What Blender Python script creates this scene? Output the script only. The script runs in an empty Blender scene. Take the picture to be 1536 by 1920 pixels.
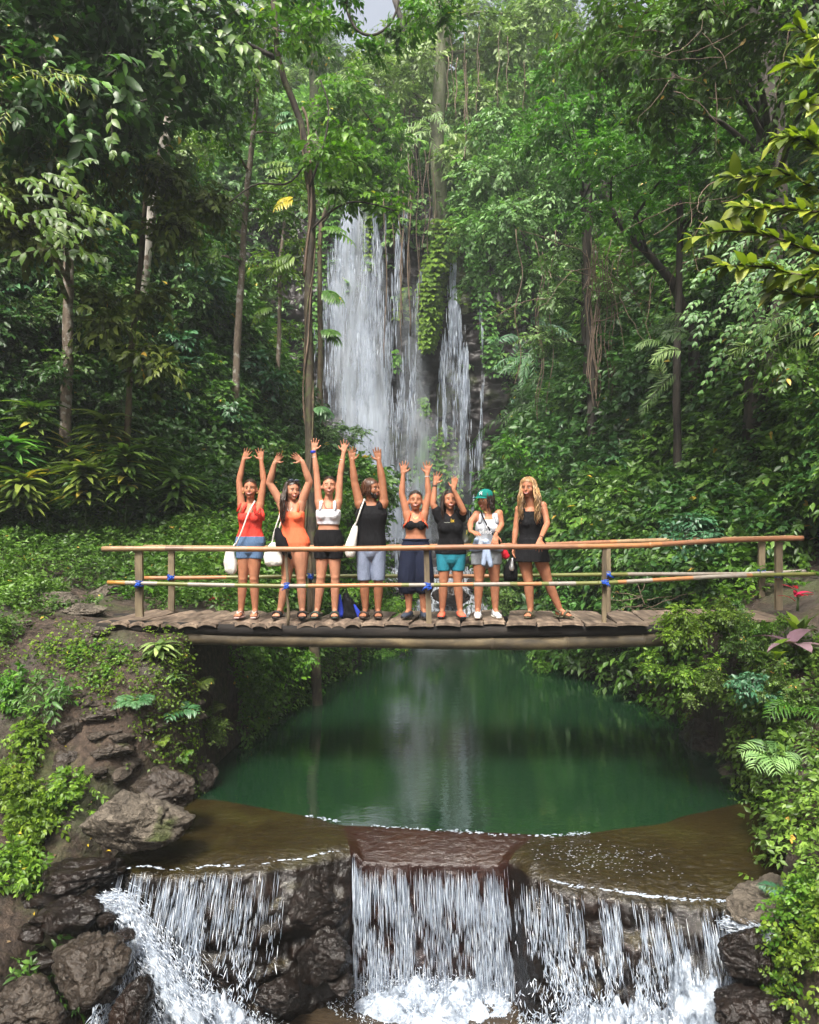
import bpy, math, random
import numpy as np
from mathutils import Vector, Matrix

SC = bpy.context.scene
COL = SC.collection
PI = math.pi

# ------------------------------------------------------------------ camera, world, sun, exposure
PITCH = math.radians(2.1)
FPX = 1360.0                       # focal length in photograph pixels (photograph is 1536 x 1920)
CAMZ = 2.7
cam_d = bpy.data.cameras.new('camera')
cam = bpy.data.objects.new('camera', cam_d)
COL.objects.link(cam)
cam.location = (0, 0, CAMZ)
cam.rotation_euler = (PI / 2 + PITCH, 0, 0)
cam_d.sensor_fit = 'VERTICAL'
cam_d.sensor_height = 36.0
cam_d.lens = 36.0 * FPX / 1920.0
cam_d.clip_start = 0.1
cam_d.clip_end = 1000
SC.camera = cam

SUN_EL, SUN_AZ = math.radians(56), math.radians(200)     # azimuth clockwise from +Y: behind the camera, a little to the left
world = bpy.data.worlds.new('World')
SC.world = world
world.use_nodes = True
wn = world.node_tree
bg = wn.nodes['Background']
skyn = wn.nodes.new('ShaderNodeTexSky')
skyn.sky_type = 'NISHITA'
skyn.sun_disc = False
skyn.sun_elevation = SUN_EL
skyn.sun_rotation = SUN_AZ
skyn.air_density = 1.0
skyn.dust_density = 8.0
skyn.ozone_density = 1.0
grey = wn.nodes.new('ShaderNodeHueSaturation')        # thin bright overcast: most of the blue is gone
grey.inputs['Saturation'].default_value = 0.45
grey.inputs['Value'].default_value = 1.1
wn.links.new(skyn.outputs[0], grey.inputs['Color'])
wn.links.new(grey.outputs[0], bg.inputs[0])
bg.inputs[1].default_value = 0.11

sun_d = bpy.data.lights.new('sun', 'SUN')
sun_d.energy = 2.4
sun_d.angle = math.radians(14)
sun_d.color = (1.0, 0.95, 0.84)
sun = bpy.data.objects.new('sun', sun_d)
COL.objects.link(sun)
_sd = Vector((math.sin(SUN_AZ) * math.cos(SUN_EL), math.cos(SUN_AZ) * math.cos(SUN_EL), math.sin(SUN_EL)))
sun.rotation_euler = _sd.to_track_quat('Z', 'Y').to_euler()
sun.location = (0, -5, 40)

SC.view_settings.view_transform = 'Standard'
SC.view_settings.look = 'None'
SC.view_settings.gamma = 1.0
SC.view_settings.exposure = 1.42
SC.render.engine = 'CYCLES'
SC.cycles.use_denoising = True
SC.cycles.max_bounces = 7
SC.cycles.diffuse_bounces = 4
SC.cycles.glossy_bounces = 3
SC.cycles.transmission_bounces = 3
SC.cycles.transparent_max_bounces = 24
SC.cycles.volume_bounces = 0
SC.cycles.sample_clamp_indirect = 6.0
SC.cycles.caustics_reflective = False
SC.cycles.caustics_refractive = False

random.seed(7)
rng = np.random.default_rng(7)

# ------------------------------------------------------------------ small helpers
def at(px, py, Y):
    """world point seen at photograph pixel (px, py) at distance Y in front of the camera"""
    u = (960.0 - py) / FPX
    c, s = math.cos(PITCH), math.sin(PITCH)
    d = ((px - 768.0) / FPX, c - u * s, u * c + s)
    t = Y / d[1]
    return Vector((d[0] * t, Y, CAMZ + d[2] * t))

def at_np(px, py, Y):
    u = (960.0 - py) / FPX; c, s = math.cos(PITCH), math.sin(PITCH)
    dy = c - u * s; t = Y / dy
    return np.stack([(px - 768.0) / FPX * t, Y + 0 * t, CAMZ + (u * c + s) * t], 1)

def tag(o, label=None, cat=None, group=None, kind=None):
    if label: o['label'] = label
    if cat: o['category'] = cat
    if group: o['group'] = group
    if kind: o['kind'] = kind
    return o

def empty(name, loc=(0, 0, 0), rz=0.0):
    o = bpy.data.objects.new(name, None)
    o.empty_display_size = 0.2
    COL.objects.link(o)
    o.location = loc
    o.rotation_euler = (0, 0, rz)
    return o

def link(name, me, mat=None, parent=None, loc=None):
    o = bpy.data.objects.new(name, me)
    COL.objects.link(o)
    if mat is not None:
        me.materials.clear(); me.materials.append(mat)
    if parent is not None:
        o.parent = parent
        if loc is None:                      # geometry given in world space: undo the parent's transform
            o.matrix_parent_inverse = Matrix.LocRotScale(parent.location, parent.rotation_euler, parent.scale).inverted()
    if loc is not None: o.location = loc
    return o

def mesh_np(name, V, F, smooth=False, var=None, uv=None, attrs=None):
    V = np.asarray(V, dtype=np.float32).reshape(-1, 3)
    F = np.asarray(F, dtype=np.int32)
    k = F.shape[1]
    me = bpy.data.meshes.new(name)
    me.vertices.add(len(V)); me.vertices.foreach_set('co', V.ravel())
    me.loops.add(F.size); me.loops.foreach_set('vertex_index', F.ravel())
    me.polygons.add(len(F)); me.polygons.foreach_set('loop_start', np.arange(0, F.size, k, dtype=np.int32))
    if smooth: me.polygons.foreach_set('use_smooth', np.ones(len(F), dtype=bool))
    if var is not None:
        a = me.attributes.new('var', 'FLOAT', 'POINT'); a.data.foreach_set('value', np.asarray(var, dtype=np.float32))
    for nm, arr in (attrs or {}).items():
        a = me.attributes.new(nm, 'FLOAT', 'POINT'); a.data.foreach_set('value', np.asarray(arr, dtype=np.float32))
    me.update(calc_edges=True)
    if uv is not None:
        l = me.uv_layers.new(name='UVMap')
        l.data.foreach_set('uv', np.asarray(uv, dtype=np.float32)[F.ravel()].ravel())
    me.validate()
    return me

def nz(P, scale=1.0, octv=4, seed=0.0, rough=0.5):
    """cheap fractal value noise in numpy, roughly -1..1"""
    P = np.asarray(P, dtype=np.float64) * scale + seed * 17.137
    out = np.zeros(P.shape[0]); amp = 1.0; tot = 0.0
    for o in range(octv):
        I = np.floor(P).astype(np.int64); f = P - I; f = f * f * (3 - 2 * f)
        acc = 0
        for dx in (0, 1):
            for dy in (0, 1):
                for dz in (0, 1):
                    h = (I[:, 0] + dx) * 374761393 + (I[:, 1] + dy) * 668265263 + (I[:, 2] + dz) * 2147483647 + o * 1274126177
                    h = (h ^ (h >> 13)) * 1274126177; h = h ^ (h >> 16)
                    r = (h & 0xffff) / 32767.5 - 1.0
                    w = (f[:, 0] if dx else 1 - f[:, 0]) * (f[:, 1] if dy else 1 - f[:, 1]) * (f[:, 2] if dz else 1 - f[:, 2])
                    acc = acc + r * w
        out += acc * amp; tot += amp; amp *= rough; P = P * 2.03 + 5.7
    return out / tot

def nz1(x, seed=0.0, octv=3):
    x = np.atleast_1d(np.asarray(x, dtype=float))
    return nz(np.stack([x, x * 0 + seed * 3.3, x * 0 + 1.7], 1), 1.0, octv, seed)

class MB:
    """collects pieces and links them as one mesh object (triangles or quads mixed)"""
    def __init__(s): s.V = []; s.F = []; s.n = 0; s.var = []
    def add(s, V, F, var=0.5):
        V = np.asarray(V, float).reshape(-1, 3)
        s.V.append(V); s.F += [tuple(int(i) + s.n for i in f) for f in F]
        s.var.append(np.full(len(V), var) if np.isscalar(var) else np.asarray(var)); s.n += len(V)
        return s
    def tube(s, pts, rad, seg=8, caps=True, flat=1.0, var=0.5, bump=0.0, seed=0):
        P = np.array([tuple(p) for p in pts], float); n = len(P)
        R = np.full(n, rad, float) if np.isscalar(rad) else np.asarray(rad, float)
        T = np.gradient(P, axis=0) if n > 1 else np.array([[0, 0, 1.0]])
        T /= np.linalg.norm(T, axis=1)[:, None] + 1e-9
        up = np.array([0, 0, 1.0]) if abs(T[0][2]) < 0.9 else np.array([0, 1.0, 0])
        A = np.cross(T[0], up); A /= np.linalg.norm(A)
        V = []
        for i in range(n):
            A = A - T[i] * np.dot(A, T[i]); A /= np.linalg.norm(A) + 1e-9
            B = np.cross(T[i], A)
            for k in range(seg):
                t = 2 * PI * k / seg
                rr = R[i] * (1 + (bump * math.sin(3 * t + i * 0.9 + seed) * 0.6 + bump * math.sin(5 * t - i * 1.7 + seed * 2) * 0.4 if bump else 0))
                V.append(P[i] + rr * (A * math.cos(t) + flat * B * math.sin(t)))
        F = []
        for i in range(n - 1):
            for k in range(seg):
                a = i * seg + k; b = i * seg + (k + 1) % seg
                F.append((a, b, b + seg, a + seg))
        if caps:
            F.append(tuple(range(seg))[::-1]); F.append(tuple((n - 1) * seg + k for k in range(seg)))
        return s.add(V, F, var)
    def ell(s, c, r, R=None, nu=14, nv=9, var=0.5):
        V = [(0, 0, 1.0)]
        for j in range(1, nv):
            ph = PI * j / nv
            for i in range(nu):
                th = 2 * PI * i / nu
                V.append((math.sin(ph) * math.cos(th), math.sin(ph) * math.sin(th), math.cos(ph)))
        V.append((0, 0, -1.0)); V = np.array(V) * np.array(r)
        if R is not None: V = V @ np.array(R).T
        V = V + np.array(tuple(c))
        F = []
        for i in range(nu): F.append((0, 1 + i, 1 + (i + 1) % nu))
        for j in range(nv - 2):
            for i in range(nu):
                a = 1 + j * nu + i; b = 1 + j * nu + (i + 1) % nu
                F.append((a, a + nu, b + nu, b))
        e = len(V) - 1; o = 1 + (nv - 2) * nu
        for i in range(nu): F.append((o + i, e, o + (i + 1) % nu))
        return s.add(V, F, var)
    def box(s, c, h, R=None, var=0.5):
        V = np.array([(x, y, z) for x in (-1, 1) for y in (-1, 1) for z in (-1, 1)], float) * np.array(h)
        if R is not None: V = V @ np.array(R).T
        V = V + np.array(tuple(c))
        return s.add(V, [(0, 1, 3, 2), (4, 6, 7, 5), (0, 4, 5, 1), (2, 3, 7, 6), (0, 2, 6, 4), (1, 5, 7, 3)], var)
    def loft(s, secs, seg=20, var=0.5, power=2.0):
        """secs: (centre, half width, half depth, axis-x vector, axis-y vector); closed ends"""
        V = []
        for c, hw, hd, ax, ay in secs:
            c = np.array(tuple(c)); ax = np.array(tuple(ax)); ay = np.array(tuple(ay))
            for k in range(seg):
                t = 2 * PI * k / seg; ct, st = math.cos(t), math.sin(t)
                q = 2.0 / power
                V.append(c + ax * hw * math.copysign(abs(ct) ** q, ct) + ay * hd * math.copysign(abs(st) ** q, st))
        F = []; n = len(secs)
        for i in range(n - 1):
            for k in range(seg):
                a = i * seg + k; b = i * seg + (k + 1) % seg
                F.append((a, b, b + seg, a + seg))
        F.append(tuple(range(seg))[::-1]); F.append(tuple((n - 1) * seg + k for k in range(seg)))
        return s.add(V, F, var)
    def mesh(s, name, smooth=True):
        me = bpy.data.meshes.new(name)
        V = np.concatenate(s.V)
        me.from_pydata(V.tolist(), [], s.F)
        if smooth: me.polygons.foreach_set('use_smooth', np.ones(len(me.polygons), dtype=bool))
        a = me.attributes.new('var', 'FLOAT', 'POINT'); a.data.foreach_set('value', np.concatenate(s.var).astype(np.float32))
        me.update(); me.validate()
        return me
    def build(s, name, mat, parent=None, smooth=True, loc=None):
        return link(name, s.mesh(name, smooth), mat, parent, loc)

def remesh(mb, name, mat, parent=None, voxel=0.006, smooth=4, fac=0.5, cut=None, loc=None):
    """union of the collected closed pieces as ONE continuous surface"""
    tmp = bpy.data.objects.new('tmp', mb.mesh('tmp')); COL.objects.link(tmp)
    m = tmp.modifiers.new('r', 'REMESH'); m.mode = 'VOXEL'; m.voxel_size = voxel; m.use_smooth_shade = True
    if smooth:
        k = tmp.modifiers.new('s', 'SMOOTH'); k.factor = fac; k.iterations = smooth
    dg = bpy.context.evaluated_depsgraph_get()
    me = bpy.data.meshes.new_from_object(tmp.evaluated_get(dg))
    me.name = name
    bpy.data.objects.remove(tmp)
    me.polygons.foreach_set('use_smooth', np.ones(len(me.polygons), dtype=bool))
    return link(name, me, mat, parent, loc)

# ------------------------------------------------------------------ materials
def new_mat(name):
    m = bpy.data.materials.new(name); m.use_nodes = True
    nt = m.node_tree; b = nt.nodes['Principled BSDF']
    return m, nt, b

def node(nt, typ, **kw):
    n = nt.nodes.new(typ)
    for k, v in kw.items(): setattr(n, k, v)
    return n

def ramp(nt, fac, stops, interp='LINEAR'):
    r = nt.nodes.new('ShaderNodeValToRGB'); r.color_ramp.interpolation = interp
    el = r.color_ramp.elements
    while len(el) < len(stops): el.new(0.5)
    for e, (p, c) in zip(el, stops):
        e.position = p; e.color = (c[0], c[1], c[2], 1) if len(c) == 3 else c
    if fac is not None: nt.links.new(fac, r.inputs[0])
    return r

def noise(nt, vec, scale, detail=4, rough=0.55, dist=0.0):
    n = nt.nodes.new('ShaderNodeTexNoise')
    n.inputs['Scale'].default_value = scale; n.inputs['Detail'].default_value = detail
    n.inputs['Roughness'].default_value = rough; n.inputs['Distortion'].default_value = dist
    if vec is not None: nt.links.new(vec, n.inputs['Vector'])
    return n

def mapping(nt, src, scale=(1, 1, 1), rot=(0, 0, 0)):
    m = nt.nodes.new('ShaderNodeMapping'); m.inputs['Scale'].default_value = scale; m.inputs['Rotation'].default_value = rot
    nt.links.new(src, m.inputs['Vector']); return m.outputs[0]

def mixc(nt, fac, a, b, typ='MIX'):
    n = nt.nodes.new('ShaderNodeMix'); n.data_type = 'RGBA'; n.blend_type = typ
    for sock, v in ((n.inputs['Factor'], fac), (n.inputs['A'], a), (n.inputs['B'], b)):
        if isinstance(v, (int, float)): sock.default_value = v
        elif isinstance(v, tuple): sock.default_value = (*v, 1) if len(v) == 3 else v
        else: nt.links.new(v, sock)
    return n.outputs['Result']

def bump(nt, b, h, strength=0.5, dist=0.02, normal=None):
    n = nt.nodes.new('ShaderNodeBump'); n.inputs['Strength'].default_value = strength; n.inputs['Distance'].default_value = dist
    nt.links.new(h, n.inputs['Height'])
    if normal is not None: nt.links.new(normal, n.inputs['Normal'])
    nt.links.new(n.outputs[0], b.inputs['Normal']); return n.outputs[0]

def math_n(nt, op, a, b=None, clamp=False):
    n = nt.nodes.new('ShaderNodeMath'); n.operation = op; n.use_clamp = clamp
    for i, v in enumerate((a, b)):
        if v is None: continue
        if isinstance(v, (int, float)): n.inputs[i].default_value = v
        else: nt.links.new(v, n.inputs[i])
    return n.outputs[0]

def leaf_mat(name, dark, mid, light, odd=None, rough=0.42, transl=0.28, odd_at=0.93, spec=0.5):
    """var attribute = one random number per leaf; each plant also shifts a little"""
    m, nt, b = new_mat(name)
    at_ = node(nt, 'ShaderNodeAttribute', attribute_name='var')
    stops = [(0.0, dark), (0.45, mid), (odd_at - 0.03, light)]
    if odd: stops += [(odd_at, odd)]
    r = ramp(nt, at_.outputs['Fac'], stops)
    oi = node(nt, 'ShaderNodeObjectInfo')
    geo = node(nt, 'ShaderNodeNewGeometry')
    n1 = noise(nt, geo.outputs['Position'], 0.55, 2)
    hs = node(nt, 'ShaderNodeHueSaturation')
    h = math_n(nt, 'MULTIPLY_ADD', oi.outputs['Random'], 0.05); nt.nodes[-1].inputs[2].default_value = 0.475
    v = math_n(nt, 'MULTIPLY_ADD', n1.outputs['Fac'], 0.9); nt.nodes[-1].inputs[2].default_value = 0.6
    nt.links.new(h, hs.inputs['Hue']); nt.links.new(v, hs.inputs['Value'])
    nt.links.new(r.outputs[0], hs.inputs['Color'])
    b.inputs['Roughness'].default_value = rough
    b.inputs['Specular IOR Level'].default_value = spec
    nt.links.new(hs.outputs[0], b.inputs['Base Color'])
    t = node(nt, 'ShaderNodeBsdfTranslucent')
    tc = mixc(nt, 1.0, hs.outputs[0], (1.0, 1.25, 0.45), 'MULTIPLY')
    nt.links.new(tc, t.inputs['Color'])
    mx = node(nt, 'ShaderNodeMixShader'); mx.inputs[0].default_value = transl
    nt.links.new(b.outputs[0], mx.inputs[1]); nt.links.new(t.outputs[0], mx.inputs[2])
    nt.links.new(mx.outputs[0], nt.nodes['Material Output'].inputs['Surface'])
    return m

def plain(name, c, rough=0.7, var=0.25, scale=20, metallic=0, spec=0.4, bmp=0.0, coat=0.0):
    m, nt, b = new_mat(name)
    tc = node(nt, 'ShaderNodeTexCoord')
    n = noise(nt, tc.outputs['Object'], scale, 4)
    r = ramp(nt, n.outputs['Fac'], [(0.25, tuple(x * (1 - var) for x in c)), (0.75, tuple(min(1, x * (1 + var)) for x in c))])
    nt.links.new(r.outputs[0], b.inputs['Base Color'])
    b.inputs['Roughness'].default_value = rough; b.inputs['Metallic'].default_value = metallic
    b.inputs['Specular IOR Level'].default_value = spec
    b.inputs['Coat Weight'].default_value = coat
    if bmp: bump(nt, b, n.outputs['Fac'], bmp, 0.01)
    return m

def rock_mat(name, dark, mid, light, wet=0.0, moss=0.0, scale=2.2):
    m, nt, b = new_mat(name)
    geo = node(nt, 'ShaderNodeNewGeometry')
    P = geo.outputs['Position']
    n1 = noise(nt, P, scale, 8, 0.62, 0.4); n2 = noise(nt, P, scale * 9, 6, 0.6); n3 = noise(nt, P, scale * 0.5, 3)
    r = ramp(nt, n1.outputs['Fac'], [(0.28, dark), (0.5, mid), (0.74, light)])
    c = mixc(nt, 0.35, r.outputs[0], ramp(nt, n2.outputs['Fac'], [(0.3, dark), (0.7, light)]).outputs[0])
    sep = node(nt, 'ShaderNodeSeparateXYZ'); nt.links.new(geo.outputs['Normal'], sep.inputs[0])
    if moss > 0:
        f = math_n(nt, 'MULTIPLY', math_n(nt, 'GREATER_THAN', sep.outputs['Z'], -0.3), ramp(nt, n3.outputs['Fac'], [(0.62 - moss * 0.3, (0, 0, 0)), (0.72 - moss * 0.3, (1, 1, 1))]).outputs[0])
        c = mixc(nt, math_n(nt, 'MULTIPLY', f, 0.85), c, mixc(nt, n2.outputs['Fac'], (0.025, 0.04, 0.008), (0.09, 0.12, 0.02)))
    nt.links.new(c, b.inputs['Base Color'])
    rr = ramp(nt, n2.outputs['Fac'], [(0.3, (max(0.10, 0.75 - wet * 0.62),) * 3), (0.75, (max(0.2, 0.95 - wet * 0.72),) * 3)])
    nt.links.new(rr.outputs[0], b.inputs['Roughness'])
    b.inputs['Specular IOR Level'].default_value = 0.30 + 0.15 * wet
    vo = node(nt, 'ShaderNodeTexVoronoi'); vo.feature = 'DISTANCE_TO_EDGE'; vo.inputs['Scale'].default_value = scale * 1.3
    nt.links.new(mapping(nt, mixc(nt, 0.25, P, n1.outputs['Color']), (1, 1, 2.2)), vo.inputs['Vector'])
    cr = ramp(nt, vo.outputs['Distance'], [(0.0, (0, 0, 0)), (0.06, (1, 1, 1))])
    h = math_n(nt, 'ADD', math_n(nt, 'MULTIPLY', n1.outputs['Fac'], 1.4), math_n(nt, 'MULTIPLY', n2.outputs['Fac'], 0.5 - .38 * wet))
    h = math_n(nt, 'ADD', h, math_n(nt, 'MULTIPLY', cr.outputs[0], 0.22))
    bump(nt, b, h, 1.0, 0.08 - .03 * wet)
    return m
# ================================================================== the setting: ground, cliff, water
def smooth01(t):
    t = np.clip(t, 0, 1); return t * t * (3 - 2 * t)

def XL(Y): return np.interp(Y, [2, 5, 5.9, 6.4, 7.5, 8.5, 11, 14, 17, 20, 24, 28, 34], [-2.6, -2.5, -2.4, -2.3, -1.95, -2.1, -1.95, -1.6, -0.9, -0.5, -1.6, -4.0, -4.2])
def XR(Y): return np.interp(Y, [2, 5, 5.7, 6.2, 7.0, 8, 11, 14, 17, 20, 24, 28, 34], [2.15, 2.3, 2.55, 2.9, 3.25, 3.55, 3.9, 3.7, 3.2, 3.0, 3.0, 3.6, 3.8])

def ground_h(x, Y):
    x = np.asarray(x, float); Y = np.asarray(Y, float)
    xl, xr = XL(Y), XR(Y)
    dl, dr = xl - x, x - xr
    bed = np.interp(Y, [0, 5.3, 7.2, 7.6, 19, 21, 24, 27, 29], [-1.6, -1.6, -1.5, -1.3, -1.2, -0.15, 0.45, 0.9, 1.1])
    # left bank
    lvl = np.interp(Y, [2, 4.8, 5.7, 6.2, 6.6, 7.0, 7.45, 7.9, 9, 10.5, 12, 13.5, 16, 20, 28], [-0.5, -0.35, -0.15, 0.02, 0.35, 0.75, 1.3, 1.62, 1.68, 1.8, 2.45, 3.1, 3.5, 4.0, 4.6])
    side = np.interp(Y, [2, 5, 6.5, 7.6, 9, 12, 16], [0.85, 0.8, 0.5, 0.16, 0.1, 0.12, 0.15])
    d0 = np.interp(Y, [2, 5, 6, 7, 8], [0.25, 0.3, 0.75, 1.2, 1.2])
    zl = lvl + np.maximum(0, dl - d0) * side
    edge = np.interp(Y, [5, 6.4, 7, 8, 30], [0.35, 0.7, 0.8, 0.5, 0.6])
    zl = bed + (zl - bed) * smooth01(dl / edge)
    D1 = np.interp(Y, [0, 8, 12, 15, 18, 24, 28], [7.5, 7.0, 5.2, 4.0, 2.8, 1.2, 0.5])
    zl = zl + np.maximum(0, dl - D1) * 1.75 - np.maximum(0, dl - D1 - 12) * 1.0
    # right bank
    lvr = np.interp(Y, [2, 4.6, 5.2, 5.8, 6.4, 7.0, 7.8, 8.4, 10, 12, 15, 20, 28], [-0.6, -0.15, 0.15, 0.35, 0.8, 1.25, 1.5, 1.66, 1.75, 2.2, 3.2, 4.4, 5.0])
    sider = np.interp(Y, [2, 5, 7, 9], [0.9, 0.8, 0.5, 0.35])
    zr = lvr + np.maximum(0, dr - 0.4) * sider
    zr = bed + (zr - bed) * smooth01(dr / 0.42)
    D1r = np.interp(Y, [0, 7, 9, 11, 14, 18, 24, 28], [3.2, 2.8, 2.2, 1.9, 1.6, 1.1, 0.8, 0.4])
    zr = zr + np.maximum(0, dr - D1r) * 1.75 - np.maximum(0, dr - D1r - 12) * 1.0
    z = np.where(dl > 0, zl, np.where(dr > 0, zr, bed))
    # the wall the big fall comes over
    top = 15.4 + np.minimum(np.maximum(0, Y - 31.0) * 0.95, 11) + np.maximum(0, Y - 43) * .3 + 0.35 * np.abs(x + 1)
    wall = smooth01((Y - 30.6) / 0.6)
    z = np.maximum(z, bed + (top - bed) * wall)
    P = np.stack([x.ravel(), Y.ravel(), x.ravel() * 0], 1)
    amp = np.interp(np.minimum(np.abs(dl), np.abs(dr)).ravel(), [0, 0.8, 5], [0.05, 0.10, 0.35])
    bump_ = nz(P, 0.8, 5, 3) * amp + nz(P, 4.0, 3, 5) * 0.045 + np.abs(nz(P, 9.0, 3, 7)) * 0.04
    inch = ((dl <= 0) & (dr <= 0)).ravel()
    z = z + np.where(inch, 0.0, bump_).reshape(z.shape)
    return np.minimum(z, 60)

def gh(x, y): return float(ground_h(np.array([x]), np.array([y]))[0])

def hit(px, py, y0=3.2, y1=60, step=0.04):
    """where the line of sight through a photograph pixel first meets the ground"""
    Ys = np.arange(y0, y1, step)
    a = at(px, py, 1.0)
    X = a.x * Ys; Z = CAMZ + (a.z - CAMZ) * Ys
    g = ground_h(X, Ys); k = np.argmax(Z < g)
    if not (Z < g).any(): k = len(Ys) - 1
    return Vector((float(X[k]), float(Ys[k]), float(Z[k])))

def grid_faces(nx, ny):
    i, j = np.meshgrid(np.arange(nx - 1), np.arange(ny - 1), indexing='xy')
    a = (j * nx + i).ravel()
    return np.stack([a, a + 1, a + nx + 1, a + nx], 1)

def make_ground():
    xs = np.concatenate([np.arange(-70, -16, 3.0), np.arange(-16, -6, 0.3), np.arange(-6, 6, 0.07), np.arange(6, 16, 0.3), np.arange(16, 71, 3.0)])
    ys = np.concatenate([np.arange(-30, 2, 2.0), np.arange(2, 4.5, 0.25), np.arange(4.5, 10.5, 0.07), np.arange(10.5, 32, 0.22), np.arange(32, 110, 2.5)])
    X, Y = np.meshgrid(xs, ys)
    Z = ground_h(X, Y)
    Z = np.where(Y < 2, np.where(np.abs(X) < 3, -1.6, Z), Z)
    V = np.stack([X.ravel(), Y.ravel(), Z.ravel()], 1)
    me = mesh_np('ground', V, grid_faces(len(xs), len(ys)), smooth=True)
    m, nt, b = new_mat('forest_soil')
    geo = node(nt, 'ShaderNodeNewGeometry'); P = geo.outputs['Position']
    n1 = noise(nt, P, 1.1, 8, 0.6, 0.3); n2 = noise(nt, P, 14, 6, 0.65); n3 = noise(nt, P, 3.2, 5, 0.6)
    soil = ramp(nt, n2.outputs['Fac'], [(0.3, (0.014, 0.009, 0.006)), (0.5, (0.043, 0.028, 0.019)), (0.72, (0.095, 0.066, 0.046))])
    stone = ramp(nt, n3.outputs['Fac'], [(0.3, (0.018, 0.014, 0.011)), (0.7, (0.095, 0.08, 0.065))])
    c = mixc(nt, ramp(nt, n1.outputs['Fac'], [(0.5, (0, 0, 0)), (0.6, (1, 1, 1))]).outputs[0], soil.outputs[0], stone.outputs[0])
    mo = ramp(nt, noise(nt, P, 0.9, 6, 0.7).outputs['Fac'], [(0.5, (0, 0, 0)), (0.62, (1, 1, 1))])
    c = mixc(nt, math_n(nt, 'MULTIPLY', mo.outputs[0], 0.7), c, mixc(nt, n2.outputs['Fac'], (0.02, 0.03, 0.008), (0.07, 0.09, 0.02)))
    nt.links.new(c, b.inputs['Base Color']); b.inputs['Roughness'].default_value = 0.85
    h = math_n(nt, 'ADD', math_n(nt, 'MULTIPLY', n2.outputs['Fac'], 0.5), n3.outputs['Fac'])
    bump(nt, b, h, 1.0, 0.09)
    tag(link('ground', me, m), 'bare brown soil and rock of the gorge floor and its steep sides', None, kind='structure')

make_ground()

M_WETROCK = rock_mat('wet_black_rock', (0.004, 0.003, 0.0025), (0.009, 0.006, 0.0045), (0.028, 0.018, 0.014), wet=1.0, scale=4.0)
M_CLIFF = rock_mat('cliff_rock', (0.006, 0.005, 0.006), (0.020, 0.015, 0.017), (0.055, 0.043, 0.045), wet=0.7, scale=0.9, moss=0.2)
M_ROCK = rock_mat('dry_grey_rock', (0.028, 0.022, 0.017), (0.12, 0.10, 0.078), (0.28, 0.24, 0.19), wet=0.2, moss=0.15, scale=4.2)
M_ROCKW = rock_mat('damp_rock', (0.010, 0.007, 0.005), (0.036, 0.027, 0.021), (0.10, 0.080, 0.062), wet=0.8, moss=0.08, scale=4.2)

def make_cliff():
    us = np.arange(-9, 9.01, 0.09); vs = np.arange(-0.5, 17.2, 0.09)
    U, Vv = np.meshgrid(us, vs)
    P = np.stack([U.ravel(), Vv.ravel() * 0.6, U.ravel() * 0 + 3.0], 1)
    P2 = np.stack([U.ravel() * 1.0, Vv.ravel() * 1.6, U.ravel() * 0 + 9.0], 1)
    d = nz(P, 0.35, 5, 2) * 1.1 + nz(P2, 1.3, 4, 6) * 0.35 + np.abs(nz(P2, 3.1, 3, 8)) * 0.16
    shelf = 0.9 * np.exp(-((Vv.ravel() - 4.6) / 0.35) ** 2) + 0.5 * np.clip((4.6 - Vv.ravel()) / 4.6, 0, 1) * 1.6
    Yd = 30.1 + d - shelf + 0.02 * (U.ravel()) ** 2 - 0.05 * Vv.ravel() * 0.3
    V = np.stack([U.ravel(), Yd, Vv.ravel()], 1)
    me = mesh_np('cliff', V, grid_faces(len(us), len(vs)), smooth=True)
    tag(link('cliff', me, M_CLIFF), 'dark wet rock wall that the tall waterfall runs down', None, kind='structure')
    return us, vs, Yd.reshape(len(vs), len(us))
CU, CV, CY = make_cliff()
def cliff_y(x, z):
    i = np.clip(np.searchsorted(CU, x), 0, len(CU) - 1); j = np.clip(np.searchsorted(CV, z), 0, len(CV) - 1)
    return CY[j, i]

# ---- pool water
def water_mat(name, deep, rough, sc, strength, spec=0.5, tint2=None, fres=0):
    m, nt, b = new_mat(name)
    geo = node(nt, 'ShaderNodeNewGeometry')
    n0 = noise(nt, geo.outputs['Position'], 0.35, 3)
    c = mixc(nt, n0.outputs['Fac'], deep, tint2 or tuple(v * 0.6 for v in deep))
    nt.links.new(c, b.inputs['Base Color'])
    b.inputs['Roughness'].default_value = rough; b.inputs['IOR'].default_value = 1.33
    b.inputs['Specular IOR Level'].default_value = spec
    n1 = noise(nt, mapping(nt, geo.outputs['Position'], (sc, sc * 3.2, 1)), 1.0, 5, 0.6, 0.2)
    n2 = noise(nt, mapping(nt, geo.outputs['Position'], (sc * 4, sc * 9, 1)), 1.0, 2, 0.5)
    h = math_n(nt, 'ADD', n1.outputs['Fac'], math_n(nt, 'MULTIPLY', n2.outputs['Fac'], 0.35))
    bn = bump(nt, b, h, strength, 0.02)
    if fres:
        g = node(nt, 'ShaderNodeBsdfGlossy'); g.inputs['Roughness'].default_value = rough; g.inputs['Color'].default_value = (1, 1, 1, 1)
        f = node(nt, 'ShaderNodeFresnel'); f.inputs['IOR'].default_value = fres; mx = node(nt, 'ShaderNodeMixShader')
        nt.links.new(bn, g.inputs['Normal']); nt.links.new(bn, f.inputs['Normal']); nt.links.new(f.outputs[0], mx.inputs[0])
        nt.links.new(b.outputs[0], mx.inputs[1]); nt.links.new(g.outputs[0], mx.inputs[2]); nt.links.new(mx.outputs[0], nt.nodes['Material Output'].inputs['Surface'])
    return m
M_POOL = water_mat('green_pool_water', (0.008, 0.032, 0.012), 0.035, 2.2, 0.13, 0.0, (0.005, 0.017, 0.009), fres=3.0)
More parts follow.
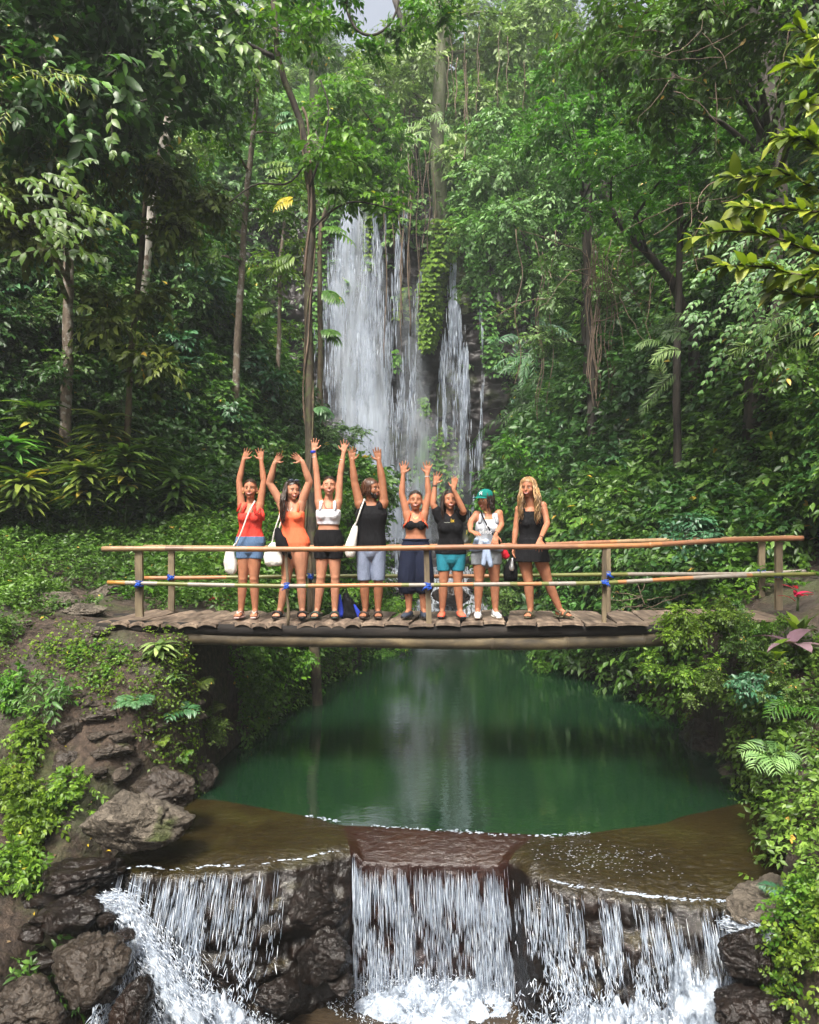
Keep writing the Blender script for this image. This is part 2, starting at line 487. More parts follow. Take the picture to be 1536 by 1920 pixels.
M_LOW = water_mat('brown_churned_water', (0.05, 0.036, 0.022), 0.12, 5.0, 0.9, 0.6)

LIP = np.array([(-2.9, 7.7), (-1.87, 7.54), (-1.2, 7.2), (-0.6, 6.93), (0.3, 6.78), (1.18, 6.66), (1.65, 6.74), (2.4, 6.98), (3.3, 7.45), (3.8, 7.6)])
def lip_y(x): return np.interp(x, LIP[:, 0], LIP[:, 1]) + nz1(np.asarray(x, float) * 2.2, 21).reshape(np.shape(x)) * 0.05

def make_pool():
    nx, ny = 60, 70
    xs = np.linspace(-4.2, 5.5, nx); V = []
    for j in range(ny):
        t = j / (ny - 1)
        for x in xs:
            y0 = lip_y(x) - 0.04
            y = y0 + (21.6 - y0) * t ** 1.3
            V.append((x, y, 0.0 - 0.015 * (1 - min(1, t * 12))))
    me = mesh_np('pool_water', V, grid_faces(nx, ny), smooth=True)
    tag(link('pool_water', me, M_POOL), 'still dark green pool under the bridge', None, kind='structure')
make_pool()
lw = mesh_np('stream_water', [(-4, 1, -1.12), (4, 1, -1.12), (4, 6.6, -1.12), (-4, 6.6, -1.12)], [(0, 1, 2, 3)])
tag(link('stream_water', lw, M_LOW), 'brown churned water below the small falls', None, kind='structure')

# ---- the ledge (weir) between pool and stream: one sheet of rock swept along its front edge
EDGE = np.array([  # x, y, z of the front edge, left to right
    (-2.95, 6.15, 0.10), (-2.6, 6.02, 0.03), (-2.05, 5.96, 0.012), (-1.5, 6.05, 0.02), (-0.95, 6.2, 0.015), (-0.62, 6.4, 0.005), (-0.50, 6.5, -0.02),
    (-0.40, 6.45, -0.13), (0.2, 6.42, -0.14), (0.76, 6.4, -0.13), (0.86, 6.36, -0.03), (0.98, 6.08, -0.02), (1.12, 5.94, -0.03), (1.34, 5.86, -0.05),
    (1.83, 5.76, -0.07), (2.23, 5.70, -0.08), (2.56, 5.64, -0.10), (2.9, 5.6, -0.05), (3.4, 5.8, 0.02)])
def edge_pt(x):
    n = np.where((x > -0.5) & (x < 0.84), 0.15, 1.0)
    return np.stack([x, np.interp(x, EDGE[:, 0], EDGE[:, 1]) + n * (nz1(x * 2.4, 31, 4) * 0.17 + nz1(x * 9, 33, 3) * 0.045), np.interp(x, EDGE[:, 0], EDGE[:, 2]) + n * nz1(x * 5, 35, 3) * 0.02 - n * 0.004], -1)

def make_ledge(name, x0, x1, mat_top, label):
    n = int((x1 - x0) / 0.022) + 2; xs = np.linspace(x0, x1, n)
    E = edge_pt(xs); rows = []
    notch = smooth01((xs + 0.55) / 0.12) * smooth01((0.9 - xs) / 0.1)
    LY = lip_y(xs)
    for t in np.linspace(0, 1, 26):            # top, from the pool lip to the edge
        y = LY + (E[:, 1] - LY) * t
        z = 0.012 + (E[:, 2] - 0.012) * t ** 1.5
        P = np.stack([xs, y, z * 0], 1)
        z = z + nz(P, 5, 3, 4) * 0.014 * (1 - notch) * min(1, t * 4) - (1 - notch) * .07 * (max(0, t - .72) / .28) ** 2
        xw = xs + 0.30 * (1 - t) * np.exp(-((xs - .85) / .45) ** 2) - .12 * (1 - t) * np.exp(-((xs + .51) / .3) ** 2)
        rows.append(np.stack([xw, y, z], 1))
    for t in np.linspace(0, 1, 50)[1:]:        # face
        z = E[:, 2] - .07 * (1 - notch) - t * 1.3
        out = 0.04 * np.sin(min(1, t * 3) * PI / 2) + 0.30 * t * (1 - notch)
        P = np.stack([xs, z, xs * 0], 1)
        lump = nz(P * np.array([1, 1.6, 1]), 3.4, 4, 11) * 0.20 + np.abs(nz(P, 8, 3, 12)) * 0.10
        k = smooth01(t * 5) * (1 - 0.5 * notch)
        rows.append(np.stack([xs, E[:, 1] - out - lump * k, z], 1))
    V = np.concatenate(rows)
    me = mesh_np(name, V, grid_faces(n, len(rows))[:, ::-1], smooth=True)
    o = link(name, me, mat_top)
    tag(o, label, 'rock ledge'); return o

def ledge_mat(name, red):
    m, nt, b = new_mat(name)
    geo = node(nt, 'ShaderNodeNewGeometry'); P = geo.outputs['Position']
    sep = node(nt, 'ShaderNodeSeparateXYZ'); nt.links.new(geo.outputs['Normal'], sep.inputs[0])
    sp = node(nt, 'ShaderNodeSeparateXYZ'); nt.links.new(P, sp.inputs[0])
    n1 = noise(nt, P, 1.6, 6, 0.6, 0.4); n2 = noise(nt, P, 22, 5, 0.6); n3 = noise(nt, P, 3.5, 7, 0.62)
    top = ramp(nt, n1.outputs['Fac'], [(0.3, (0.007, 0.004, 0.002)), (0.5, (0.016, 0.011, 0.003)), (0.7, (0.028, 0.027, 0.006))])
    top2 = mixc(nt, 0.3, top.outputs[0], ramp(nt, n2.outputs['Fac'], [(0.3, (0.008, 0.005, 0.002)), (0.7, (0.065, 0.050, 0.014))]).outputs[0])
    face = ramp(nt, n3.outputs['Fac'], [(0.3, (0.002, 0.0015, 0.001)), (0.52, (0.008, 0.005, 0.0035)), (0.75, (0.024, 0.013, 0.009))])
    f = ramp(nt, sep.outputs['Z'], [(0.55, (0, 0, 0)), (0.85, (1, 1, 1))])
    c = mixc(nt, f.outputs[0], face.outputs[0], top2)
    # the red-brown spillway in the notch
    if red: c = mixc(nt, 0.8, c, mixc(nt, n1.outputs['Fac'], (0.010, 0.004, 0.003), (0.034, 0.011, 0.007)))
    nt.links.new(c, b.inputs['Base Color'])
    b.inputs['Roughness'].default_value = 0.15; b.inputs['Specular IOR Level'].default_value = 0.45
    rp = noise(nt, mapping(nt, P, (9, 22, 3)), 1.0, 5, 0.65, 0.6)
    h = math_n(nt, 'ADD', math_n(nt, 'MULTIPLY', rp.outputs['Fac'], 0.35), math_n(nt, 'MULTIPLY', n3.outputs['Fac'], math_n(nt, 'SUBTRACT', 1.3, f.outputs[0])))
    bump(nt, b, h, 1.0, 0.05)
    return m
M_LEDGE = ledge_mat('ledge_under_thin_water', False); M_SPILL = ledge_mat('red_brown_spillway', True)
make_ledge('rock_ledge', -2.5, -0.51, M_LEDGE, 'olive brown rock shelf under thin water, left of the notch where the middle fall drops')
make_ledge('spillway', -0.51, 0.85, M_SPILL, 'smooth red brown spillway notch between the two flat rock ledges')['category'] = 'spillway'
make_ledge('rock_ledge', 0.85, 3.45, M_LEDGE, 'brown rock shelf with sparkling ripples, right of the notch where the middle fall drops')

# ---- falling water
def fall_mat(name, su, sv, lo, hi, bright=0.8, blur=0.0):
    m, nt, b = new_mat(name)
    uv = node(nt, 'ShaderNodeUVMap'); uv.uv_map = 'UVMap'
    de = node(nt, 'ShaderNodeAttribute', attribute_name='dens')
    n1 = noise(nt, mapping(nt, uv.outputs[0], (su, sv, 1)), 1.0, 6, 0.65, 0.5)
    n2 = noise(nt, mapping(nt, uv.outputs[0], (su * 2.7, sv * 3.2, 1)), 1.0, 4, 0.6, 0.3)
    s = math_n(nt, 'ADD', math_n(nt, 'MULTIPLY', n1.outputs['Fac'], 0.65), math_n(nt, 'MULTIPLY', n2.outputs['Fac'], 0.35))
    s = math_n(nt, 'ADD', s, math_n(nt, 'MULTIPLY_ADD', de.outputs['Fac'], 0.5)); nt.nodes[-2].inputs[2].default_value = -0.25
    a = ramp(nt, s, [(lo, (0, 0, 0)), (hi, (1, 1, 1))])
    al = math_n(nt, 'MULTIPLY', a.outputs[0], math_n(nt, 'MULTIPLY', de.outputs['Fac'], 1.6, clamp=True), clamp=True)
    b.inputs['Base Color'].default_value = (bright * 0.80, bright * 0.88, bright, 1)
    b.inputs['Roughness'].default_value = 0.35
    tr = node(nt, 'ShaderNodeBsdfTransparent'); mx = node(nt, 'ShaderNodeMixShader')
    tl = node(nt, 'ShaderNodeBsdfTranslucent'); tl.inputs[0].default_value = (bright * 0.78, bright * 0.87, bright, 1)
    m2 = node(nt, 'ShaderNodeMixShader'); m2.inputs[0].default_value = 0.35
    nt.links.new(b.outputs[0], m2.inputs[1]); nt.links.new(tl.outputs[0], m2.inputs[2])
    nt.links.new(al, mx.inputs[0]); nt.links.new(tr.outputs[0], mx.inputs[1]); nt.links.new(m2.outputs[0], mx.inputs[2])
    nt.links.new(mx.outputs[0], nt.nodes['Material Output'].inputs['Surface'])
    bump(nt, b, s, 0.5, 0.05)
    return m
M_FALL = fall_mat('falling_water', 7.5, 0.8, 0.48, 0.66, 0.8)
M_VEIL = fall_mat('thin_water_veil', 2.4, 0.30, 0.33, 1.0, 0.8)
M_FOAM, _nt, _b = new_mat('white_foam')
_b.inputs['Roughness'].default_value = 0.5
_g = node(_nt, 'ShaderNodeNewGeometry')
_n = noise(_nt, _g.outputs['Position'], 9, 6, 0.65, 0.5)
_r = ramp(_nt, _n.outputs['Fac'], [(0.34, (0.07, 0.09, 0.12)), (0.5, (0.30, 0.35, 0.42)), (0.68, (0.66, 0.71, 0.78))])
_nt.links.new(_r.outputs[0], _b.inputs['Base Color']); bump(_nt, _b, _n.outputs['Fac'], 0.8, 0.04)
M_DROP, _nt, _b = new_mat('water_drops')
_v = node(_nt, 'ShaderNodeAttribute', attribute_name='var'); _r = ramp(_nt, _v.outputs['Fac'], [(0, (.20, .25, .32)), (.6, (.46, .53, .64)), (1, (.82, .88, .95))]); _nt.links.new(_r.outputs[0], _b.inputs['Base Color']); _b.inputs['Roughness'].default_value = 0.12; _b.inputs['Specular IOR Level'].default_value = 1.0

def strip(rows, Yo, seed, nu=14, step=7, wob=0.12, dens=0.46, hug=True, fall_off=True):
    """rows: (py, px_left, px_right, density) down the tall cliff"""
    rows = np.array(rows, float)
    ys = np.arange(rows[0, 0], rows[-1, 0] + 1, step)
    V, UV, D = [], [], []
    for j, py in enumerate(ys):
        l = np.interp(py, rows[:, 0], rows[:, 1]); r = np.interp(py, rows[:, 0], rows[:, 2]); dn = np.interp(py, rows[:, 0], rows[:, 3])
        for i in range(nu):
            t = i / (nu - 1); px = l + (r - l) * t
            p = at(px, py, Yo)
            yy = Yo + wob * float(np.sin(px * 0.21 + seed) + np.sin(py * 0.045 + seed * 2)) * 0.5
            if hug: yy = min(yy, float(cliff_y(p.x, p.z)) - 0.10)
            p = at(px, py, yy)
            V.append(p); UV.append((p.x + seed * 3.1, p.z)); 
            e = min(1, 3.5 * min(t, 1 - t) + 0.02)
            vf = 1.0
            if j < 2: vf = 0.6
            if fall_off and j > len(ys) - 5: vf = (len(ys) - 1 - j) / 5
            D.append(dn * e * vf * dens / 0.6)
    V = np.array([tuple(v) for v in V])
    return V, grid_faces(nu, len(ys)), np.array(UV), np.array(D)

def join_np(parts):
    V, F, U, D = [], [], [], []; n = 0
    for v, f, u, d in parts:
        V.append(v); F.append(f + n); U.append(u); D.append(d); n += len(v)
    return np.concatenate(V), np.concatenate(F), np.concatenate(U), np.concatenate(D)

def drops_np(P0, P1, W):
    """many spindle shaped strings of water from P0 to P1"""
    N = len(P0); th = np.arange(3) * 2.094 + np.arange(N)[:, None]; V = []
    d = P1 - P0; d = d / (np.linalg.norm(d, axis=1, keepdims=True) + 1e-9); A = np.cross(d, np.array([0.31, 1.0, .17])); A /= np.linalg.norm(A, axis=1, keepdims=True) + 1e-9; B_ = np.cross(d, A)
    for f, k in ((0, .3), (.5, 1), (1, .2)): V.append((P0 + (P1 - P0) * f)[:, None] + (A[:, None] * np.cos(th)[..., None] + B_[:, None] * np.sin(th)[..., None]) * (W * k)[:, None, None])
    V = np.stack(V, 1).reshape(-1, 3)
    F = np.array([(s * 3 + a, s * 3 + (a + 1) % 3, s * 3 + 3 + (a + 1) % 3, s * 3 + 3 + a) for s in range(2) for a in range(3)])
    return V, (F[None] + (np.arange(N) * 9)[:, None, None]).reshape(-1, 4)

M_FDROP, _nt, _b = new_mat('far_falling_water')
_v = node(_nt, 'ShaderNodeAttribute', attribute_name='var'); _r = ramp(_nt, _v.outputs['Fac'], [(0, (.16, .19, .25)), (.6, (.40, .46, .57)), (1, (.74, .80, .90))]); _nt.links.new(_r.outputs[0], _b.inputs['Base Color']); _b.inputs['Roughness'].default_value = .3

def strings(rows, n, seed, Yo=29.0, w=(.005, .017), L=(8, 34)):
    """separate strings of falling water inside a strand outline"""
    rows = np.array(rows, float); r = np.random.default_rng(seed + 70)
    py = r.uniform(rows[0, 0], rows[-1, 0], n * 3); l = np.interp(py, rows[:, 0], rows[:, 1]); q = np.interp(py, rows[:, 0], rows[:, 2]); dn = np.interp(py, rows[:, 0], rows[:, 3])
    px = l + (q - l) * (r.beta(1.5, 1.5, n * 3) * 1.16 - .08); nn = nz(np.stack([px * .16, py * .012, px * 0], 1), 1, 3, seed) + .4 * nz(np.stack([px * .5, py * .03, px * 0], 1), 1, 2, seed)
    ok = nn > r.uniform(-.15, .75, n * 3) - (dn - .6) * .6; px = px[ok][:n]; py = py[ok][:n]; N = len(px)
    P0 = at_np(px, py, Yo + r.uniform(-.25, .1, N)); cy = cliff_y(P0[:, 0], P0[:, 2]) - .15
    Yv = np.minimum(P0[:, 1], cy); P0 = at_np(px, py, Yv); P1 = at_np(px + r.normal(size=N) * .5, py + r.uniform(L[0], L[1], N), Yv - .02)
    v, f = drops_np(P0, P1, r.uniform(w[0], w[1], N)); return v, f, np.repeat(r.random(N), 9)

def fall_thing(name, parts, veil, label, cat='waterfall', strs=()):
    o = None
    v, f, u, d = join_np(parts)
    if veil:
        o = empty(name, (float(v[:, 0].mean()), float(v[:, 1].mean()), float(v[:, 2].min())))
        link('water_strand', mesh_np('water_strand', v, f, True, uv=u, attrs={'dens': d}), M_FALL, o)
        v, f, u, d = join_np(veil)
        link('spray_veil', mesh_np('spray_veil', v, f, True, uv=u, attrs={'dens': d}), M_VEIL, o)
    else:
        o = empty(name, (float(v[:, 0].mean()), float(v[:, 1].mean()), float(v[:, 2].min())))
        link('water_strand', mesh_np('water_strand', v, f, True, uv=u, attrs={'dens': d}), M_FALL, o)
    for rows, n, sd in strs:
        v, f, q = strings(rows, n, sd); so = link('water_strings', mesh_np('water_strings', v, f, True, var=q), M_FDROP, o); so['kind'] = 'stuff'
    tag(o, label, cat); return o

big = [(372, 648, 660, .9), (395, 648, 684, 1.0), (440, 630, 688, .9), (480, 615, 690, .85), (560, 602, 705, .7), (640, 597, 715, .62), (700, 592, 720, .6), (760, 615, 725, .62), (800, 655, 730, .75), (870, 655, 728, .7), (960, 640, 745, .6), (1072, 640, 770, .6)]
big2 = [(395, 700, 722, .6), (440, 697, 724, .75), (520, 694, 730, .6), (600, 680, 735, .6), (700, 670, 735, .65), (790, 665, 735, .6), (830, 670, 725, .9), (900, 690, 745, .6), (1070, 700, 790, .7)]
big3 = [(392, 750, 766, .5), (450, 742, 760, .55), (520, 728, 752, .5), (600, 715, 745, .45), (700, 700, 740, .42), (790, 690, 735, .4)]
core = [(600, 670, 690, .6), (640, 672, 700, .9), (700, 675, 705, .8), (760, 668, 712, .7), (800, 668, 724, 1.0), (840, 672, 728, .9), (900, 690, 712, .5)]
fall_thing('waterfall', [strip(big, 29.2, 1, 22), strip(big2, 29.3, 2, 12), strip(big3, 29.35, 3, 8), strip(core, 28.8, 4, 8)],
           [strip([(r[0], r[1] - 6, r[2] + 10, .8) for r in big], 28.7, 5, 16, 14), strip([(460, 600, 745, .5), (800, 600, 770, .9), (1072, 620, 800, .9)], 28.6, 6, 16, 14), strip([(520, 735, 800, .5), (800, 730, 830, .8), (1072, 740, 860, .8)], 28.7, 9, 10, 14)],
           'tall broad white waterfall on the left side of the dark cliff, widest of them all', strs=((big, 7500, 1), (big2, 3600, 2), (big3, 1500, 3), (core, 2200, 4)))
fall_thing('waterfall', [strip([(360, 775, 790, .3), (400, 770, 778, .3)], 29.5, 7, 5), strip([(498, 788, 800, .8), (530, 780, 794, .75), (600, 768, 786, .5), (700, 752, 778, .5), (800, 742, 780, .45), (900, 735, 785, .5), (1000, 740, 800, .4)], 29.3, 8, 8)], None,
           'thin broken waterfall strand just left of the hanging ivy column', strs=(([(498, 788, 800, .8), (600, 766, 788, .5), (740, 744, 784, .5), (1000, 730, 805, .45)], 1300, 5),))
fall_thing('waterfall', [strip([(372, 838, 846, .6), (400, 846, 856, .6), (440, 856, 864, .4)], 29.3, 10, 5),
                         strip([(482, 844, 856, .9), (520, 842, 856, .95), (570, 838, 860, .85), (610, 834, 872, .8), (660, 828, 872, .7), (740, 822, 868, .5), (850, 815, 872, .3), (950, 812, 872, .25)], 29.2, 11, 12),
                         strip([(640, 868, 878, .9), (700, 870, 883, .85), (760, 866, 882, .7), (860, 862, 884, .5), (960, 858, 890, .4)], 29.1, 12, 7)],
           [strip([(650, 822, 885, .5), (900, 810, 895, .6), (1000, 805, 900, .4)], 28.7, 13, 10, 14)],
           'narrow forked white waterfall right of the hanging ivy column', strs=(([(482, 844, 856, .9), (520, 842, 856, .95), (570, 838, 860, .85), (610, 834, 872, .8), (660, 828, 872, .7), (740, 822, 868, .5), (850, 815, 872, .3), (950, 812, 872, .25)], 2400, 6), ([(640, 868, 878, .9), (760, 866, 882, .7), (960, 858, 890, .4)], 1200, 7)))
fall_thing('waterfall', [strip([(560, 899, 905, .5), (640, 902, 909, .5), (780, 902, 909, .6), (800, 885, 912, .5), (900, 880, 910, .3)], 29.2, 14, 5)], None,
           'thinnest waterfall thread at the right end of the dark cliff', strs=(([(560, 899, 905, .5), (780, 902, 909, .6), (900, 880, 910, .4)], 500, 8),))

# lower falls: a broken sheet close to the face plus hundreds of separate strings of water
def lower_fall(label, x0, x1, bot, dens, drops, lean=0.0, thick=0.0, top=0.0, gap=None, seed=1, skew=.8):
    r = np.random.default_rng(seed)
    o = empty('waterfall', ((x0 + x1) / 2, 6.0, -1.12))
    parts = []
    for layer in range(2):
        xs = np.linspace(x0, x1, 60); ts = np.linspace(0, 1, 30); V, U, D = [], [], []
        E = edge_pt(xs)
        for t in ts:
            out = 0.03 + 0.10 * math.sqrt(t) + 0.30 * t * bot + layer * 0.06
            for i, x in enumerate(xs):
                z = E[i, 2] + 0.012 - (E[i, 2] + 1.12) * t
                wob = 0.03 * math.sin(x * 23 + layer) + 0.02 * math.sin(x * 51 + t * 7)
                V.append((x + lean * t, E[i, 1] - out - wob * t, z)); U.append((x + layer * 5, z + layer * 2))
                e = min(1, 5 * min(i, 59 - i) / 59 + 0.15)
                g = 1.0
                if gap is not None: g = float(np.interp(x, gap[0], gap[1]))
                D.append(e * g * dens * (0.55 + 0.75 * t) * (0.6 if t < top else 1))
        parts.append((np.array(V), grid_faces(60, 30), np.array(U), np.array(D)))
    v, f, u, d = join_np(parts)
    link('water_sheet', mesh_np('water_sheet', v, f, True, uv=u, attrs={'dens': d}), M_SHEET, o)
    # strings and drops
    N = drops * 3
    x = r.uniform(x0, x1, N); t0 = r.random(N) ** skew * .97
    nn = nz(np.stack([x * 8, t0 * 2.0, x * 0 + seed], 1), 1, 2, seed) + .6 * nz(np.stack([x * 30, t0 * 8, x * 0 + seed], 1), 1, 2, seed + 1)
    ok = (nn > r.uniform(-.35, .45, N)) & (r.random(N) < (np.interp(x, gap[0], gap[1]) if gap is not None else 1)); x = x[ok][:drops]; t0 = t0[ok][:drops]; N = len(x)
    e = edge_pt(x); froth = bot * smooth01((t0 - .25) * 2)
    ln = r.uniform(.012, .06, N) * np.where(t0 < .25, 1.8, 1) * (2.6 if bot < .5 else 1.5) * (1 - .6 * froth)
    t1 = np.minimum(1.02, t0 + ln); ex = r.uniform(0, .12, N); jx = r.normal(size=N) * .02 * froth; jy = r.uniform(-.03, .05, N) * froth
    def pt(t, k): return np.stack([x + lean * t + jx * k, e[:, 1] - .05 - .11 * np.sqrt(t) - .3 * t * bot - ex * t - jy * k, e[:, 2] - (e[:, 2] + 1.12) * t], 1)
    V, F = drops_np(pt(t0, 0), pt(t1, 1), r.uniform(.0008, .0032, N) * (1 + .8 * froth)); VR = np.repeat(r.random(N) ** 1.3, 9)
    so = link('water_strings', mesh_np('water_strings', V, F, True, var=VR), M_DROP, o); so['kind'] = 'stuff'
    tag(o, label, 'waterfall'); return o
M_SHEET = fall_mat('broken_water_sheet', 34, 3.0, 0.42, 0.66, 0.85)
lower_fall('small waterfall spilling off the left rock shelf into white splash', -2.35, -1.0, 1.0, 0.34, 5200, -0.05, gap=([-2.6, -2.3, -1.75, -1.45, -1.1], [1, 1, .95, .45, .12]), seed=3)
lower_fall('middle waterfall dropping from the red brown spillway notch', -0.50, 0.84, 0.1, 0.34, 4600, 0.03, seed=4, gap=([-0.52, -0.4, -0.2, 0.5, 0.9], [1, 1, .75, .75, .9]))
lower_fall('wide foaming waterfall off the right rock shelf', 0.86, 2.62, 1.0, 0.42, 10500, 0.0, gap=([0.86, 1.0, 1.15, 1.5, 2.0, 2.3, 2.7], [.5, .5, .4, .65, .85, 1, 1]), seed=5, skew=.6)

def foam(name, label, cx, cy, rx, ry, hz, seed, z0=-1.13, sub=110, nd=2600):
    us = np.linspace(-1, 1, sub); X, Y = np.meshgrid(us, us)
    rr = np.sqrt(X ** 2 + Y ** 2)
    P = np.stack([X.ravel() * rx, Y.ravel() * ry, X.ravel() * 0], 1)
    n = (nz(P, 6, 5, seed, .6) + .7 * np.abs(nz(P, 15, 3, seed + 4))).reshape(X.shape); n2 = nz(P, 2.0, 3, seed + 1).reshape(X.shape)
    h = (1 - smooth01((rr + n2 * 0.45 - 0.30) / 0.65)) * hz * (0.55 + 0.9 * n) - 0.02
    V = np.stack([cx + X.ravel() * rx, cy + Y.ravel() * ry, z0 + h.ravel()], 1)
    o = empty(name, (cx, cy, z0)); tag(o, label, 'foam')
    link('foam_surface', mesh_np('foam_surface', V, grid_faces(sub, sub), True), M_FOAM, o)
    r = np.random.default_rng(seed + 50); a = r.uniform(0, 2 * PI, nd); q = np.sqrt(r.random(nd)) * 1.0
    hh = np.interp(q, [0, 1], [1, 0]) * hz * .75; P0 = np.stack([cx + rx * q * np.cos(a), cy + ry * q * np.sin(a), z0 + hh + np.abs(r.normal(size=nd)) * .05], 1)
    v, f = drops_np(P0, P0 + r.normal(size=(nd, 3)) * .012, r.uniform(.001, .005, nd))
    so = link('spray_drops', mesh_np('spray_drops', v, f, True, var=np.repeat(r.uniform(.4, 1, nd), 9)), M_DROP, o); so['kind'] = 'stuff'
    return o
foam('foam', 'white foam where the middle fall lands', 0.12, 6.12, 0.8, 0.38, 0.17, 1)
foam('foam', 'big white foam mound at the foot of the wide right fall', 1.75, 5.45, 1.2, 0.55, 0.46, 2, nd=5000)
foam('foam', 'white foam piled under the right end of the wide fall, beside the black boulder', 2.15, 5.35, 0.5, 0.35, 0.66, 5)
foam('foam', 'white foam at the foot of the left fall beside the dark boulders', -1.6, 5.5, 0.75, 0.45, 0.44, 3, nd=4000)
def chute(label, pix, Ys, rad, seed, nd=3000):
    P = np.array([tuple(at(a, b_, y)) for (a, b_), y in zip(pix, Ys)]); d = np.linspace(0, 1, len(P)); t = np.linspace(0, 1, 40)
    Q = np.stack([np.interp(t, d, P[:, k]) for k in range(3)], 1); Rr = np.interp(t, np.linspace(0, 1, len(rad)), rad)
    o = empty('foam', tuple(P[0])); tag(o, label, 'foam')
    mb = MB().tube(Q, Rr * .8, 28, flat=.35); V = mb.V[0]; mb.V[0] = V + (nz(V, 11, 4, seed) * .05 + nz(V, 34, 2, seed) * .03)[:, None] * np.array([1, .6, 1])
    mb.build('foam_surface', M_FOAM, o)
    r = np.random.default_rng(seed + 9); k = r.integers(0, 39, nd); c = Q[k] + r.normal(size=(nd, 3)) * (Rr[k] * .75)[:, None]; dr = (Q[k + 1] - Q[k]); dr /= np.linalg.norm(dr, axis=1, keepdims=True)
    v, f = drops_np(c, c + dr * r.uniform(.01, .05, nd)[:, None] + r.normal(size=(nd, 3)) * .008, r.uniform(.001, .0045, nd))
    so = link('spray_drops', mesh_np('spray_drops', v, f, True, var=np.repeat(r.uniform(.3, 1, nd), 9)), M_DROP, o); so['kind'] = 'stuff'
chute('white water racing diagonally over the dark rocks at the left of the left fall', [(185, 1688), (235, 1695), (275, 1770), (320, 1850), (370, 1930)], [5.78, 5.72, 5.6, 5.45, 5.3], [.03, .06, .07, .10, .16, .18], 1, 5000)
chute('short white stream running over the grey boulder top at the far right', [(1355, 1730), (1400, 1735), (1440, 1760)], [5.5, 5.4, 5.25], [.03, .04, .025], 2, 600)

# sparkling water line over the lip and ledge edges
def lipline(name, label, pts, n, seed, w=0.012, sc=1.0):
    r = np.random.default_rng(seed); mb = MB(); pts = np.array(pts, float)
    L = np.linspace(0, 1, len(pts))
    for k in range(n):
        t = r.random(); p = np.array([np.interp(t, L, pts[:, j]) for j in range(3)])
        if nz1(p[0] * 5, seed)[0] < r.uniform(-.5, .25): continue
        p[1] += r.normal() * w * 1.6
        mb.ell(p + np.array([0, 0, 0.004]), (sc * r.uniform(0.003, 0.022), sc * r.uniform(0.002, 0.005), sc * r.uniform(0.001, 0.004)), nu=6, nv=4)
    o = mb.build(name, M_DROP); return tag(o, label, 'foam', kind='stuff')
lipline('ripple_foam', 'bright broken ripples along the pool lip above the spillway', [(x, lip_y(x), 0.014) for x in np.linspace(-1.0, 1.75, 30)], 260, 5)
lipline('ripple_foam', 'bright ripples on the right rock shelf', [(x, 6.35 - (x - 1.0) * 0.22, 0.006) for x in np.linspace(1.05, 2.2, 10)], 420, 6, 0.11, .5)
lipline('edge_foam', 'white water line along the edge of the left rock shelf', [tuple(edge_pt(np.array([x]))[0] + np.array([0, -.012, .012])) for x in np.linspace(-2.4, -0.6, 30)], 260, 7, 0.006)
lipline('edge_foam', 'white water line along the edge of the right rock shelf', [tuple(edge_pt(np.array([x]))[0] + np.array([0, -.012, .012])) for x in np.linspace(1.1, 2.56, 30)], 420, 8, 0.008)

# rapids behind the bridge
def rapids():
    nx, ny = 50, 70; V, U, D = [], [], []
    for j in range(ny):
        y = 20.2 + (29.6 - 20.2) * j / (ny - 1)
        c = np.interp(y, [20, 23, 26, 29.6], [1.8, 1.6, 0.8, -0.6]); w = np.interp(y, [20, 24, 27, 29.6], [1.8, 1.7, 2.4, 3.3])
        for i in range(nx):
            x = c + w * (2 * i / (nx - 1) - 1)
            z = float(np.interp(y, [20, 21, 24, 27, 29], [0.03, 0.25, 0.75, 1.2, 1.4])) + 0.10 * math.floor((y - 20) * 0.9) / 9
            V.append((x, y, z + 0.09 * float(np.sin(x * 5 + y * 3) * np.sin(y * 4.1 - x)))); U.append((x * 2.0, y * 1.2)); D.append(0.62)
    me = mesh_np('rapids', V, grid_faces(nx, ny), True, uv=U, attrs={'dens': D})
    o = link('rapids', me, M_FALL); tag(o, 'white rapids running over rocks behind the bridge', None, kind='structure')
    me2 = mesh_np('stream_water', [(v[0], v[1], v[2] - 0.05) for v in V], grid_faces(nx, ny), True)
    tag(link('stream_water', me2, M_LOW), 'dark shallow stream under the rapids behind the bridge', None, kind='structure')
rapids()

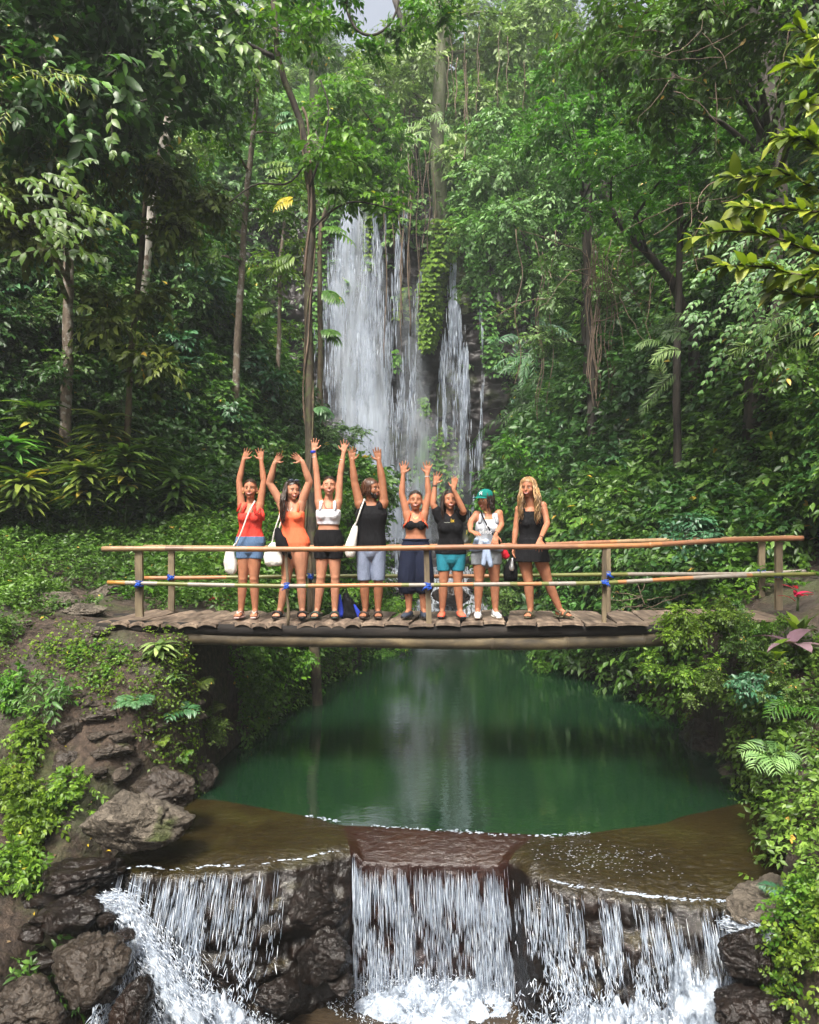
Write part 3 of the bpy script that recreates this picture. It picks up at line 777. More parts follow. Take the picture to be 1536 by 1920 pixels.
# ---- boulders and stones
M_PEBBLE = rock_mat('small_stones', (0.02, 0.015, 0.011), (0.07, 0.055, 0.042), (0.16, 0.13, 0.105), wet=.3, scale=6)
def rock(px, py, Y, sx, sy, sz, seed, label, mat=None, rz=0.0, name='rock', snap=True, group=None, res=84):
    p = at(px, py, Y)
    if p.z - gh(p.x, p.y) > 0.12 and Y < 19 and p.z > 0.0 and snap: p = hit(px, py) - Vector((0, 0, sz * 0.25))
    mb = MB().ell((0, 0, 0), (1, 1, 1), nu=res, nv=int(res * .64))
    V = mb.V[0]; N = V.copy()
    r1 = nz(N, 1.1, 4, seed); r2 = nz(N, 3.4, 4, seed + 2)
    # chiselled planes
    rs = np.random.default_rng(int(seed * 10) + 3); lim = np.full(len(V), 9.0)
    for k in range(22):
        d = rs.normal(size=3); d /= np.linalg.norm(d); h = rs.uniform(0.60, 0.95)
        dd = N @ d; lim = np.minimum(lim, np.where(dd > 0.05, h / np.maximum(dd, 0.05), 9.0))
    rad = np.minimum(1.15 + 0.25 * r1, lim + .03 * nz(N, 5, 3, seed + 6)) + 0.05 * r2 + .03 * nz(N, 9, 4, seed + 8) - .10 * np.maximum(0, .16 - np.abs(nz(N, 1.7, 3, seed + 11))) / .16 - .05 * np.maximum(0, .2 - np.abs(nz(N, 4, 3, seed + 13))) / .2
    V = V * rad[:, None] * np.array([sx, sy, sz])
    c, s = math.cos(rz), math.sin(rz)
    V = np.stack([V[:, 0] * c - V[:, 1] * s, V[:, 0] * s + V[:, 1] * c, V[:, 2]], 1)
    mb.V[0] = V
    o = mb.build(name, mat or M_ROCK, smooth=True, loc=(p.x, p.y, p.z))
    return tag(o, label, 'rock', group)

rock(262, 1538, 6.15, .46, .38, .27, 1, 'large flat grey boulder at the water edge on the left, front one of the pair', rz=.12, snap=False)
rock(318, 1482, 6.7, .32, .32, .22, 2, 'grey boulder behind the large flat one on the left pool edge', M_ROCKW, snap=False)
rock(375, 1462, 7.1, .20, .2, .2, 3, 'small rounded rock at the tip of the left bank, touching the pool', M_ROCKW)
rock(300, 1392, 7.0, .10, .09, .06, 4, 'small brown stone below the broad fern on the left path', M_ROCK)
rock(190, 1330, 6.9, .22, .2, .08, 5, 'flat dark stone step in the left path, uppermost of three', M_ROCKW)
rock(130, 1360, 6.6, .2, .2, .12, 6, 'dark mossy stone step at the left of the path', M_ROCKW)
rock(215, 1400, 6.75, .26, .2, .08, 7, 'flat dark stone step in the middle of the left path', M_ROCKW)
rock(120, 1475, 6.3, .14, .12, .06, 8, 'low flat stone left of the large flat boulder', M_ROCKW)
rock(130, 1415, 6.35, .14, .14, .08, 9, 'rounded mossy stone beside the left ground plants', M_ROCKW)
rock(150, 1640, 5.85, .40, .3, .14, 10, 'wet brown rock slab left of the left fall', M_WETROCK, snap=False)
rock(140, 1710, 5.5, .26, .24, .13, 11, 'wet dark boulder at the left of the left fall, upper one', M_WETROCK)
rock(230, 1660, 5.75, .28, .2, .16, 12, 'small wet rock that splits the left fall', M_WETROCK)
rock(170, 1810, 5.0, .28, .28, .22, 13, 'dark cracked boulder at the lower left, lapped by the left fall', M_ROCKW, rz=.5)
rock(50, 1880, 4.7, .26, .26, .18, 14, 'mossy boulder in the lower left corner of the stream', M_ROCKW)
rock(250, 1890, 4.85, .16, .2, .2, 15, 'small black rock in the white splash at lower left', M_WETROCK)
rock(90, 1670, 5.6, .24, .22, .08, 16, 'flat wet rock below the left bright ground plants', M_WETROCK)
rock(610, 1790, 5.95, .26, .2, .26, 17, 'glistening black boulder between the left and middle falls, lower one', M_WETROCK)
rock(590, 1700, 6.05, .28, .2, .28, 18, 'glistening black rock face between the left and middle falls', M_WETROCK)
rock(520, 1860, 5.75, .2, .18, .12, 19, 'low black boulder at the foot of the rock between the falls', M_WETROCK)
rock(640, 1850, 5.85, .12, .12, .10, 20, 'small black stone beside the foam of the middle fall', M_WETROCK)
rock(1440, 1700, 5.55, .30, .3, .20, 21, 'pale grey boulder at the right end of the right rock shelf', rz=-.3)
rock(1500, 1560, 6.2, .42, .34, .34, 22, 'big brown grey rock at the right image edge above the right shelf', rz=.4)
rock(1400, 1535, 6.85, .16, .16, .18, 23, 'grey angular rock at the right pool edge', rz=.2)
rock(1405, 1800, 5.2, .22, .2, .24, 24, 'black wet boulder right of the wide foaming fall', M_WETROCK)
rock(1400, 1885, 5.0, .30, .25, .14, 25, 'low black wet rock in the lower right of the stream', M_WETROCK)
rock(1480, 1250, 7.0, .3, .3, .2, 26, 'dark rock under the purple leaved plant', M_ROCKW)
rock(1330, 1400, 7.3, .5, .5, .5, 27, 'dark overhanging rock of the right bank above the pool', M_ROCKW)
rock(1380, 1460, 6.9, .35, .4, .4, 28, 'dark undercut rock at the right pool bank, nearer one', M_ROCKW)
rock(90, 1125, 9.3, .42, .35, .12, 29, 'pale flat stone step at the left end of the bridge', M_ROCK)
rock(195, 1112, 9.8, .26, .25, .16, 30, 'grey pointed stone beside the left bridge end', M_ROCK)
rock(160, 1145, 8.9, .3, .25, .08, 31, 'brown flat stone at the left end of the deck', M_ROCK)
rock(95, 1085, 10.2, .2, .2, .2, 32, 'mossy stone behind the pale step at left', M_ROCKW)
rock(42, 1172, 8.1, .12, .12, .09, 33, 'white grey stone on the left path edge, upper one', M_ROCK)
rock(15, 1195, 7.9, .14, .12, .12, 34, 'light grey stone at the left image edge by the path', M_ROCK)
rock(185, 1182, 7.85, .1, .08, .06, 35, 'yellowish stone under the left bridge end', M_ROCK)
rock(505, 1110, 10.6, .28, .25, .2, 36, 'grey stone behind the bridge below the red flower', M_ROCK)
rock(345, 1118, 10.2, .18, .2, .18, 37, 'slanted grey stone behind the second bridge post', M_ROCK)
_rp = np.random.default_rng(12)
for k in range(90):
    rr_ = .025 + .12 * _rp.random() ** 2
    rock(_rp.uniform(90, 380), _rp.uniform(1290, 1490), 6.8, rr_, rr_ * _rp.uniform(.6, 1), rr_ * _rp.uniform(.3, .6), 60 + k, 'small brown stone lying loose on the left dirt slope', M_PEBBLE, rz=_rp.uniform(0, 3), name='stone', group='loose stones on the left dirt slope', res=20)
for k in range(20):
    rr_ = _rp.uniform(.05, .16)
    rock(_rp.uniform(0, 240), _rp.uniform(1095, 1190), 9, rr_, rr_ * _rp.uniform(.7, 1), rr_ * _rp.uniform(.3, .6), 140 + k, 'pale stone on the path at the left end of the bridge', M_ROCK, rz=_rp.uniform(0, 3), name='stone', group='pale stones on the path at the left bridge end', res=24)
for k in range(22):
    rr_ = _rp.uniform(.06, .16)
    rock(_rp.uniform(40, 250), _rp.uniform(1620, 1900), 5.4, rr_, rr_ * _rp.uniform(.7, 1), rr_ * _rp.uniform(.35, .7), 100 + k, 'small wet stone at the lower left of the stream', M_WETROCK, rz=_rp.uniform(0, 3), name='stone', group='wet stones at the lower left', res=20)
for k, (a, b_, c_) in enumerate([(640, 1150, 21), (760, 1120, 23), (905, 1098, 24.5), (690, 1085, 25.5), (980, 1140, 20.8), (850, 1120, 22.5)]):
    rock(a, b_, c_, .6, .5, .35, 40 + k, 'dark stream stone among the rapids behind the bridge', M_WETROCK, group='stream stones behind the bridge')
# ================================================================== the bamboo bridge
def wood_mat(name, a, b_, c, rough=0.6, stretch=(2, 14, 14), wet=0.0):
    m, nt, b = new_mat(name)
    geo = node(nt, 'ShaderNodeNewGeometry')
    n1 = noise(nt, mapping(nt, geo.outputs['Position'], stretch), 1.0, 6, 0.6, 0.2)
    n2 = noise(nt, geo.outputs['Position'], 3.0, 4, 0.6)
    v = node(nt, 'ShaderNodeAttribute', attribute_name='var')
    r = ramp(nt, n1.outputs['Fac'], [(0.3, a), (0.5, b_), (0.72, c)])
    cc = mixc(nt, math_n(nt, 'MULTIPLY', ramp(nt, n2.outputs['Fac'], [(0.45, (0, 0, 0)), (0.65, (1, 1, 1))]).outputs[0], 0.5), r.outputs[0], a)
    hs = node(nt, 'ShaderNodeHueSaturation'); nt.links.new(cc, hs.inputs['Color'])
    vv = math_n(nt, 'MULTIPLY_ADD', v.outputs['Fac'], 0.9); nt.nodes[-1].inputs[2].default_value = 0.55
    nt.links.new(vv, hs.inputs['Value']); nt.links.new(hs.outputs[0], b.inputs['Base Color'])
    b.inputs['Roughness'].default_value = rough
    bump(nt, b, n1.outputs['Fac'], 0.6, 0.01)
    return m
M_DECK = wood_mat('weathered_split_bamboo', (0.055, 0.040, 0.030), (0.165, 0.120, 0.088), (0.34, 0.26, 0.19), 0.75, (14, 2.0, 14))
M_POST = wood_mat('post_wood', (0.06, 0.045, 0.03), (0.15, 0.115, 0.07), (0.25, 0.20, 0.12), 0.8, (14, 14, 2))
M_LOGD = wood_mat('black_log', (0.004, 0.003, 0.0025), (0.011, 0.008, 0.007), (0.035, 0.028, 0.022), 0.9, (2, 12, 12))
M_LOGB = wood_mat('old_bamboo_beam', (0.018, 0.013, 0.007), (0.065, 0.048, 0.025), (0.15, 0.115, 0.06), 0.75, (3, 9, 9))
M_ROPE = plain('blue_cord', (0.01, 0.07, 0.42), 0.5, 0.35, 60)

def bamboo_mat(name, stops, scale):
    """stops = bamboo tones that change from joint to joint along the pole"""
    m, nt, b = new_mat(name)
    v = node(nt, 'ShaderNodeAttribute', attribute_name='var')
    geo = node(nt, 'ShaderNodeNewGeometry')
    r = ramp(nt, v.outputs['Fac'], stops, 'CONSTANT'); n3 = noise(nt, mapping(nt, geo.outputs['Position'], (2.2, 30, 30)), 1.0, 4, .6)
    n1 = noise(nt, mapping(nt, geo.outputs['Position'], (5, 40, 40)), 1.0, 5, 0.65)
    n2 = noise(nt, geo.outputs['Position'], scale, 5, 0.7)
    c = mixc(nt, math_n(nt, 'MULTIPLY', ramp(nt, n2.outputs['Fac'], [(0.5, (0, 0, 0)), (0.62, (1, 1, 1))]).outputs[0], 0.35), r.outputs[0], (0.20, 0.14, 0.09))
    c = mixc(nt, 0.5, c, mixc(nt, n1.outputs['Fac'], (0.35, 0.30, 0.25), (1.0, 1.0, 1.0)), 'MULTIPLY')
    c = mixc(nt, ramp(nt, n3.outputs['Fac'], [(0.55, (0, 0, 0)), (0.72, (.7, .7, .7))]).outputs[0], c, (0.13, 0.095, 0.065))
    nt.links.new(c, b.inputs['Base Color']); b.inputs['Roughness'].default_value = 0.42; bump(nt, b, n1.outputs['Fac'], .4, .004)
    return m
ORG = (0.46, 0.205, 0.085); TAN = (0.38, 0.25, 0.14); YEL = (0.50, 0.25, 0.05); GRN = (0.17, 0.19, 0.05); GRY = (0.33, 0.30, 0.27); BRN = (0.20, 0.125, 0.085); RED = (0.33, 0.150, 0.080)
M_BTOP = bamboo_mat('orange_bamboo', [(0.0, BRN), (0.16, TAN), (0.34, ORG), (0.55, RED), (0.75, ORG), (0.9, TAN)], 9)
M_BLOW = bamboo_mat('mottled_bamboo', [(0.0, YEL), (0.2, GRY), (0.4, GRN), (0.6, ORG), (0.8, GRY), (0.92, YEL)], 9)

def bamboo(name, pix, Ys, r, mat, parent, vars_, joint=0.42, seed=0):
    """bamboo pole through pixel points with swollen joints; vars_ = (fraction, var) colour runs"""
    P = np.array([tuple(at(px, py, Y)) for (px, py), Y in zip(pix, Ys)])
    d = np.concatenate([[0], np.cumsum(np.linalg.norm(np.diff(P, axis=0), axis=1))]); L = d[-1]
    s = [0.0]
    rs = np.random.default_rng(seed + 5); x = rs.uniform(0.1, 0.4)
    js = []
    while x < L: js.append(x); x += joint * rs.uniform(0.8, 1.25)
    samp = [(0.0, r), (L, r)]
    for j in js: samp += [(j - 0.02, r), (j - 0.006, r * 1.10), (j, r * 1.03), (j + 0.006, r * 1.10), (j + 0.02, r)]
    for x in np.arange(0.12, L, 0.17): samp.append((x, r * (1 + 0.015 * math.sin(x * 9))))
    samp = sorted((min(max(a, 0), L), b) for a, b in samp)
    pts = [[np.interp(a, d, P[:, k]) for k in range(3)] for a, _ in samp]
    pts = np.array(pts); pts[:, 2] += 0.006 * np.sin(np.array([a for a, _ in samp]) * 1.7 + seed)
    keep = [0] + [i for i in range(1, len(samp)) if samp[i][0] - samp[i - 1][0] > 1e-4]
    pts = pts[keep]; rr = [samp[i][1] for i in keep]
    mb = MB(); mb.tube(pts, rr, 12)
    fr = np.array([samp[i][0] / L for i in keep]); vv = np.zeros(len(fr))
    for a, v in vars_: vv[fr >= a] = v
    mb.var[-1] = np.repeat(vv, 12)
    return mb.build(name, mat, parent)

DZ = at(800, 1168, 8.0).z      # deck top at the near edge, about 1.76 m above the pool
def make_bridge():
    T = empty('bamboo_bridge', (0.4, 8.6, 1.4))
    tag(T, 'bamboo footbridge over the green pool with eight people standing on it', 'bridge')
    # deck of half round bamboo and planks laid crosswise
    r = np.random.default_rng(4); mb = MB()
    x = at(178, 1160, 8.05).x; xe = at(1420, 1160, 8.6).x
    while x < xe:
        left = x < -0.7
        w = r.uniform(0.15, 0.21) if left else r.uniform(0.24, 0.36)
        th = 0.035 if left else 0.028
        sh = 0.24 * (x + 1) * 0.12 + r.uniform(-0.02, 0.02)
        y0 = 8.0 + r.uniform(-0.05, 0.05) + max(0, x - 2) * 0.08; y1 = 9.32 + r.uniform(-0.05, 0.05) + max(0, x - 2) * 0.08
        arc = 0.028 if left else 0.010
        z = DZ - 0.002 + 0.012 * math.sin(x) + r.uniform(-0.010, 0.008) + max(0, x - 2.4) * 0.02
        n = 9; ny = 14; V = []
        skew = r.uniform(-0.06, 0.06) + 0.13
        gapw = r.uniform(0.004, 0.02)
        jag = r.normal(size=(ny, 2)) * 0.006
        tw = r.uniform(-0.006, 0.006)
        for j in range(ny):
            y = y0 + (y1 - y0) * j / (ny - 1)
            for i in range(n):
                u = -1 + 2 * i / (n - 1)
                xx = x + w / 2 + u * (w / 2 - gapw / 2) + skew * (y - y0) + (jag[j, 0] if i == 0 else jag[j, 1] if i == n - 1 else 0)
                V.append((xx, y, z + arc * (1 - u * u) - 0.008 + tw * u + 0.003 * math.sin(y * 13 + x * 7)))
        m = len(V)
        V += [(a, b, c - th) for a, b, c in V]
        F = []
        for j in range(ny - 1):
            for i in range(n - 1):
                a = j * n + i; F.append((a, a + 1, a + n + 1, a + n)); F.append((m + a, m + a + n, m + a + n + 1, m + a + 1))
        for j in range(ny - 1):
            a = j * n; F.append((a, a + n, m + a + n, m + a)); a = j * n + n - 1; F.append((a, m + a, m + a + n, a + n))
        for i in range(n - 1):
            F.append((i, m + i, m + i + 1, i + 1)); a = (ny - 1) * n + i; F.append((a, a + 1, m + a + 1, m + a))
        mb.add(V, F, r.uniform(0.25, 0.8))
        x += w
    mb.build('deck', M_DECK, T, smooth=False)
    # carrying beams: a black log and a bamboo beam below it, near and far side
    def logbeam(pix, Y, rad, mat, nm, seg=14, bamb=False):
        P = [at(px, py, y) for (px, py), y in zip(pix, Y)]
        if bamb: return bamboo(nm, pix, Y, rad, mat, T, [(0, .55), (.3, .75), (.55, .5), (.8, .25)], 0.85, 3)
        pts = []; rr = []
        for i in range(30):
            t = i / 29; q = t * (len(P) - 1); k = min(int(q), len(P) - 2); f = q - k
            pts.append(P[k].lerp(P[k + 1], f)); rr.append(rad * (1 + 0.05 * math.sin(i * 1.3)))
        return MB().tube(pts, rr, seg, bump=0.05).build(nm, mat, T)
    logbeam([(185, 1174), (500, 1181), (800, 1185), (1250, 1180), (1420, 1168)], [8.1, 8.08, 8.08, 8.15, 8.5], 0.070, M_LOGD, 'beam')
    logbeam([(238, 1191), (500, 1200), (800, 1206), (1000, 1206), (1250, 1200)], [8.10] * 5, 0.070, M_LOGB, 'beam', bamb=True)
    logbeam([(215, 1160), (700, 1168), (1400, 1160)], [9.2] * 3, 0.065, M_LOGD, 'beam')
    logbeam([(245, 1178), (700, 1190), (1300, 1184)], [9.2] * 3, 0.06, M_LOGD, 'beam')
    # knots of lashing hanging under the planks
    # posts
    def post(px0, py0, px1, py1, Y, w, d=None, kind='box'):
        a, b = at(px0, py0, Y), at(px1, py1, Y); mb = MB()
        if kind == 'box':
            n = 6; V = []; 
            for i in range(n):
                p = a.lerp(b, i / (n - 1)); o = 0.003 * math.sin(i * 2 + px0)
                for (sx, sy) in ((-1, -1), (1, -1), (1, 1), (-1, 1)): V.append((p.x + sx * w / 2 + o, p.y + sy * (d or w) / 2, p.z))
            F = [(0, 1, 2, 3), tuple((n - 1) * 4 + k for k in (3, 2, 1, 0))]
            for i in range(n - 1):
                for k in range(4): F.append((i * 4 + k, i * 4 + 4 + k, i * 4 + 4 + (k + 1) % 4, i * 4 + (k + 1) % 4))
            mb.add(V, F, 0.6); sm = False
        else:
            pts = [a.lerp(b, i / 8) + Vector((0.006 * math.sin(i * 1.7 + px0), 0, 0)) for i in range(9)]
            mb.tube(pts, [w / 2 * (1 + 0.12 * math.sin(i * 2.1)) for i in range(9)], 9); sm = True
        return mb.build('post', M_POST, T, smooth=sm)
    post(261, 1034, 262, 1156, 8.04, 0.08, 0.05)
    post(537, 1034, 541, 1172, 8.05, 0.034, kind='round')
    post(799, 1032, 805, 1176, 8.05, 0.058, 0.04)
    post(1133, 1026, 1133, 1172, 8.06, 0.045, 0.04)
    post(1460, 1016, 1460, 1144, 8.45, 0.075, 0.05)
    post(322, 1028, 322, 1146, 9.2, 0.075, 0.05)
    post(582, 1030, 584, 1148, 9.2, 0.045, kind='round')
    post(1141, 1022, 1141, 1148, 9.2, 0.05, 0.04)
    post(1428, 1012, 1428, 1120, 9.7, 0.08, 0.05)
    # rails
    bamboo('top_rail', [(192, 1030), (420, 1029), (770, 1028), (1040, 1025), (1200, 1022), (1340, 1014), (1505, 1010)], [8.0, 8.0, 8.0, 8.0, 8.08, 8.25, 8.45], 0.0295, M_BTOP, T,
           [(0, .2), (.09, .1), (.11, .2), (.19, .4), (.45, .6), (.66, .4), (.78, .6)], 0.8, 1)
    bamboo('lower_rail', [(202, 1093), (540, 1098), (803, 1098), (1133, 1092), (1340, 1082), (1528, 1076)], [7.98, 7.98, 7.98, 8.0, 8.2, 8.4], 0.023, M_BLOW, T,
           [(0, .1), (.03, .3), (.06, .5), (.11, .3), (.18, .5), (.23, .3), (.27, .7), (.40, .3), (.45, .7), (.5, .3), (.545, .7), (.6, .3), (.65, .5), (.7, .85), (.75, .7), (.8, .85), (.9, .5)], 0.6, 2)
    bamboo('top_rail', [(270, 1026), (700, 1027), (1040, 1020), (1490, 1007)], [9.15, 9.15, 9.2, 9.7], 0.030, M_BTOP, T, [(0, .2), (.2, .4), (.5, .6), (.7, .2)], 0.8, 3)
    bamboo('lower_rail', [(268, 1083), (760, 1080), (1140, 1078), (1400, 1075), (1510, 1071)], [9.15, 9.15, 9.15, 9.5, 9.7], 0.024, M_BLOW, T, [(0, .7), (.12, .5), (.4, .7), (.5, .5), (.7, .3)], 0.6, 4)
    # blue cord ties
    def tie(px, py, Y, w=0.055, s=1):
        c = at(px, py, Y); mb = MB(); rr = random.Random(px)
        for k in range(5):
            pts = []
            for a in range(13):
                t = 2 * PI * a / 12
                pts.append((c.x + (w * 0.75) * math.cos(t), c.y - 0.005 + 0.045 * math.sin(t), c.z + (k - 2) * 0.007 + 0.018 * math.sin(t + k * 1.3 + px)))
            mb.tube(pts, 0.0055, 5)
        for k in range(3):
            p = c + Vector((rr.uniform(-.03, .03), -0.05, rr.uniform(-.01, .01)))
            mb.tube([p, p + Vector((rr.uniform(-.03, .03), -.01, -0.02)), p + Vector((rr.uniform(-.05, .05), 0, -0.04))], 0.006, 5)
        mb.ell(c + Vector((0, -0.045, 0)), (0.02, 0.014, 0.016), nu=8, nv=6)
        mb.build('rope_tie', M_ROPE, T)
    for q in ((262, 1094, 8.0, .06), (538, 1098, 8.0, .045), (803, 1098, 8.0, .055), (1134, 1092, 8.0, .05), (1460, 1078, 8.43, .06), (321, 1082, 9.15, .06), (583, 1080, 9.15, .05), (1139, 1077, 9.15, .05), (1428, 1072, 9.65, .06)):
        tie(*q)
    return T
make_bridge()
# ================================================================== vegetation
ZH = np.array([0, 0, 1.0])
T4 = np.array([(0, 0, 0), (.45, .5, .05), (1, 0, -.12), (.45, -.5, .05)]); F4 = np.array([(0, 3, 2), (0, 2, 1)])
T8 = np.array([(0, 0, 0), (.28, .42, .05), (.3, 0, 0), (.28, -.42, .05), (.66, .36, .01), (.68, 0, -.05), (.66, -.36, .01), (1, 0, -.2)])
F8 = np.array([(0, 2, 1), (0, 3, 2), (1, 2, 5), (1, 5, 4), (2, 3, 6), (2, 6, 5), (4, 5, 7), (5, 6, 7)])
_t = np.linspace(0, 1, 7)
_w = 0.5 * np.sin(np.pi * (0.12 + 0.88 * _t) ** 0.8) ** 0.7; _w[-1] = 0.0
TS = np.array([p for t, w in zip(_t, _w) for p in ((t * (1 - .12 * t), w, -0.55 * t * t + .04), (t * (1 - .12 * t), 0, -0.55 * t * t), (t * (1 - .12 * t), -w, -0.55 * t * t + .04))])
FS = np.array([q for i in range(6) for q in ((3 * i, 3 * i + 1, 3 * i + 4), (3 * i, 3 * i + 4, 3 * i + 3), (3 * i + 1, 3 * i + 2, 3 * i + 5), (3 * i + 1, 3 * i + 5, 3 * i + 4))])

def unit(v): return v / (np.linalg.norm(v, axis=-1, keepdims=True) + 1e-9)

class Leaves:
    def __init__(s): s.L = []; s.S = []
    def put(s, pos, d, nrm, ln, wd, var): s.L.append((pos, d, nrm, ln, wd, var))
    def stem(s, P0, P1, P2, r): s.S.append((P0, P1, P2, np.broadcast_to(r, (len(P0),))))
    def leaf_mesh(s, name, T=T8, F=F8):
        pos, d, nrm, ln, wd, var = [np.concatenate([l[i] for l in s.L]) for i in range(6)]
        x = unit(d); z = unit(nrm - x * np.sum(nrm * x, 1, keepdims=True)); y = np.cross(z, x)
        V = pos[:, None] + x[:, None] * (T[None, :, 0:1] * ln[:, None, None]) + y[:, None] * (T[None, :, 1:2] * wd[:, None, None]) + z[:, None] * (T[None, :, 2:3] * ln[:, None, None])
        n, k = len(pos), len(T)
        Fa = (F[None] + (np.arange(n) * k)[:, None, None]).reshape(-1, 3)
        return mesh_np(name, V.reshape(-1, 3), Fa, smooth=False, var=np.repeat(var, k))
    def stem_mesh(s, name):
        P0, P1, P2, r = [np.concatenate([q[i] for q in s.S]) for i in range(4)]
        n = len(P0); ang = np.array([0, 2.094, 4.189]); V = []
        D = unit(P2 - P0); up = np.where(np.abs(D[:, 2:3]) > 0.9, np.array([[1.0, 0, 0]]), np.array([[0, 0, 1.0]]))
        A = unit(np.cross(D, up)); B = np.cross(D, A)
        for P, k in ((P0, 1.0), (P1, 0.8), (P2, 0.35)):
            V.append(P[:, None] + (A[:, None] * np.cos(ang)[None, :, None] + B[:, None] * np.sin(ang)[None, :, None]) * (r * k)[:, None, None])
        V = np.stack(V, 1).reshape(-1, 3)
        F = []
        for a in range(2):
            for c in range(3):
                c2 = (c + 1) % 3; F.append((a * 3 + c, a * 3 + c2, a * 3 + 3 + c2, a * 3 + 3 + c))
        F = np.array(F); Fa = (F[None] + (np.arange(n) * 9)[:, None, None]).reshape(-1, 4)
        return mesh_np(name, V, Fa, smooth=True)

def rachis(LV, P, D, U, L, n, ll, asp, ang=0.9, droop=0.5, jit=0.15, taper='leaf', ldroop=0.25, clump=None, stem_r=0.004, vr=0.5, r=None, start=0.12):
    """many stalks at once, each with n pairs of leaflets"""
    r = r or rng
    R = len(P); D = unit(D); L = np.broadcast_to(np.asarray(L, float), (R,)); ll = np.broadcast_to(np.asarray(ll, float), (R,))
    t = np.linspace(start, 1.0, n)
    pos = P[:, None] + D[:, None] * (L[:, None] * t)[..., None] - ZH * (droop * L[:, None] * t ** 2 * 0.5)[..., None]
    Tn = unit(D[:, None] - ZH * (droop * t)[None, :, None])
    U = unit(U[:, None] - Tn * np.sum(U[:, None] * Tn, 2, keepdims=True)); S = np.cross(Tn, U)
    if clump is None: clump = r.random(R)
    for side in (-1, 1):
        a = ang * (1 - 0.35 * t)[None, :, None]
        d = Tn * np.cos(a) + S * side * np.sin(a) + r.normal(size=(R, n, 3)) * jit - ZH * ldroop
        f = {'leaf': 0.75 + 0.35 * np.sin(np.pi * t), 'fern': np.maximum(0.12, np.sin(np.pi * (0.15 + 0.85 * t)) ** 0.7), 'palm': np.maximum(0.35, np.sin(np.pi * (0.2 + 0.72 * t)) ** 0.6)}[taper]
        ln = ll[:, None] * f[None] * (1 + jit * r.normal(size=(R, n)))
        var = np.clip(clump[:, None] * (1 - vr) + r.random((R, n)) * vr, 0, 1)
        var = np.where(r.random((R, n)) < 0.004, 1.0, var * 0.9)
        nr = U + r.normal(size=(R, n, 3)) * jit * 1.5
        q = pos + (Tn * (L[:, None, None] * 0.3 / max(n, 1)) if side > 0 and taper == 'leaf' else 0)
        LV.put(q.reshape(-1, 3), d.reshape(-1, 3), nr.reshape(-1, 3), ln.ravel(), (ln * asp).ravel(), var.ravel())
    # end leaf
    LV.put(pos[:, -1], Tn[:, -1] - ZH * ldroop, U[:, -1] + r.normal(size=(R, 3)) * jit, ll * (0.9 if taper == 'leaf' else .25), ll * asp * (1 if taper == 'leaf' else .25), np.clip(clump * .9, 0, .9))
    if stem_r: LV.stem(P, pos[:, n // 2], pos[:, -1], stem_r)

def rand_dirs(n, r, up=0.3, spread=1.0):
    d = r.normal(size=(n, 3)); d = unit(d) * spread; d[:, 2] = d[:, 2] * 0.8 + up
    return unit(d)

def lobe(LV, c, rad, n, ll, asp=.4, pairs=4, tw=None, r=None, flat=0.8, up=0.15, droop=0.6, ang=0.9, taper='leaf', ldroop=.3, jit=.2, toward=None, stem=0.004, vr=.5):
    """one clump of leafy twigs filling a rounded volume round c"""
    r = r or rng
    tw = tw or ll * 2.6
    d = rand_dirs(n, r, up)
    if toward is not None: d = unit(d + np.array(toward) * 0.45)
    rr = (0.25 + 0.75 * r.random(n) ** 0.6)[:, None] * rad
    nlump = 9; lc = rand_dirs(nlump, r, .1); lw = r.uniform(.62, 1.12, nlump)
    k = np.argmax(d @ lc.T, 1); rr = rr * lw[k][:, None]
    P = np.array(c)[None] + d * rr * np.array([1, 1, flat])
    D = unit(d * 0.8 + r.normal(size=(n, 3)) * 0.45 + ZH * 0.1)
    U = unit(ZH * 1.0 + d * 0.45 + r.normal(size=(n, 3)) * 0.25)
    cl = np.clip(0.5 + 0.45 * (lw[k] - .87) / .25 * .5 + r.normal(size=n) * .18 + 0.15 * d[:, 2], 0, 1)
    rachis(LV, P - D * tw * .5, D, U, tw * r.uniform(.7, 1.3, n), pairs, ll * r.uniform(.7, 1.2, n), asp, ang, droop, jit, taper, ldroop, cl, stem, vr, r)

# ---- leaf materials
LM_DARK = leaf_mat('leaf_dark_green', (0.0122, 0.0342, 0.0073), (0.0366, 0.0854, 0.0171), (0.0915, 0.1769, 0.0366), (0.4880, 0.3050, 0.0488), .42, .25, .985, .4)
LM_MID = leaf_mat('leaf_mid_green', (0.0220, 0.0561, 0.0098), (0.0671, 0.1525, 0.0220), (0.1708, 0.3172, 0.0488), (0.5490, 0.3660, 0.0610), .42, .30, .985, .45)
LM_BLUE = leaf_mat('leaf_blue_green', (0.0171, 0.0610, 0.0244), (0.0439, 0.1403, 0.0549), (0.1220, 0.2806, 0.1159), (0.3660, 0.3172, 0.0610), .38, .24, .99, 0.5)
LM_BRIGHT = leaf_mat('leaf_bright_green', (0.032, 0.078, 0.008), (0.088, 0.190, 0.016), (0.20, 0.34, 0.032), (0.6000, 0.5124, 0.0732), .42, .36, .985, .4)
LM_LIME = leaf_mat('leaf_yellow_green', (0.05, 0.095, 0.010), (0.145, 0.225, 0.018), (0.29, 0.37, 0.04), (0.6000, 0.5124, 0.0732), .40, .36, .97, .45)
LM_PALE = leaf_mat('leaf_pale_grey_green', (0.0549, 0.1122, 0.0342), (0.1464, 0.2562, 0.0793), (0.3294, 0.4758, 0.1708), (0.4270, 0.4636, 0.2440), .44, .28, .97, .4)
LM_OLIVE = leaf_mat('leaf_olive', (0.0342, 0.0610, 0.0110), (0.0915, 0.1464, 0.0244), (0.2074, 0.2684, 0.0488), (0.5490, 0.3904, 0.0610), .44, .28, .96, .4)
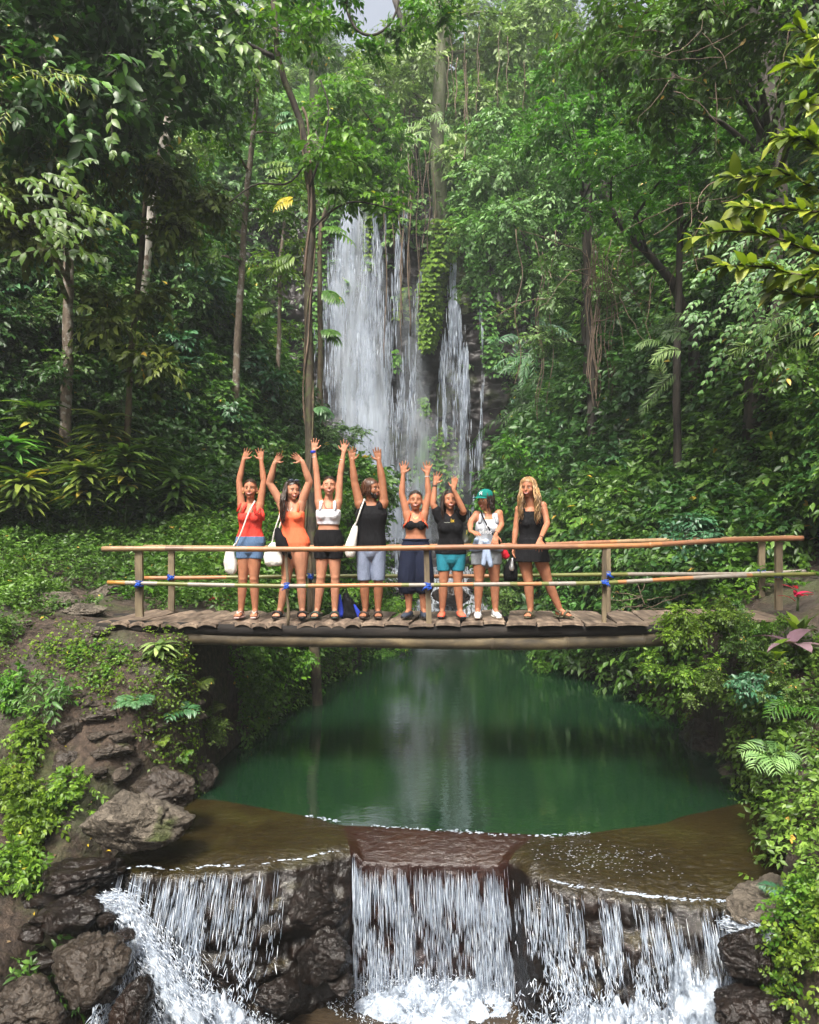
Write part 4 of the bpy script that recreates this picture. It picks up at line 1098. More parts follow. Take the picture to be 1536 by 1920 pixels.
LM_YEL = leaf_mat('leaf_yellow', (0.10, 0.14, 0.012), (0.32, 0.28, 0.02), (0.55, 0.40, 0.03), None, .42, .3)
LM_RED = leaf_mat('petal_red', (0.35, 0.004, 0.02), (0.60, 0.010, 0.04), (0.75, 0.05, 0.12), None, .4, .3)
LM_PURP = leaf_mat('leaf_purple', (0.07, 0.035, 0.05), (0.15, 0.08, 0.11), (0.26, 0.17, 0.20), None, .35, .15)
LM_DRY = leaf_mat('leaf_dry_brown', (0.06, 0.035, 0.018), (0.14, 0.085, 0.045), (0.28, 0.19, 0.11), None, .7, .15)
M_TWIG = plain('twig_bark', (0.055, 0.042, 0.028), 0.8, 0.4, 12)
M_STEMG = plain('green_stem', (0.05, 0.085, 0.025), 0.6, 0.3, 12)

def bark_mat(name, a, b_, c, blotch=None, sc=6):
    m, nt, b = new_mat(name)
    geo = node(nt, 'ShaderNodeNewGeometry')
    n1 = noise(nt, mapping(nt, geo.outputs['Position'], (sc, sc, sc * .3)), 1.0, 7, 0.65, .6); n2 = noise(nt, geo.outputs['Position'], 7, 4, .6)
    r = ramp(nt, n1.outputs['Fac'], [(0.3, a), (0.5, b_), (0.72, c)]); cc = r.outputs[0]
    if blotch: cc = mixc(nt, ramp(nt, n2.outputs['Fac'], [(0.54, (0, 0, 0)), (0.6, (1, 1, 1))]).outputs[0], cc, blotch)
    nt.links.new(cc, b.inputs['Base Color']); b.inputs['Roughness'].default_value = .8
    bump(nt, b, n1.outputs['Fac'], .9, .03); return m
B_DARK = bark_mat('dark_bark', (0.012, 0.010, 0.008), (0.035, 0.028, 0.022), (0.08, 0.065, 0.05))
B_BROWN = bark_mat('brown_mossy_bark', (0.03, 0.022, 0.012), (0.085, 0.062, 0.036), (0.17, 0.13, 0.08), (0.10, 0.105, 0.04), 9)
B_PALE = bark_mat('pale_blotched_bark', (0.16, 0.14, 0.12), (0.36, 0.33, 0.29), (0.55, 0.52, 0.48), (0.13, 0.095, 0.07), 5)
B_GREY = bark_mat('grey_brown_bark', (0.07, 0.05, 0.035), (0.15, 0.115, 0.085), (0.26, 0.21, 0.17), (0.30, 0.28, 0.25), 8)
B_GREEN = bark_mat('green_grey_bark', (0.05, 0.055, 0.03), (0.12, 0.13, 0.075), (0.22, 0.22, 0.14), (0.09, 0.12, 0.04), 4)
B_VINE = bark_mat('vine_bark', (0.045, 0.03, 0.02), (0.13, 0.09, 0.062), (0.27, 0.20, 0.15), None, 8)

def copy_tree(o, parent=None):
    c = o.copy(); COL.objects.link(c)
    if parent is not None: c.parent = parent
    for ch in o.children: copy_tree(ch, c)
    return c

# ---- ground-hugging leaves: stuff nobody could count
def scatter_cover(name, label, n, region, ll, asp, pairs, mat, seed, mask=None, up=0.8, lift=0.25, T=T4, F=F4, tw=2.4, droop=.5, weight=1.0, lump=0.5, res=0.12, ang=.95):
    r = np.random.default_rng(seed)
    x0, x1, y0, y1 = region
    m = 60000
    X = r.uniform(x0, x1, m); Y = r.uniform(y0, y1, m)
    e = 0.06
    Z = ground_h(X, Y); gx = (ground_h(X + e, Y) - ground_h(X - e, Y)) / (2 * e); gy = (ground_h(X, Y + e) - ground_h(X, Y - e)) / (2 * e)
    area = np.sqrt(1 + gx ** 2 + gy ** 2); area = np.minimum(area, 8)
    dist = np.sqrt(X ** 2 + Y ** 2 + (Z - CAMZ) ** 2)
    w = area / dist ** weight
    px = 768 + FPX * X / Y; py = 1010 - FPX * (Z - CAMZ) / Y
    w = np.where((px > -220) & (px < 1756) & (py > -260) & (py < 2050) & (Z > -0.9), w, 0)
    if mask is not None: w = w * mask(X, Y, Z)
    k = r.choice(m, n, p=w / w.sum())
    X = X[k] + r.normal(size=n) * .08; Y = Y[k] + r.normal(size=n) * .08
    N = unit(np.stack([-gx[k], -gy[k], np.ones(n)], 1))
    P = np.stack([X, Y, ground_h(X, Y)], 1)
    d = dist[k]
    ln = nz(P, lump, 3, seed)
    h = lift * (0.35 + np.maximum(0, ln + .35)) * r.random(n) ** .7
    P = P + N * h[:, None]
    D = unit(N * .55 + r.normal(size=(n, 3)) * .7 + ZH * .15)
    U = unit(ZH * up + N * .6 + r.normal(size=(n, 3)) * .25)
    L = ll * (d / 10) ** .55 * r.uniform(.7, 1.3, n)
    LV = Leaves()
    cl = np.clip(.45 + ln * .9 + r.normal(size=n) * .15, 0, 1)
    rachis(LV, P, D, U, L * tw, pairs, L, asp, ang, droop, .22, 'leaf', .3, cl, 0, .5, r)
    o = link(name, LV.leaf_mesh(name, T, F), mat)
    return tag(o, label, None, kind='stuff')

def m_left(X, Y, Z): return (XL(Y) - X > 0.2) * 1.0
def m_right(X, Y, Z): return (X - XR(Y) > 0.1) * 1.0
def wallish(X, Y, Z): return (Z > np.interp(Y, [0, 9, 12, 16, 30], [1.4, 2.1, 2.8, 3.6, 4.6])) * 1.0
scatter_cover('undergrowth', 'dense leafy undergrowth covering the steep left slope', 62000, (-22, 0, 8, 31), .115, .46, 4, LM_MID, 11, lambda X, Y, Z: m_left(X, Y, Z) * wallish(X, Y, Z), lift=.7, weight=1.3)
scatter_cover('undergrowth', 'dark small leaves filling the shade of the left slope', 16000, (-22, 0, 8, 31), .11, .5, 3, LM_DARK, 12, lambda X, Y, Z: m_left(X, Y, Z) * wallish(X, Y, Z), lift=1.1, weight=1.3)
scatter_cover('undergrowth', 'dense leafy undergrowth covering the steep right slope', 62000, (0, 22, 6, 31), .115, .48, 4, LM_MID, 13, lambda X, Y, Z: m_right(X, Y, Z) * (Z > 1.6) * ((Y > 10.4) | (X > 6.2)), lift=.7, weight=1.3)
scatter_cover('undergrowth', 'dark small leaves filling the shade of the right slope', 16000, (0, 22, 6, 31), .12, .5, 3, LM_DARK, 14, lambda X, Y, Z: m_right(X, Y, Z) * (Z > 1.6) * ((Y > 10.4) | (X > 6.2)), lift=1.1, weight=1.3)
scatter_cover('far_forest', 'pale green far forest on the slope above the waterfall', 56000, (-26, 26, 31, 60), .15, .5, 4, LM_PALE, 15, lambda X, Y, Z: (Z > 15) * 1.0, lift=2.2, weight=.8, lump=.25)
scatter_cover('ground_cover', 'low green plants covering the ground behind the left bridge end', 26000, (-9, -1.5, 9.0, 16.5), .058, .5, 3, LM_MID, 16, lambda X, Y, Z: m_left(X, Y, Z) * (nz(np.stack([X, Y, X * 0], 1), .9, 3, 2) > -.5) * ((Y > 10.4) | ((Y > 9.6) & (X > -3.4)) | (X < -5.4)), lift=.3, lump=1.2)
scatter_cover('ground_cover', 'leafy plants between the stones at the left end of the bridge', 3800, (-7, -3.9, 7.2, 10.2), .05, .5, 3, LM_MID, 24, lambda X, Y, Z: m_left(X, Y, Z) * (nz(np.stack([X, Y, X * 0], 1), 1.5, 3, 12) > .0 + .5 * (X > -4.7)), lift=.2, lump=1.5)
scatter_cover('ground_cover', 'low green plants beside the pool behind the bridge on the left', 5000, (-4.5, 1, 10, 22), .07, .5, 3, LM_BRIGHT, 17, lambda X, Y, Z: m_left(X, Y, Z) * (XL(Y) - X < 2.2), lift=.35, lump=1.2)
scatter_cover('ground_cover', 'bright low plants on the left bank face below the path', 1300, (-4.8, -2.3, 6.6, 8.0), .040, .6, 2, LM_BRIGHT, 18, lambda X, Y, Z: m_left(X, Y, Z) * (nz(np.stack([X, Y, X * 0], 1), 1.6, 3, 5) > .05) * (Y > 7.25), lift=.10, lump=2, tw=1.6)
scatter_cover('ground_cover', 'leafy plants on the rocks of the right bank', 2300, (2.4, 6.5, 4.2, 8.5), .070, .5, 3, LM_MID, 19, lambda X, Y, Z: m_right(X, Y, Z) * (Z > .25) * (nz(np.stack([X, Y, Z], 1), 1.3, 3, 6) > -.2) * ((Y < 7.5) | (X < 3.9)), lift=.22, lump=1.5)
scatter_cover('ground_cover', 'trailing leaves along the right bank of the pool behind the bridge', 4200, (2.4, 6.5, 9.5, 24), .075, .5, 3, LM_BRIGHT, 20, lambda X, Y, Z: m_right(X, Y, Z) * (Z > .1) * (X - XR(Y) < 1.6), lift=.35, lump=1.3)

def patch(label, spots, n, ll, asp, pairs, mat, seed, lift=.16, tw=2.0, name='leafy_patch', cat='plant', T=T8, F=F8, up=.9, group=None):
    """a clump of one low plant growing on the ground round each listed spot (pixel x, y, radius in metres)"""
    for q, (px, py, rad) in enumerate(spots):
        r = np.random.default_rng(seed * 100 + q)
        c = hit(px, py); k = max(20, int(n * rad * rad / .09))
        a = r.uniform(0, 2 * PI, k); rr = rad * np.sqrt(r.random(k)) * (0.75 + .3 * np.sin(a * 3 + q))
        # spread over the slope: half along x, half up and down it
        X = c.x + rr * np.cos(a); Y = c.y + rr * np.sin(a) * .8
        e = .05; N = unit(np.stack([-(ground_h(X + e, Y) - ground_h(X - e, Y)) / (2 * e), -(ground_h(X, Y + e) - ground_h(X, Y - e)) / (2 * e), np.ones(k)], 1))
        P = np.stack([X, Y, ground_h(X, Y)], 1) + N * (lift * r.random(k) * (1 - (rr / rad) ** 2 * .6))[:, None]
        D = unit(N * .5 + ZH * .2 + r.normal(size=(k, 3)) * .6); U = unit(ZH * up + N * .5 + np.array([0, -.3, 0]) + r.normal(size=(k, 3)) * .25)
        LV = Leaves(); L = ll * r.uniform(.65, 1.25, k)
        rachis(LV, P, D, U, L * tw, pairs, L, asp, .95, .5, .2, 'leaf', .25, None, .0015, .5, r)
        me = LV.leaf_mesh('foliage', T, F); Pn = (c.x, c.y, c.z)
        o = empty(name, Pn); tag(o, label if isinstance(label, str) else label[q], cat, group)
        link('foliage', me, mat, o); link('stem', LV.stem_mesh('stem'), M_STEMG, o)

patch(['bright green ground plants spilling down the left edge of the image, tallest clump', 'bright green ground plants at the left edge beside the wet rocks', 'bright green ground plants just below the mossy stone at left', 'bright green clump at the left image edge above the wet rock slab', 'small leafy clump on the left dirt slope beside the image edge', 'small leafy clump on the left slope, highest one by the image edge'],
      [(60, 1560, .34), (30, 1650, .28), (130, 1500, .22), (20, 1490, .30), (50, 1400, .2), (20, 1300, .2)], 260, .050, .5, 3, LM_BRIGHT, 31, .22)
patch(['narrow leaved green plant on the left dirt slope under the bank top', 'narrow leaved green plant beside the flat stone steps at left'], [(75, 1340, .18), (120, 1310, .13)], 120, .075, .32, 3, LM_MID, 32, .25)
patch('creeping bright leaves on the bank face under the left bridge end', [(150, 1230, .22), (225, 1235, .18), (90, 1225, .14), (190, 1275, .16)], 160, .040, .62, 2, LM_BRIGHT, 33, .08, group='creepers under the left bridge end')
patch(['small plant with pointed leaves on the lower left boulder', 'small seedling at the lower left corner of the image', 'small seedling between the lower left boulders'], [(90, 1830, .14), (25, 1890, .12), (150, 1850, .07)], 110, .07, .36, 3, LM_MID, 34, .14)
patch('dense small leaved creeper covering the lower right bank', [(1495, 1770, .28), (1505, 1850, .34), (1465, 1900, .24), (1530, 1700, .16), (1465, 1810, .16)], 260, .034, .6, 3, LM_BRIGHT, 35, .22, group='creepers on the lower right bank')
patch('trailing creeper hanging over the rocks at the right pool edge', [(1440, 1440, .2), (1430, 1490, .16), (1445, 1560, .16), (1420, 1600, .12)], 220, .038, .6, 3, LM_BRIGHT, 36, .14, group='creepers by the right pool edge')

# ---- single plants
def fern_plant(px, py, label, n=7, L=.32, mat=None, seed=1, Y=None, lift=.0, pairs=16, ll=.085, asp=.26, face=.5, group=None, spread=1.0, name='fern', cat='fern', droop=1.0, taper='fern', stem=.003):
    r = np.random.default_rng(seed); c = at(px, py, Y) if Y else hit(px, py) + Vector((0, 0, lift))
    a = np.linspace(0, 2 * PI, n, endpoint=False) + r.uniform(0, .6, n)
    D = unit(np.stack([np.cos(a) * spread, np.sin(a) * spread - face, np.full(n, .75)], 1) + r.normal(size=(n, 3)) * .12)
    U = unit(ZH * 1.0 - np.array([0, .5, 0]) + D * .1 + r.normal(size=(n, 3)) * .1)
    P = np.zeros((n, 3)); LV = Leaves()
    rachis(LV, P, D, U, L * r.uniform(.75, 1.15, n), pairs, ll, asp, 1.25, droop, .05, taper, .12, None, stem, .35, r, start=.15)
    o = empty(name, c); tag(o, label, cat, group)
    T, F = (T8, F8) if c.y < 12 else (T4, F4)
    for k_, (nm, me, mt) in enumerate((('frond', LV.leaf_mesh('frond', T, F), mat or LM_MID), ('stem', LV.stem_mesh('stem'), M_STEMG))):
        ob = bpy.data.objects.new(nm, me); me.materials.append(mt); COL.objects.link(ob); ob.parent = o
    return o

def rosette(px, py, label, n=14, L=.35, W=.05, mat=None, seed=1, Y=None, name='strap_leaved_plant', cat='plant', tiers=1, h=0.0, upb=.6, var=None, group=None, offs=None, face=.25, T=TS, F=FS):
    r = np.random.default_rng(seed); c = at(px, py, Y) if Y else hit(px, py)
    if offs is not None: c = Vector(offs)
    LV = Leaves()
    for k in range(tiers):
        a = np.linspace(0, 2 * PI, n, endpoint=False) + r.uniform(0, 1) + r.normal(size=n) * .12
        u = upb * r.uniform(.5, 1.5, n) * (1.0 if k == tiers - 1 else .6)
        D = unit(np.stack([np.cos(a), np.sin(a) - face, u], 1))
        U = unit(ZH - D * D[:, 2:3] + r.normal(size=(n, 3)) * .1)
        z0 = h * (0.35 + .65 * (k + 1) / tiers)
        P = np.zeros((n, 3)) + ZH * z0 + r.normal(size=(n, 3)) * np.array([.01, .01, .03])
        ln = L * r.uniform(.7, 1.15, n)
        LV.put(P, D, U, ln, W * r.uniform(.8, 1.2, n), np.clip(r.random(n) if var is None else r.normal(var, .15, n), 0, .95))
    o = empty(name, c); tag(o, label, cat, group)
    me = LV.leaf_mesh('leaves', T, F); ob = bpy.data.objects.new('leaves', me); me.materials.append(mat or LM_MID); COL.objects.link(ob); ob.parent = o
    if h > 0:
        st = MB().tube([(0, 0, -.1), (.01, 0, h * .5), (0, .01, h)], [.014, .012, .008], 6).mesh('stem')
        st.materials.append(M_STEMG); ob = bpy.data.objects.new('stem', st); COL.objects.link(ob); ob.parent = o
    return o

fern_plant(255, 1325, 'light green fern fan on the left dirt slope', 9, .24, LM_BLUE, 1, ll=.075, lift=.05)
fern_plant(335, 1345, 'broad leaved glossy fern frond at the top of the left pool bank', 4, .32, LM_BLUE, 2, pairs=7, ll=.13, asp=.38, lift=.06)
fern_plant(370, 1290, 'olive fern under the bridge on the left bank', 6, .30, LM_OLIVE, 3, ll=.08, lift=.05)
fern_plant(395, 1330, 'yellowish fern right of the glossy one on the left bank', 6, .26, LM_OLIVE, 4, ll=.07)
fern_plant(340, 1420, 'small bright fern just behind the large flat boulder', 7, .18, LM_BRIGHT, 5, ll=.05)
fern_plant(300, 1390, 'small green fern left of the brown stone', 6, .16, LM_BRIGHT, 6, ll=.05)
fern_plant(355, 1120, 'green fern behind the second bridge post', 9, .30, LM_BRIGHT, 7, ll=.08)
fern_plant(1445, 1790, 'pale fern at the top of the lower right creepers', 7, .24, LM_BRIGHT, 8, ll=.07, lift=.05)
fern_plant(1480, 1700, 'pale fern frond beside the grey boulder at right', 6, .26, LM_BLUE, 9, ll=.07, lift=.05)
fern_plant(1500, 1250, 'fern fronds under the purple leaved plant', 7, .34, LM_MID, 10, ll=.08, lift=.1)
fern_plant(1460, 1340, 'small fern on the right bank above the dark rock', 6, .22, LM_BRIGHT, 11, ll=.06, lift=.1)
rosette(300, 1235, 'grey leaved plant hanging at the bank under the left bridge end', 16, .24, .065, LM_PALE, 21, tiers=2, h=.12)
rosette(325, 1285, 'smaller grey leaved plant below the first one under the bridge', 10, .18, .045, LM_PALE, 22, tiers=1, h=.05)
rosette(52, 1058, 'yellow green rosette plant in the ground cover at far left', 11, .30, .05, LM_YEL, 23, upb=1.2)
rosette(410, 1125, 'red flowering bromeliad behind the bridge rail', 9, .26, .06, LM_RED, 24, Y=10.3, upb=.8, name='red_flower', cat='flower')
rosette(418, 1060, 'small yellow green rosette behind the rail at left', 8, .22, .035, LM_YEL, 25, Y=11.2, upb=1.4)
rosette(1495, 1128, 'bright red pink flower at the right end of the bridge', 8, .16, .05, LM_RED, 26, Y=7.6, upb=1.1, name='red_flower', cat='flower', h=.06)
rosette(1500, 1215, 'broad upright bright green leaves below the red flower at right', 5, .30, .12, LM_BRIGHT, 27, Y=7.4, upb=3.0, h=.1, T=T8, F=F8)
rosette(1490, 1235, 'plant with large dull purple leaves at the right image edge', 5, .42, .15, LM_PURP, 28, Y=7.1, upb=.5, h=.12, name='purple_leaved_plant')
rosette(1455, 1245, 'lime green leafed plant under the purple leaves', 5, .2, .08, LM_LIME, 29, Y=7.0, upb=2.0, h=.05)
rosette(5, 1095, 'dark red leafed plant at the left image edge by the path', 8, .24, .05, LM_RED, 30, upb=1.0, name='red_leaved_plant')
# arching grassy fronds at right
for k, (px, py, L, lab) in enumerate([(1500, 1330, .75, 'upper'), (1530, 1400, .7, 'lower'), (1440, 1420, .5, 'small left')]):
    fern_plant(px, py, 'arching narrow leaved palm plant on the right bank, %s one' % lab, 6, L * .62, (LM_BRIGHT, LM_MID, LM_PALE)[k], 40 + k, Y=6.7 - .2 * k, pairs=9, ll=.15, asp=.15, name='palm_plant', cat='palm', taper='palm', droop=1.1)

# cordyline thicket at left
for k, (px, top, base, Y) in enumerate([(62, 770, 960, 13.3), (195, 790, 950, 13.0), (20, 830, 970, 12.5), (235, 850, 980, 12.6), (120, 850, 980, 13.6), (280, 830, 975, 13.8), (160, 880, 990, 12.4), (40, 900, 990, 12.2), (330, 900, 985, 13.4)]):
    c = at(px, base, Y); h = at(px, top, Y).z - c.z
    rosette(px, base, 'tall dark strap leaved shrub in the thicket at left' , 14, .56, .11, (LM_OLIVE, LM_MID)[k % 3 == 2], 60 + k, Y=Y - .8, name='strap_leaved_shrub', cat='shrub', tiers=7, h=h * .92, upb=.75, group='strap leaved shrubs in the left thicket')
for k, (px, py, Y, lab) in enumerate([(75, 930, 12.6, 'leftmost'), (200, 945, 12.8, 'second from left, below the dark shrubs'), (195, 870, 13.2, 'higher and thin'), (340, 935, 13.0, 'rightmost, before the bridge')]):
    rosette(px, py + 20, 'yellow variegated leafy shrub in the left thicket, ' + lab, 12, .30, .07, LM_YEL, 80 + k, Y=Y, tiers=3, h=.35, upb=.9, name='variegated_shrub', cat='shrub')

# ---- leafy shrubs: a few kinds, copied over both slopes
def shrub_proto(kind, seed):
    r = np.random.default_rng(seed); LV = Leaves(); T, F = T4, F4
    if kind == 'broad':       # large single leaves on arching stems
        for k in range(9):
            c = r.normal(size=3) * np.array([.35, .35, .25]) + ZH * .75
            lobe(LV, c, .34, 26, .19, .46, 3, .42, r, .8, .2, .7, stem=.006)
        T, F = T8, F8; m = LM_BLUE
    elif kind == 'small':
        for k in range(10):
            c = r.normal(size=3) * np.array([.4, .4, .28]) + ZH * .7
            lobe(LV, c, .34, 42, .085, .5, 4, .26, r, .8, .2, .6, stem=.004)
        m = LM_MID
    elif kind == 'bright':
        for k in range(10):
            c = r.normal(size=3) * np.array([.42, .42, .3]) + ZH * .7
            lobe(LV, c, .36, 40, .10, .48, 4, .30, r, .75, .2, .7, stem=.004)
        m = LM_BRIGHT
    elif kind == 'feathery':
        n = 46; a = r.uniform(0, 2 * PI, n)
        P = np.stack([np.cos(a) * .2, np.sin(a) * .2, r.uniform(.2, .8, n)], 1)
        D = unit(np.stack([np.cos(a), np.sin(a), r.uniform(-.1, .9, n)], 1))
        rachis(LV, P, D, unit(ZH * 1 + D * .3), r.uniform(.5, .9, n), 13, .15, .30, 1.2, .9, .08, 'fern', .15, None, .005, .4, r)
        m = LM_BLUE
    elif kind == 'dark':
        for k in range(10):
            c = r.normal(size=3) * np.array([.42, .42, .3]) + ZH * .7
            lobe(LV, c, .38, 30, .13, .42, 4, .36, r, .8, .15, .6, stem=.004)
        m = LM_DARK
    elif kind == 'pale':
        for k in range(9):
            c = r.normal(size=3) * np.array([.4, .4, .3]) + ZH * .7
            lobe(LV, c, .36, 38, .11, .42, 4, .32, r, .8, .1, .9, stem=.004)
        m = LM_PALE
    lm = LV.leaf_mesh('foliage', T, F); lm.materials.append(m)
    sm = LV.stem_mesh('stem'); sm.materials.append(M_TWIG)
    return lm, sm
PROTO = {k: [shrub_proto(k, 200 + 7 * i + j) for j in range(2)] for i, k in enumerate(('broad', 'small', 'bright', 'feathery', 'dark', 'pale'))}
DESC = {'broad': 'shrub with broad blue green leaves', 'small': 'small leaved green shrub', 'bright': 'bright green leafy shrub', 'feathery': 'feathery fern like shrub', 'dark': 'dark green leafy shrub', 'pale': 'pale grey green shrub'}
def shrub(kind, loc, size, where, r, flat=1.0, label=None):
    o = empty('shrub', loc, float(r.uniform(0, 6.28))); o.scale = (size * r.uniform(.85, 1.15), size * r.uniform(.85, 1.15), size * flat)
    lm, sm = PROTO[kind][int(r.integers(2))]
    for nm, me in (('foliage', lm), ('stem', sm)):
        c = bpy.data.objects.new(nm, me); COL.objects.link(c); c.parent = o
    tag(o, label or DESC[kind] + ' ' + where, 'shrub', None if label else DESC[kind] + ' ' + where); return o

def shrub_zone(seed, n, pxr, pyr, kinds, size, where, off=0.3):
    r = np.random.default_rng(seed)
    for k in range(n):
        px = r.uniform(*pxr); py = r.uniform(*pyr); p = hit(px, py, step=.1)
        s = size * (p.y / 14) ** .5 * r.uniform(.7, 1.3)
        kd = kinds[int(r.integers(len(kinds)))]
        p = p + Vector((0, -0.1, -s * .35))
        shrub(kd, p, s, where, r, r.uniform(.75, 1.1))
shrub_zone(1, 26, (-60, 560), (330, 640), ['dark', 'small', 'small', 'broad', 'pale'], 1.25, 'high on the left slope')
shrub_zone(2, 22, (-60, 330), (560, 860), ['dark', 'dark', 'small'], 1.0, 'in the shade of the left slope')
shrub_zone(3, 30, (290, 600), (600, 930), ['feathery', 'feathery', 'small', 'bright', 'broad'], .95, 'on the slope left of the centre tree')
shrub_zone(4, 18, (-60, 560), (60, 330), ['dark', 'small', 'pale'], 1.5, 'at the top of the left slope')
shrub_zone(5, 24, (900, 1110), (300, 620), ['bright', 'pale', 'small', 'bright'], 1.25, 'right beside the waterfall')
shrub_zone(6, 22, (1060, 1380), (700, 930), ['broad', 'broad', 'broad', 'small'], .8, 'on the middle of the right slope')
shrub_zone(7, 22, (1020, 1560), (880, 1060), ['broad', 'small', 'dark', 'small'], .62, 'behind the bridge on the right')
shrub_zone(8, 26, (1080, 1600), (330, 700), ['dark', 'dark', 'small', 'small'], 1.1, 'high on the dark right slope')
shrub_zone(9, 16, (1100, 1600), (0, 330), ['small', 'bright', 'dark'], 1.4, 'at the top of the right slope')
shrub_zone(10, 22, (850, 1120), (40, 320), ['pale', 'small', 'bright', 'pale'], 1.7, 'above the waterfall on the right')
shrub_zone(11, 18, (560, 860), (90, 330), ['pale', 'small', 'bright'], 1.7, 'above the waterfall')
shrub_zone(12, 14, (930, 1060), (640, 1020), ['small', 'bright', 'feathery', 'broad'], .9, 'at the foot of the right slope near the waterfall')
shrub_zone(13, 10, (1350, 1580), (700, 900), ['dark', 'small', 'small'], .8, 'on the shaded right edge slope')
r_ = np.random.default_rng(77)
for k, (px, py, Y, s, kd, lab) in enumerate([
    (1385, 1170, 8.0, .30, 'small', 'leafy bush growing through the deck end before the right posts'),
    (1430, 1185, 7.9, .30, 'bright', 'leafy bush between the right posts and the purple leaved plant'),
    (1290, 1180, 7.7, .42, 'bright', 'leafy green bush growing over the right end of the bridge, left part'),
    (1350, 1165, 7.8, .36, 'bright', 'leafy green bush growing over the right end of the bridge, tallest part'),
    (1280, 1270, 7.6, .34, 'bright', 'leafy bush hanging over the pool at the right bank'),
    (1400, 1215, 7.4, .30, 'small', 'small leaved bush before the right bridge posts'),
    (1330, 1300, 7.3, .28, 'small', 'drooping leafy bush on the rock face of the right bank'),
    (1400, 1300, 7.0, .26, 'broad', 'plant with heart shaped green leaves on the right bank'),
    (1460, 1300, 6.9, .3, 'small', 'leafy plant left of the fern at right edge'),
    (1500, 1440, 6.4, .28, 'bright', 'leafy plant above the big brown rock at right'),
    (470, 1240, 11.2, .7, 'bright', 'bush leaning over the pool under the bridge at left'),
    (540, 1250, 11.6, .6, 'bright', 'bush beside the tree root under the bridge'),
    (440, 1300, 10.2, .5, 'small', 'bush drooping to the water on the left pool bank'),
    (400, 1370, 8.6, .3, 'small', 'small drooping plant on the dark left bank above the pool'),
    (480, 1190, 12.0, .7, 'small', 'green bush behind the beams of the bridge at left'),
    (720, 1235, 17.0, .6, 'bright', 'low bright bush at the far left pool edge below the bridge'),
    (1045, 1235, 15.5, .75, 'bright', 'bright fern like bush at the far right pool edge below the bridge'),
    (1090, 1225, 14.5, .7, 'bright', 'bright bush under the right half of the bridge'),
    (1180, 1235, 13.0, .5, 'dark', 'dark bush under the right part of the bridge'),
    (650, 1120, 14.5, .7, 'bright', 'leafy bush behind the dark backpack'),
    (560, 1120, 12.6, .6, 'bright', 'leafy bush behind the legs of the people at left'),
    (740, 1140, 18.0, .7, 'bright', 'low leafy bush behind the bridge centre'),
    (940, 1130, 17.0, .6, 'small', 'low bush behind the legs at the right centre'),
    (1070, 1110, 14, .8, 'small', 'bush behind the rails right of the blonde woman'),
    (1180, 1110, 12, .55, 'small', 'tangled bush behind the rails at right'),
    (625, 835, 21.5, .8, 'pale', 'pale leafy shrub at the foot of the waterfall, left'),
    (605, 905, 20.0, .9, 'bright', 'bright leafy shrub behind the raised hands left of the waterfall'),
    (520, 940, 15.5, 1.1, 'small', 'shrub behind the women at left'),
    (420, 940, 14.5, .9, 'dark', 'dark shrub behind the woman in red'),
    ]):
    shrub(kd, at(px, py, Y) - Vector((0, 0, s * .55)), s, '', r_, 1.0, lab)
shrub('broad', at(1320, 1000, 9.6) - Vector((0, 0, .3)), .42, '', r_, 1.0, 'plant with large oval bright leaves just above the right handrail')
# ================================================================== trees and hanging vines
def path_pts(pix, Y, extra=None):
    Ys = Y if hasattr(Y, '__len__') else [Y] * len(pix)
    P = np.array([tuple(at(a, b, y)) for (a, b), y in zip(pix, Ys)])
    return P
def resample(P, n, wob=0.0, seed=0):
    d = np.concatenate([[0], np.cumsum(np.linalg.norm(np.diff(P, axis=0), axis=1))]); s = np.linspace(0, d[-1], n)
    # smooth cubic-ish interpolation
    Q = np.stack([np.interp(s, d, P[:, k]) for k in range(3)], 1)
    for _ in range(2): Q[1:-1] = (Q[:-2] + 2 * Q[1:-1] + Q[2:]) / 4
    if wob: Q = Q + np.stack([nz1(s * 1.3, seed), nz1(s * 1.3, seed + 3), s * 0], 1) * wob
    return Q

def tree(name, label, cat, trunk, Y, r0, r1, bark, lobes, mat, leaf=(.16, .42, 4), n=60, T=T4, F=F4, group=None, limbs=True, wob=.03, flare=1.5, tw=None, seed=0, droop=.7, flat=.75, ang=.9, taper='leaf', ldroop=.3):
    """trunk through the given pixels at distance Y; lobes = (px, py, Y, radius)"""
    P = path_pts(trunk, Y); g0 = gh(P[0][0], P[0][1]) - .1
    if P[0][2] > g0 + .15: P = np.concatenate([[[P[0][0] + .04, P[0][1] + .1, g0]], P])
    P = resample(P, 36, wob, seed)
    o = empty(name, tuple(P[0])); tag(o, label, cat, group)
    R = np.linspace(r0, r1, 36) * (1 + .16 * nz1(np.arange(36) * .45, seed + .5)); R[:4] *= np.linspace(flare, 1, 4)
    mb = MB(); mb.tube(P, R, 12, bump=.10, seed=seed)
    mb.build('trunk', bark, o)
    r = np.random.default_rng(900 + seed)
    if lobes:
        LV = Leaves()
        for (px, py, y, rad) in lobes:
            c = np.array(tuple(at(px, py, y)))
            k = int(n * rad * rad) + 12
            lobe(LV, c, rad, k, leaf[0], leaf[1], leaf[2], tw, r, flat, .12, droop, ang, taper, ldroop, .2, None, .004)
            if limbs:
                d = np.linalg.norm(P - c, axis=1) + np.maximum(0, P[:, 2] - c[2]) * 1.5; j = int(np.argmin(d)); a = P[j]
                mid = (a + c) / 2 + np.array([0, 0, .12 * np.linalg.norm(c - a)])
                q = resample(np.array([a, mid, c]), 9, .05, seed + px)
                rr = min(R[j] * .55, .05 + .02 * rad)
                br = MB().tube(q, np.linspace(rr, .012, 9), 7).build('limb', bark, o)
        link('crown', LV.leaf_mesh('crown', T, F), mat, o)
        tw_ = link('twigs', LV.stem_mesh('twigs'), M_TWIG, o)
    return o

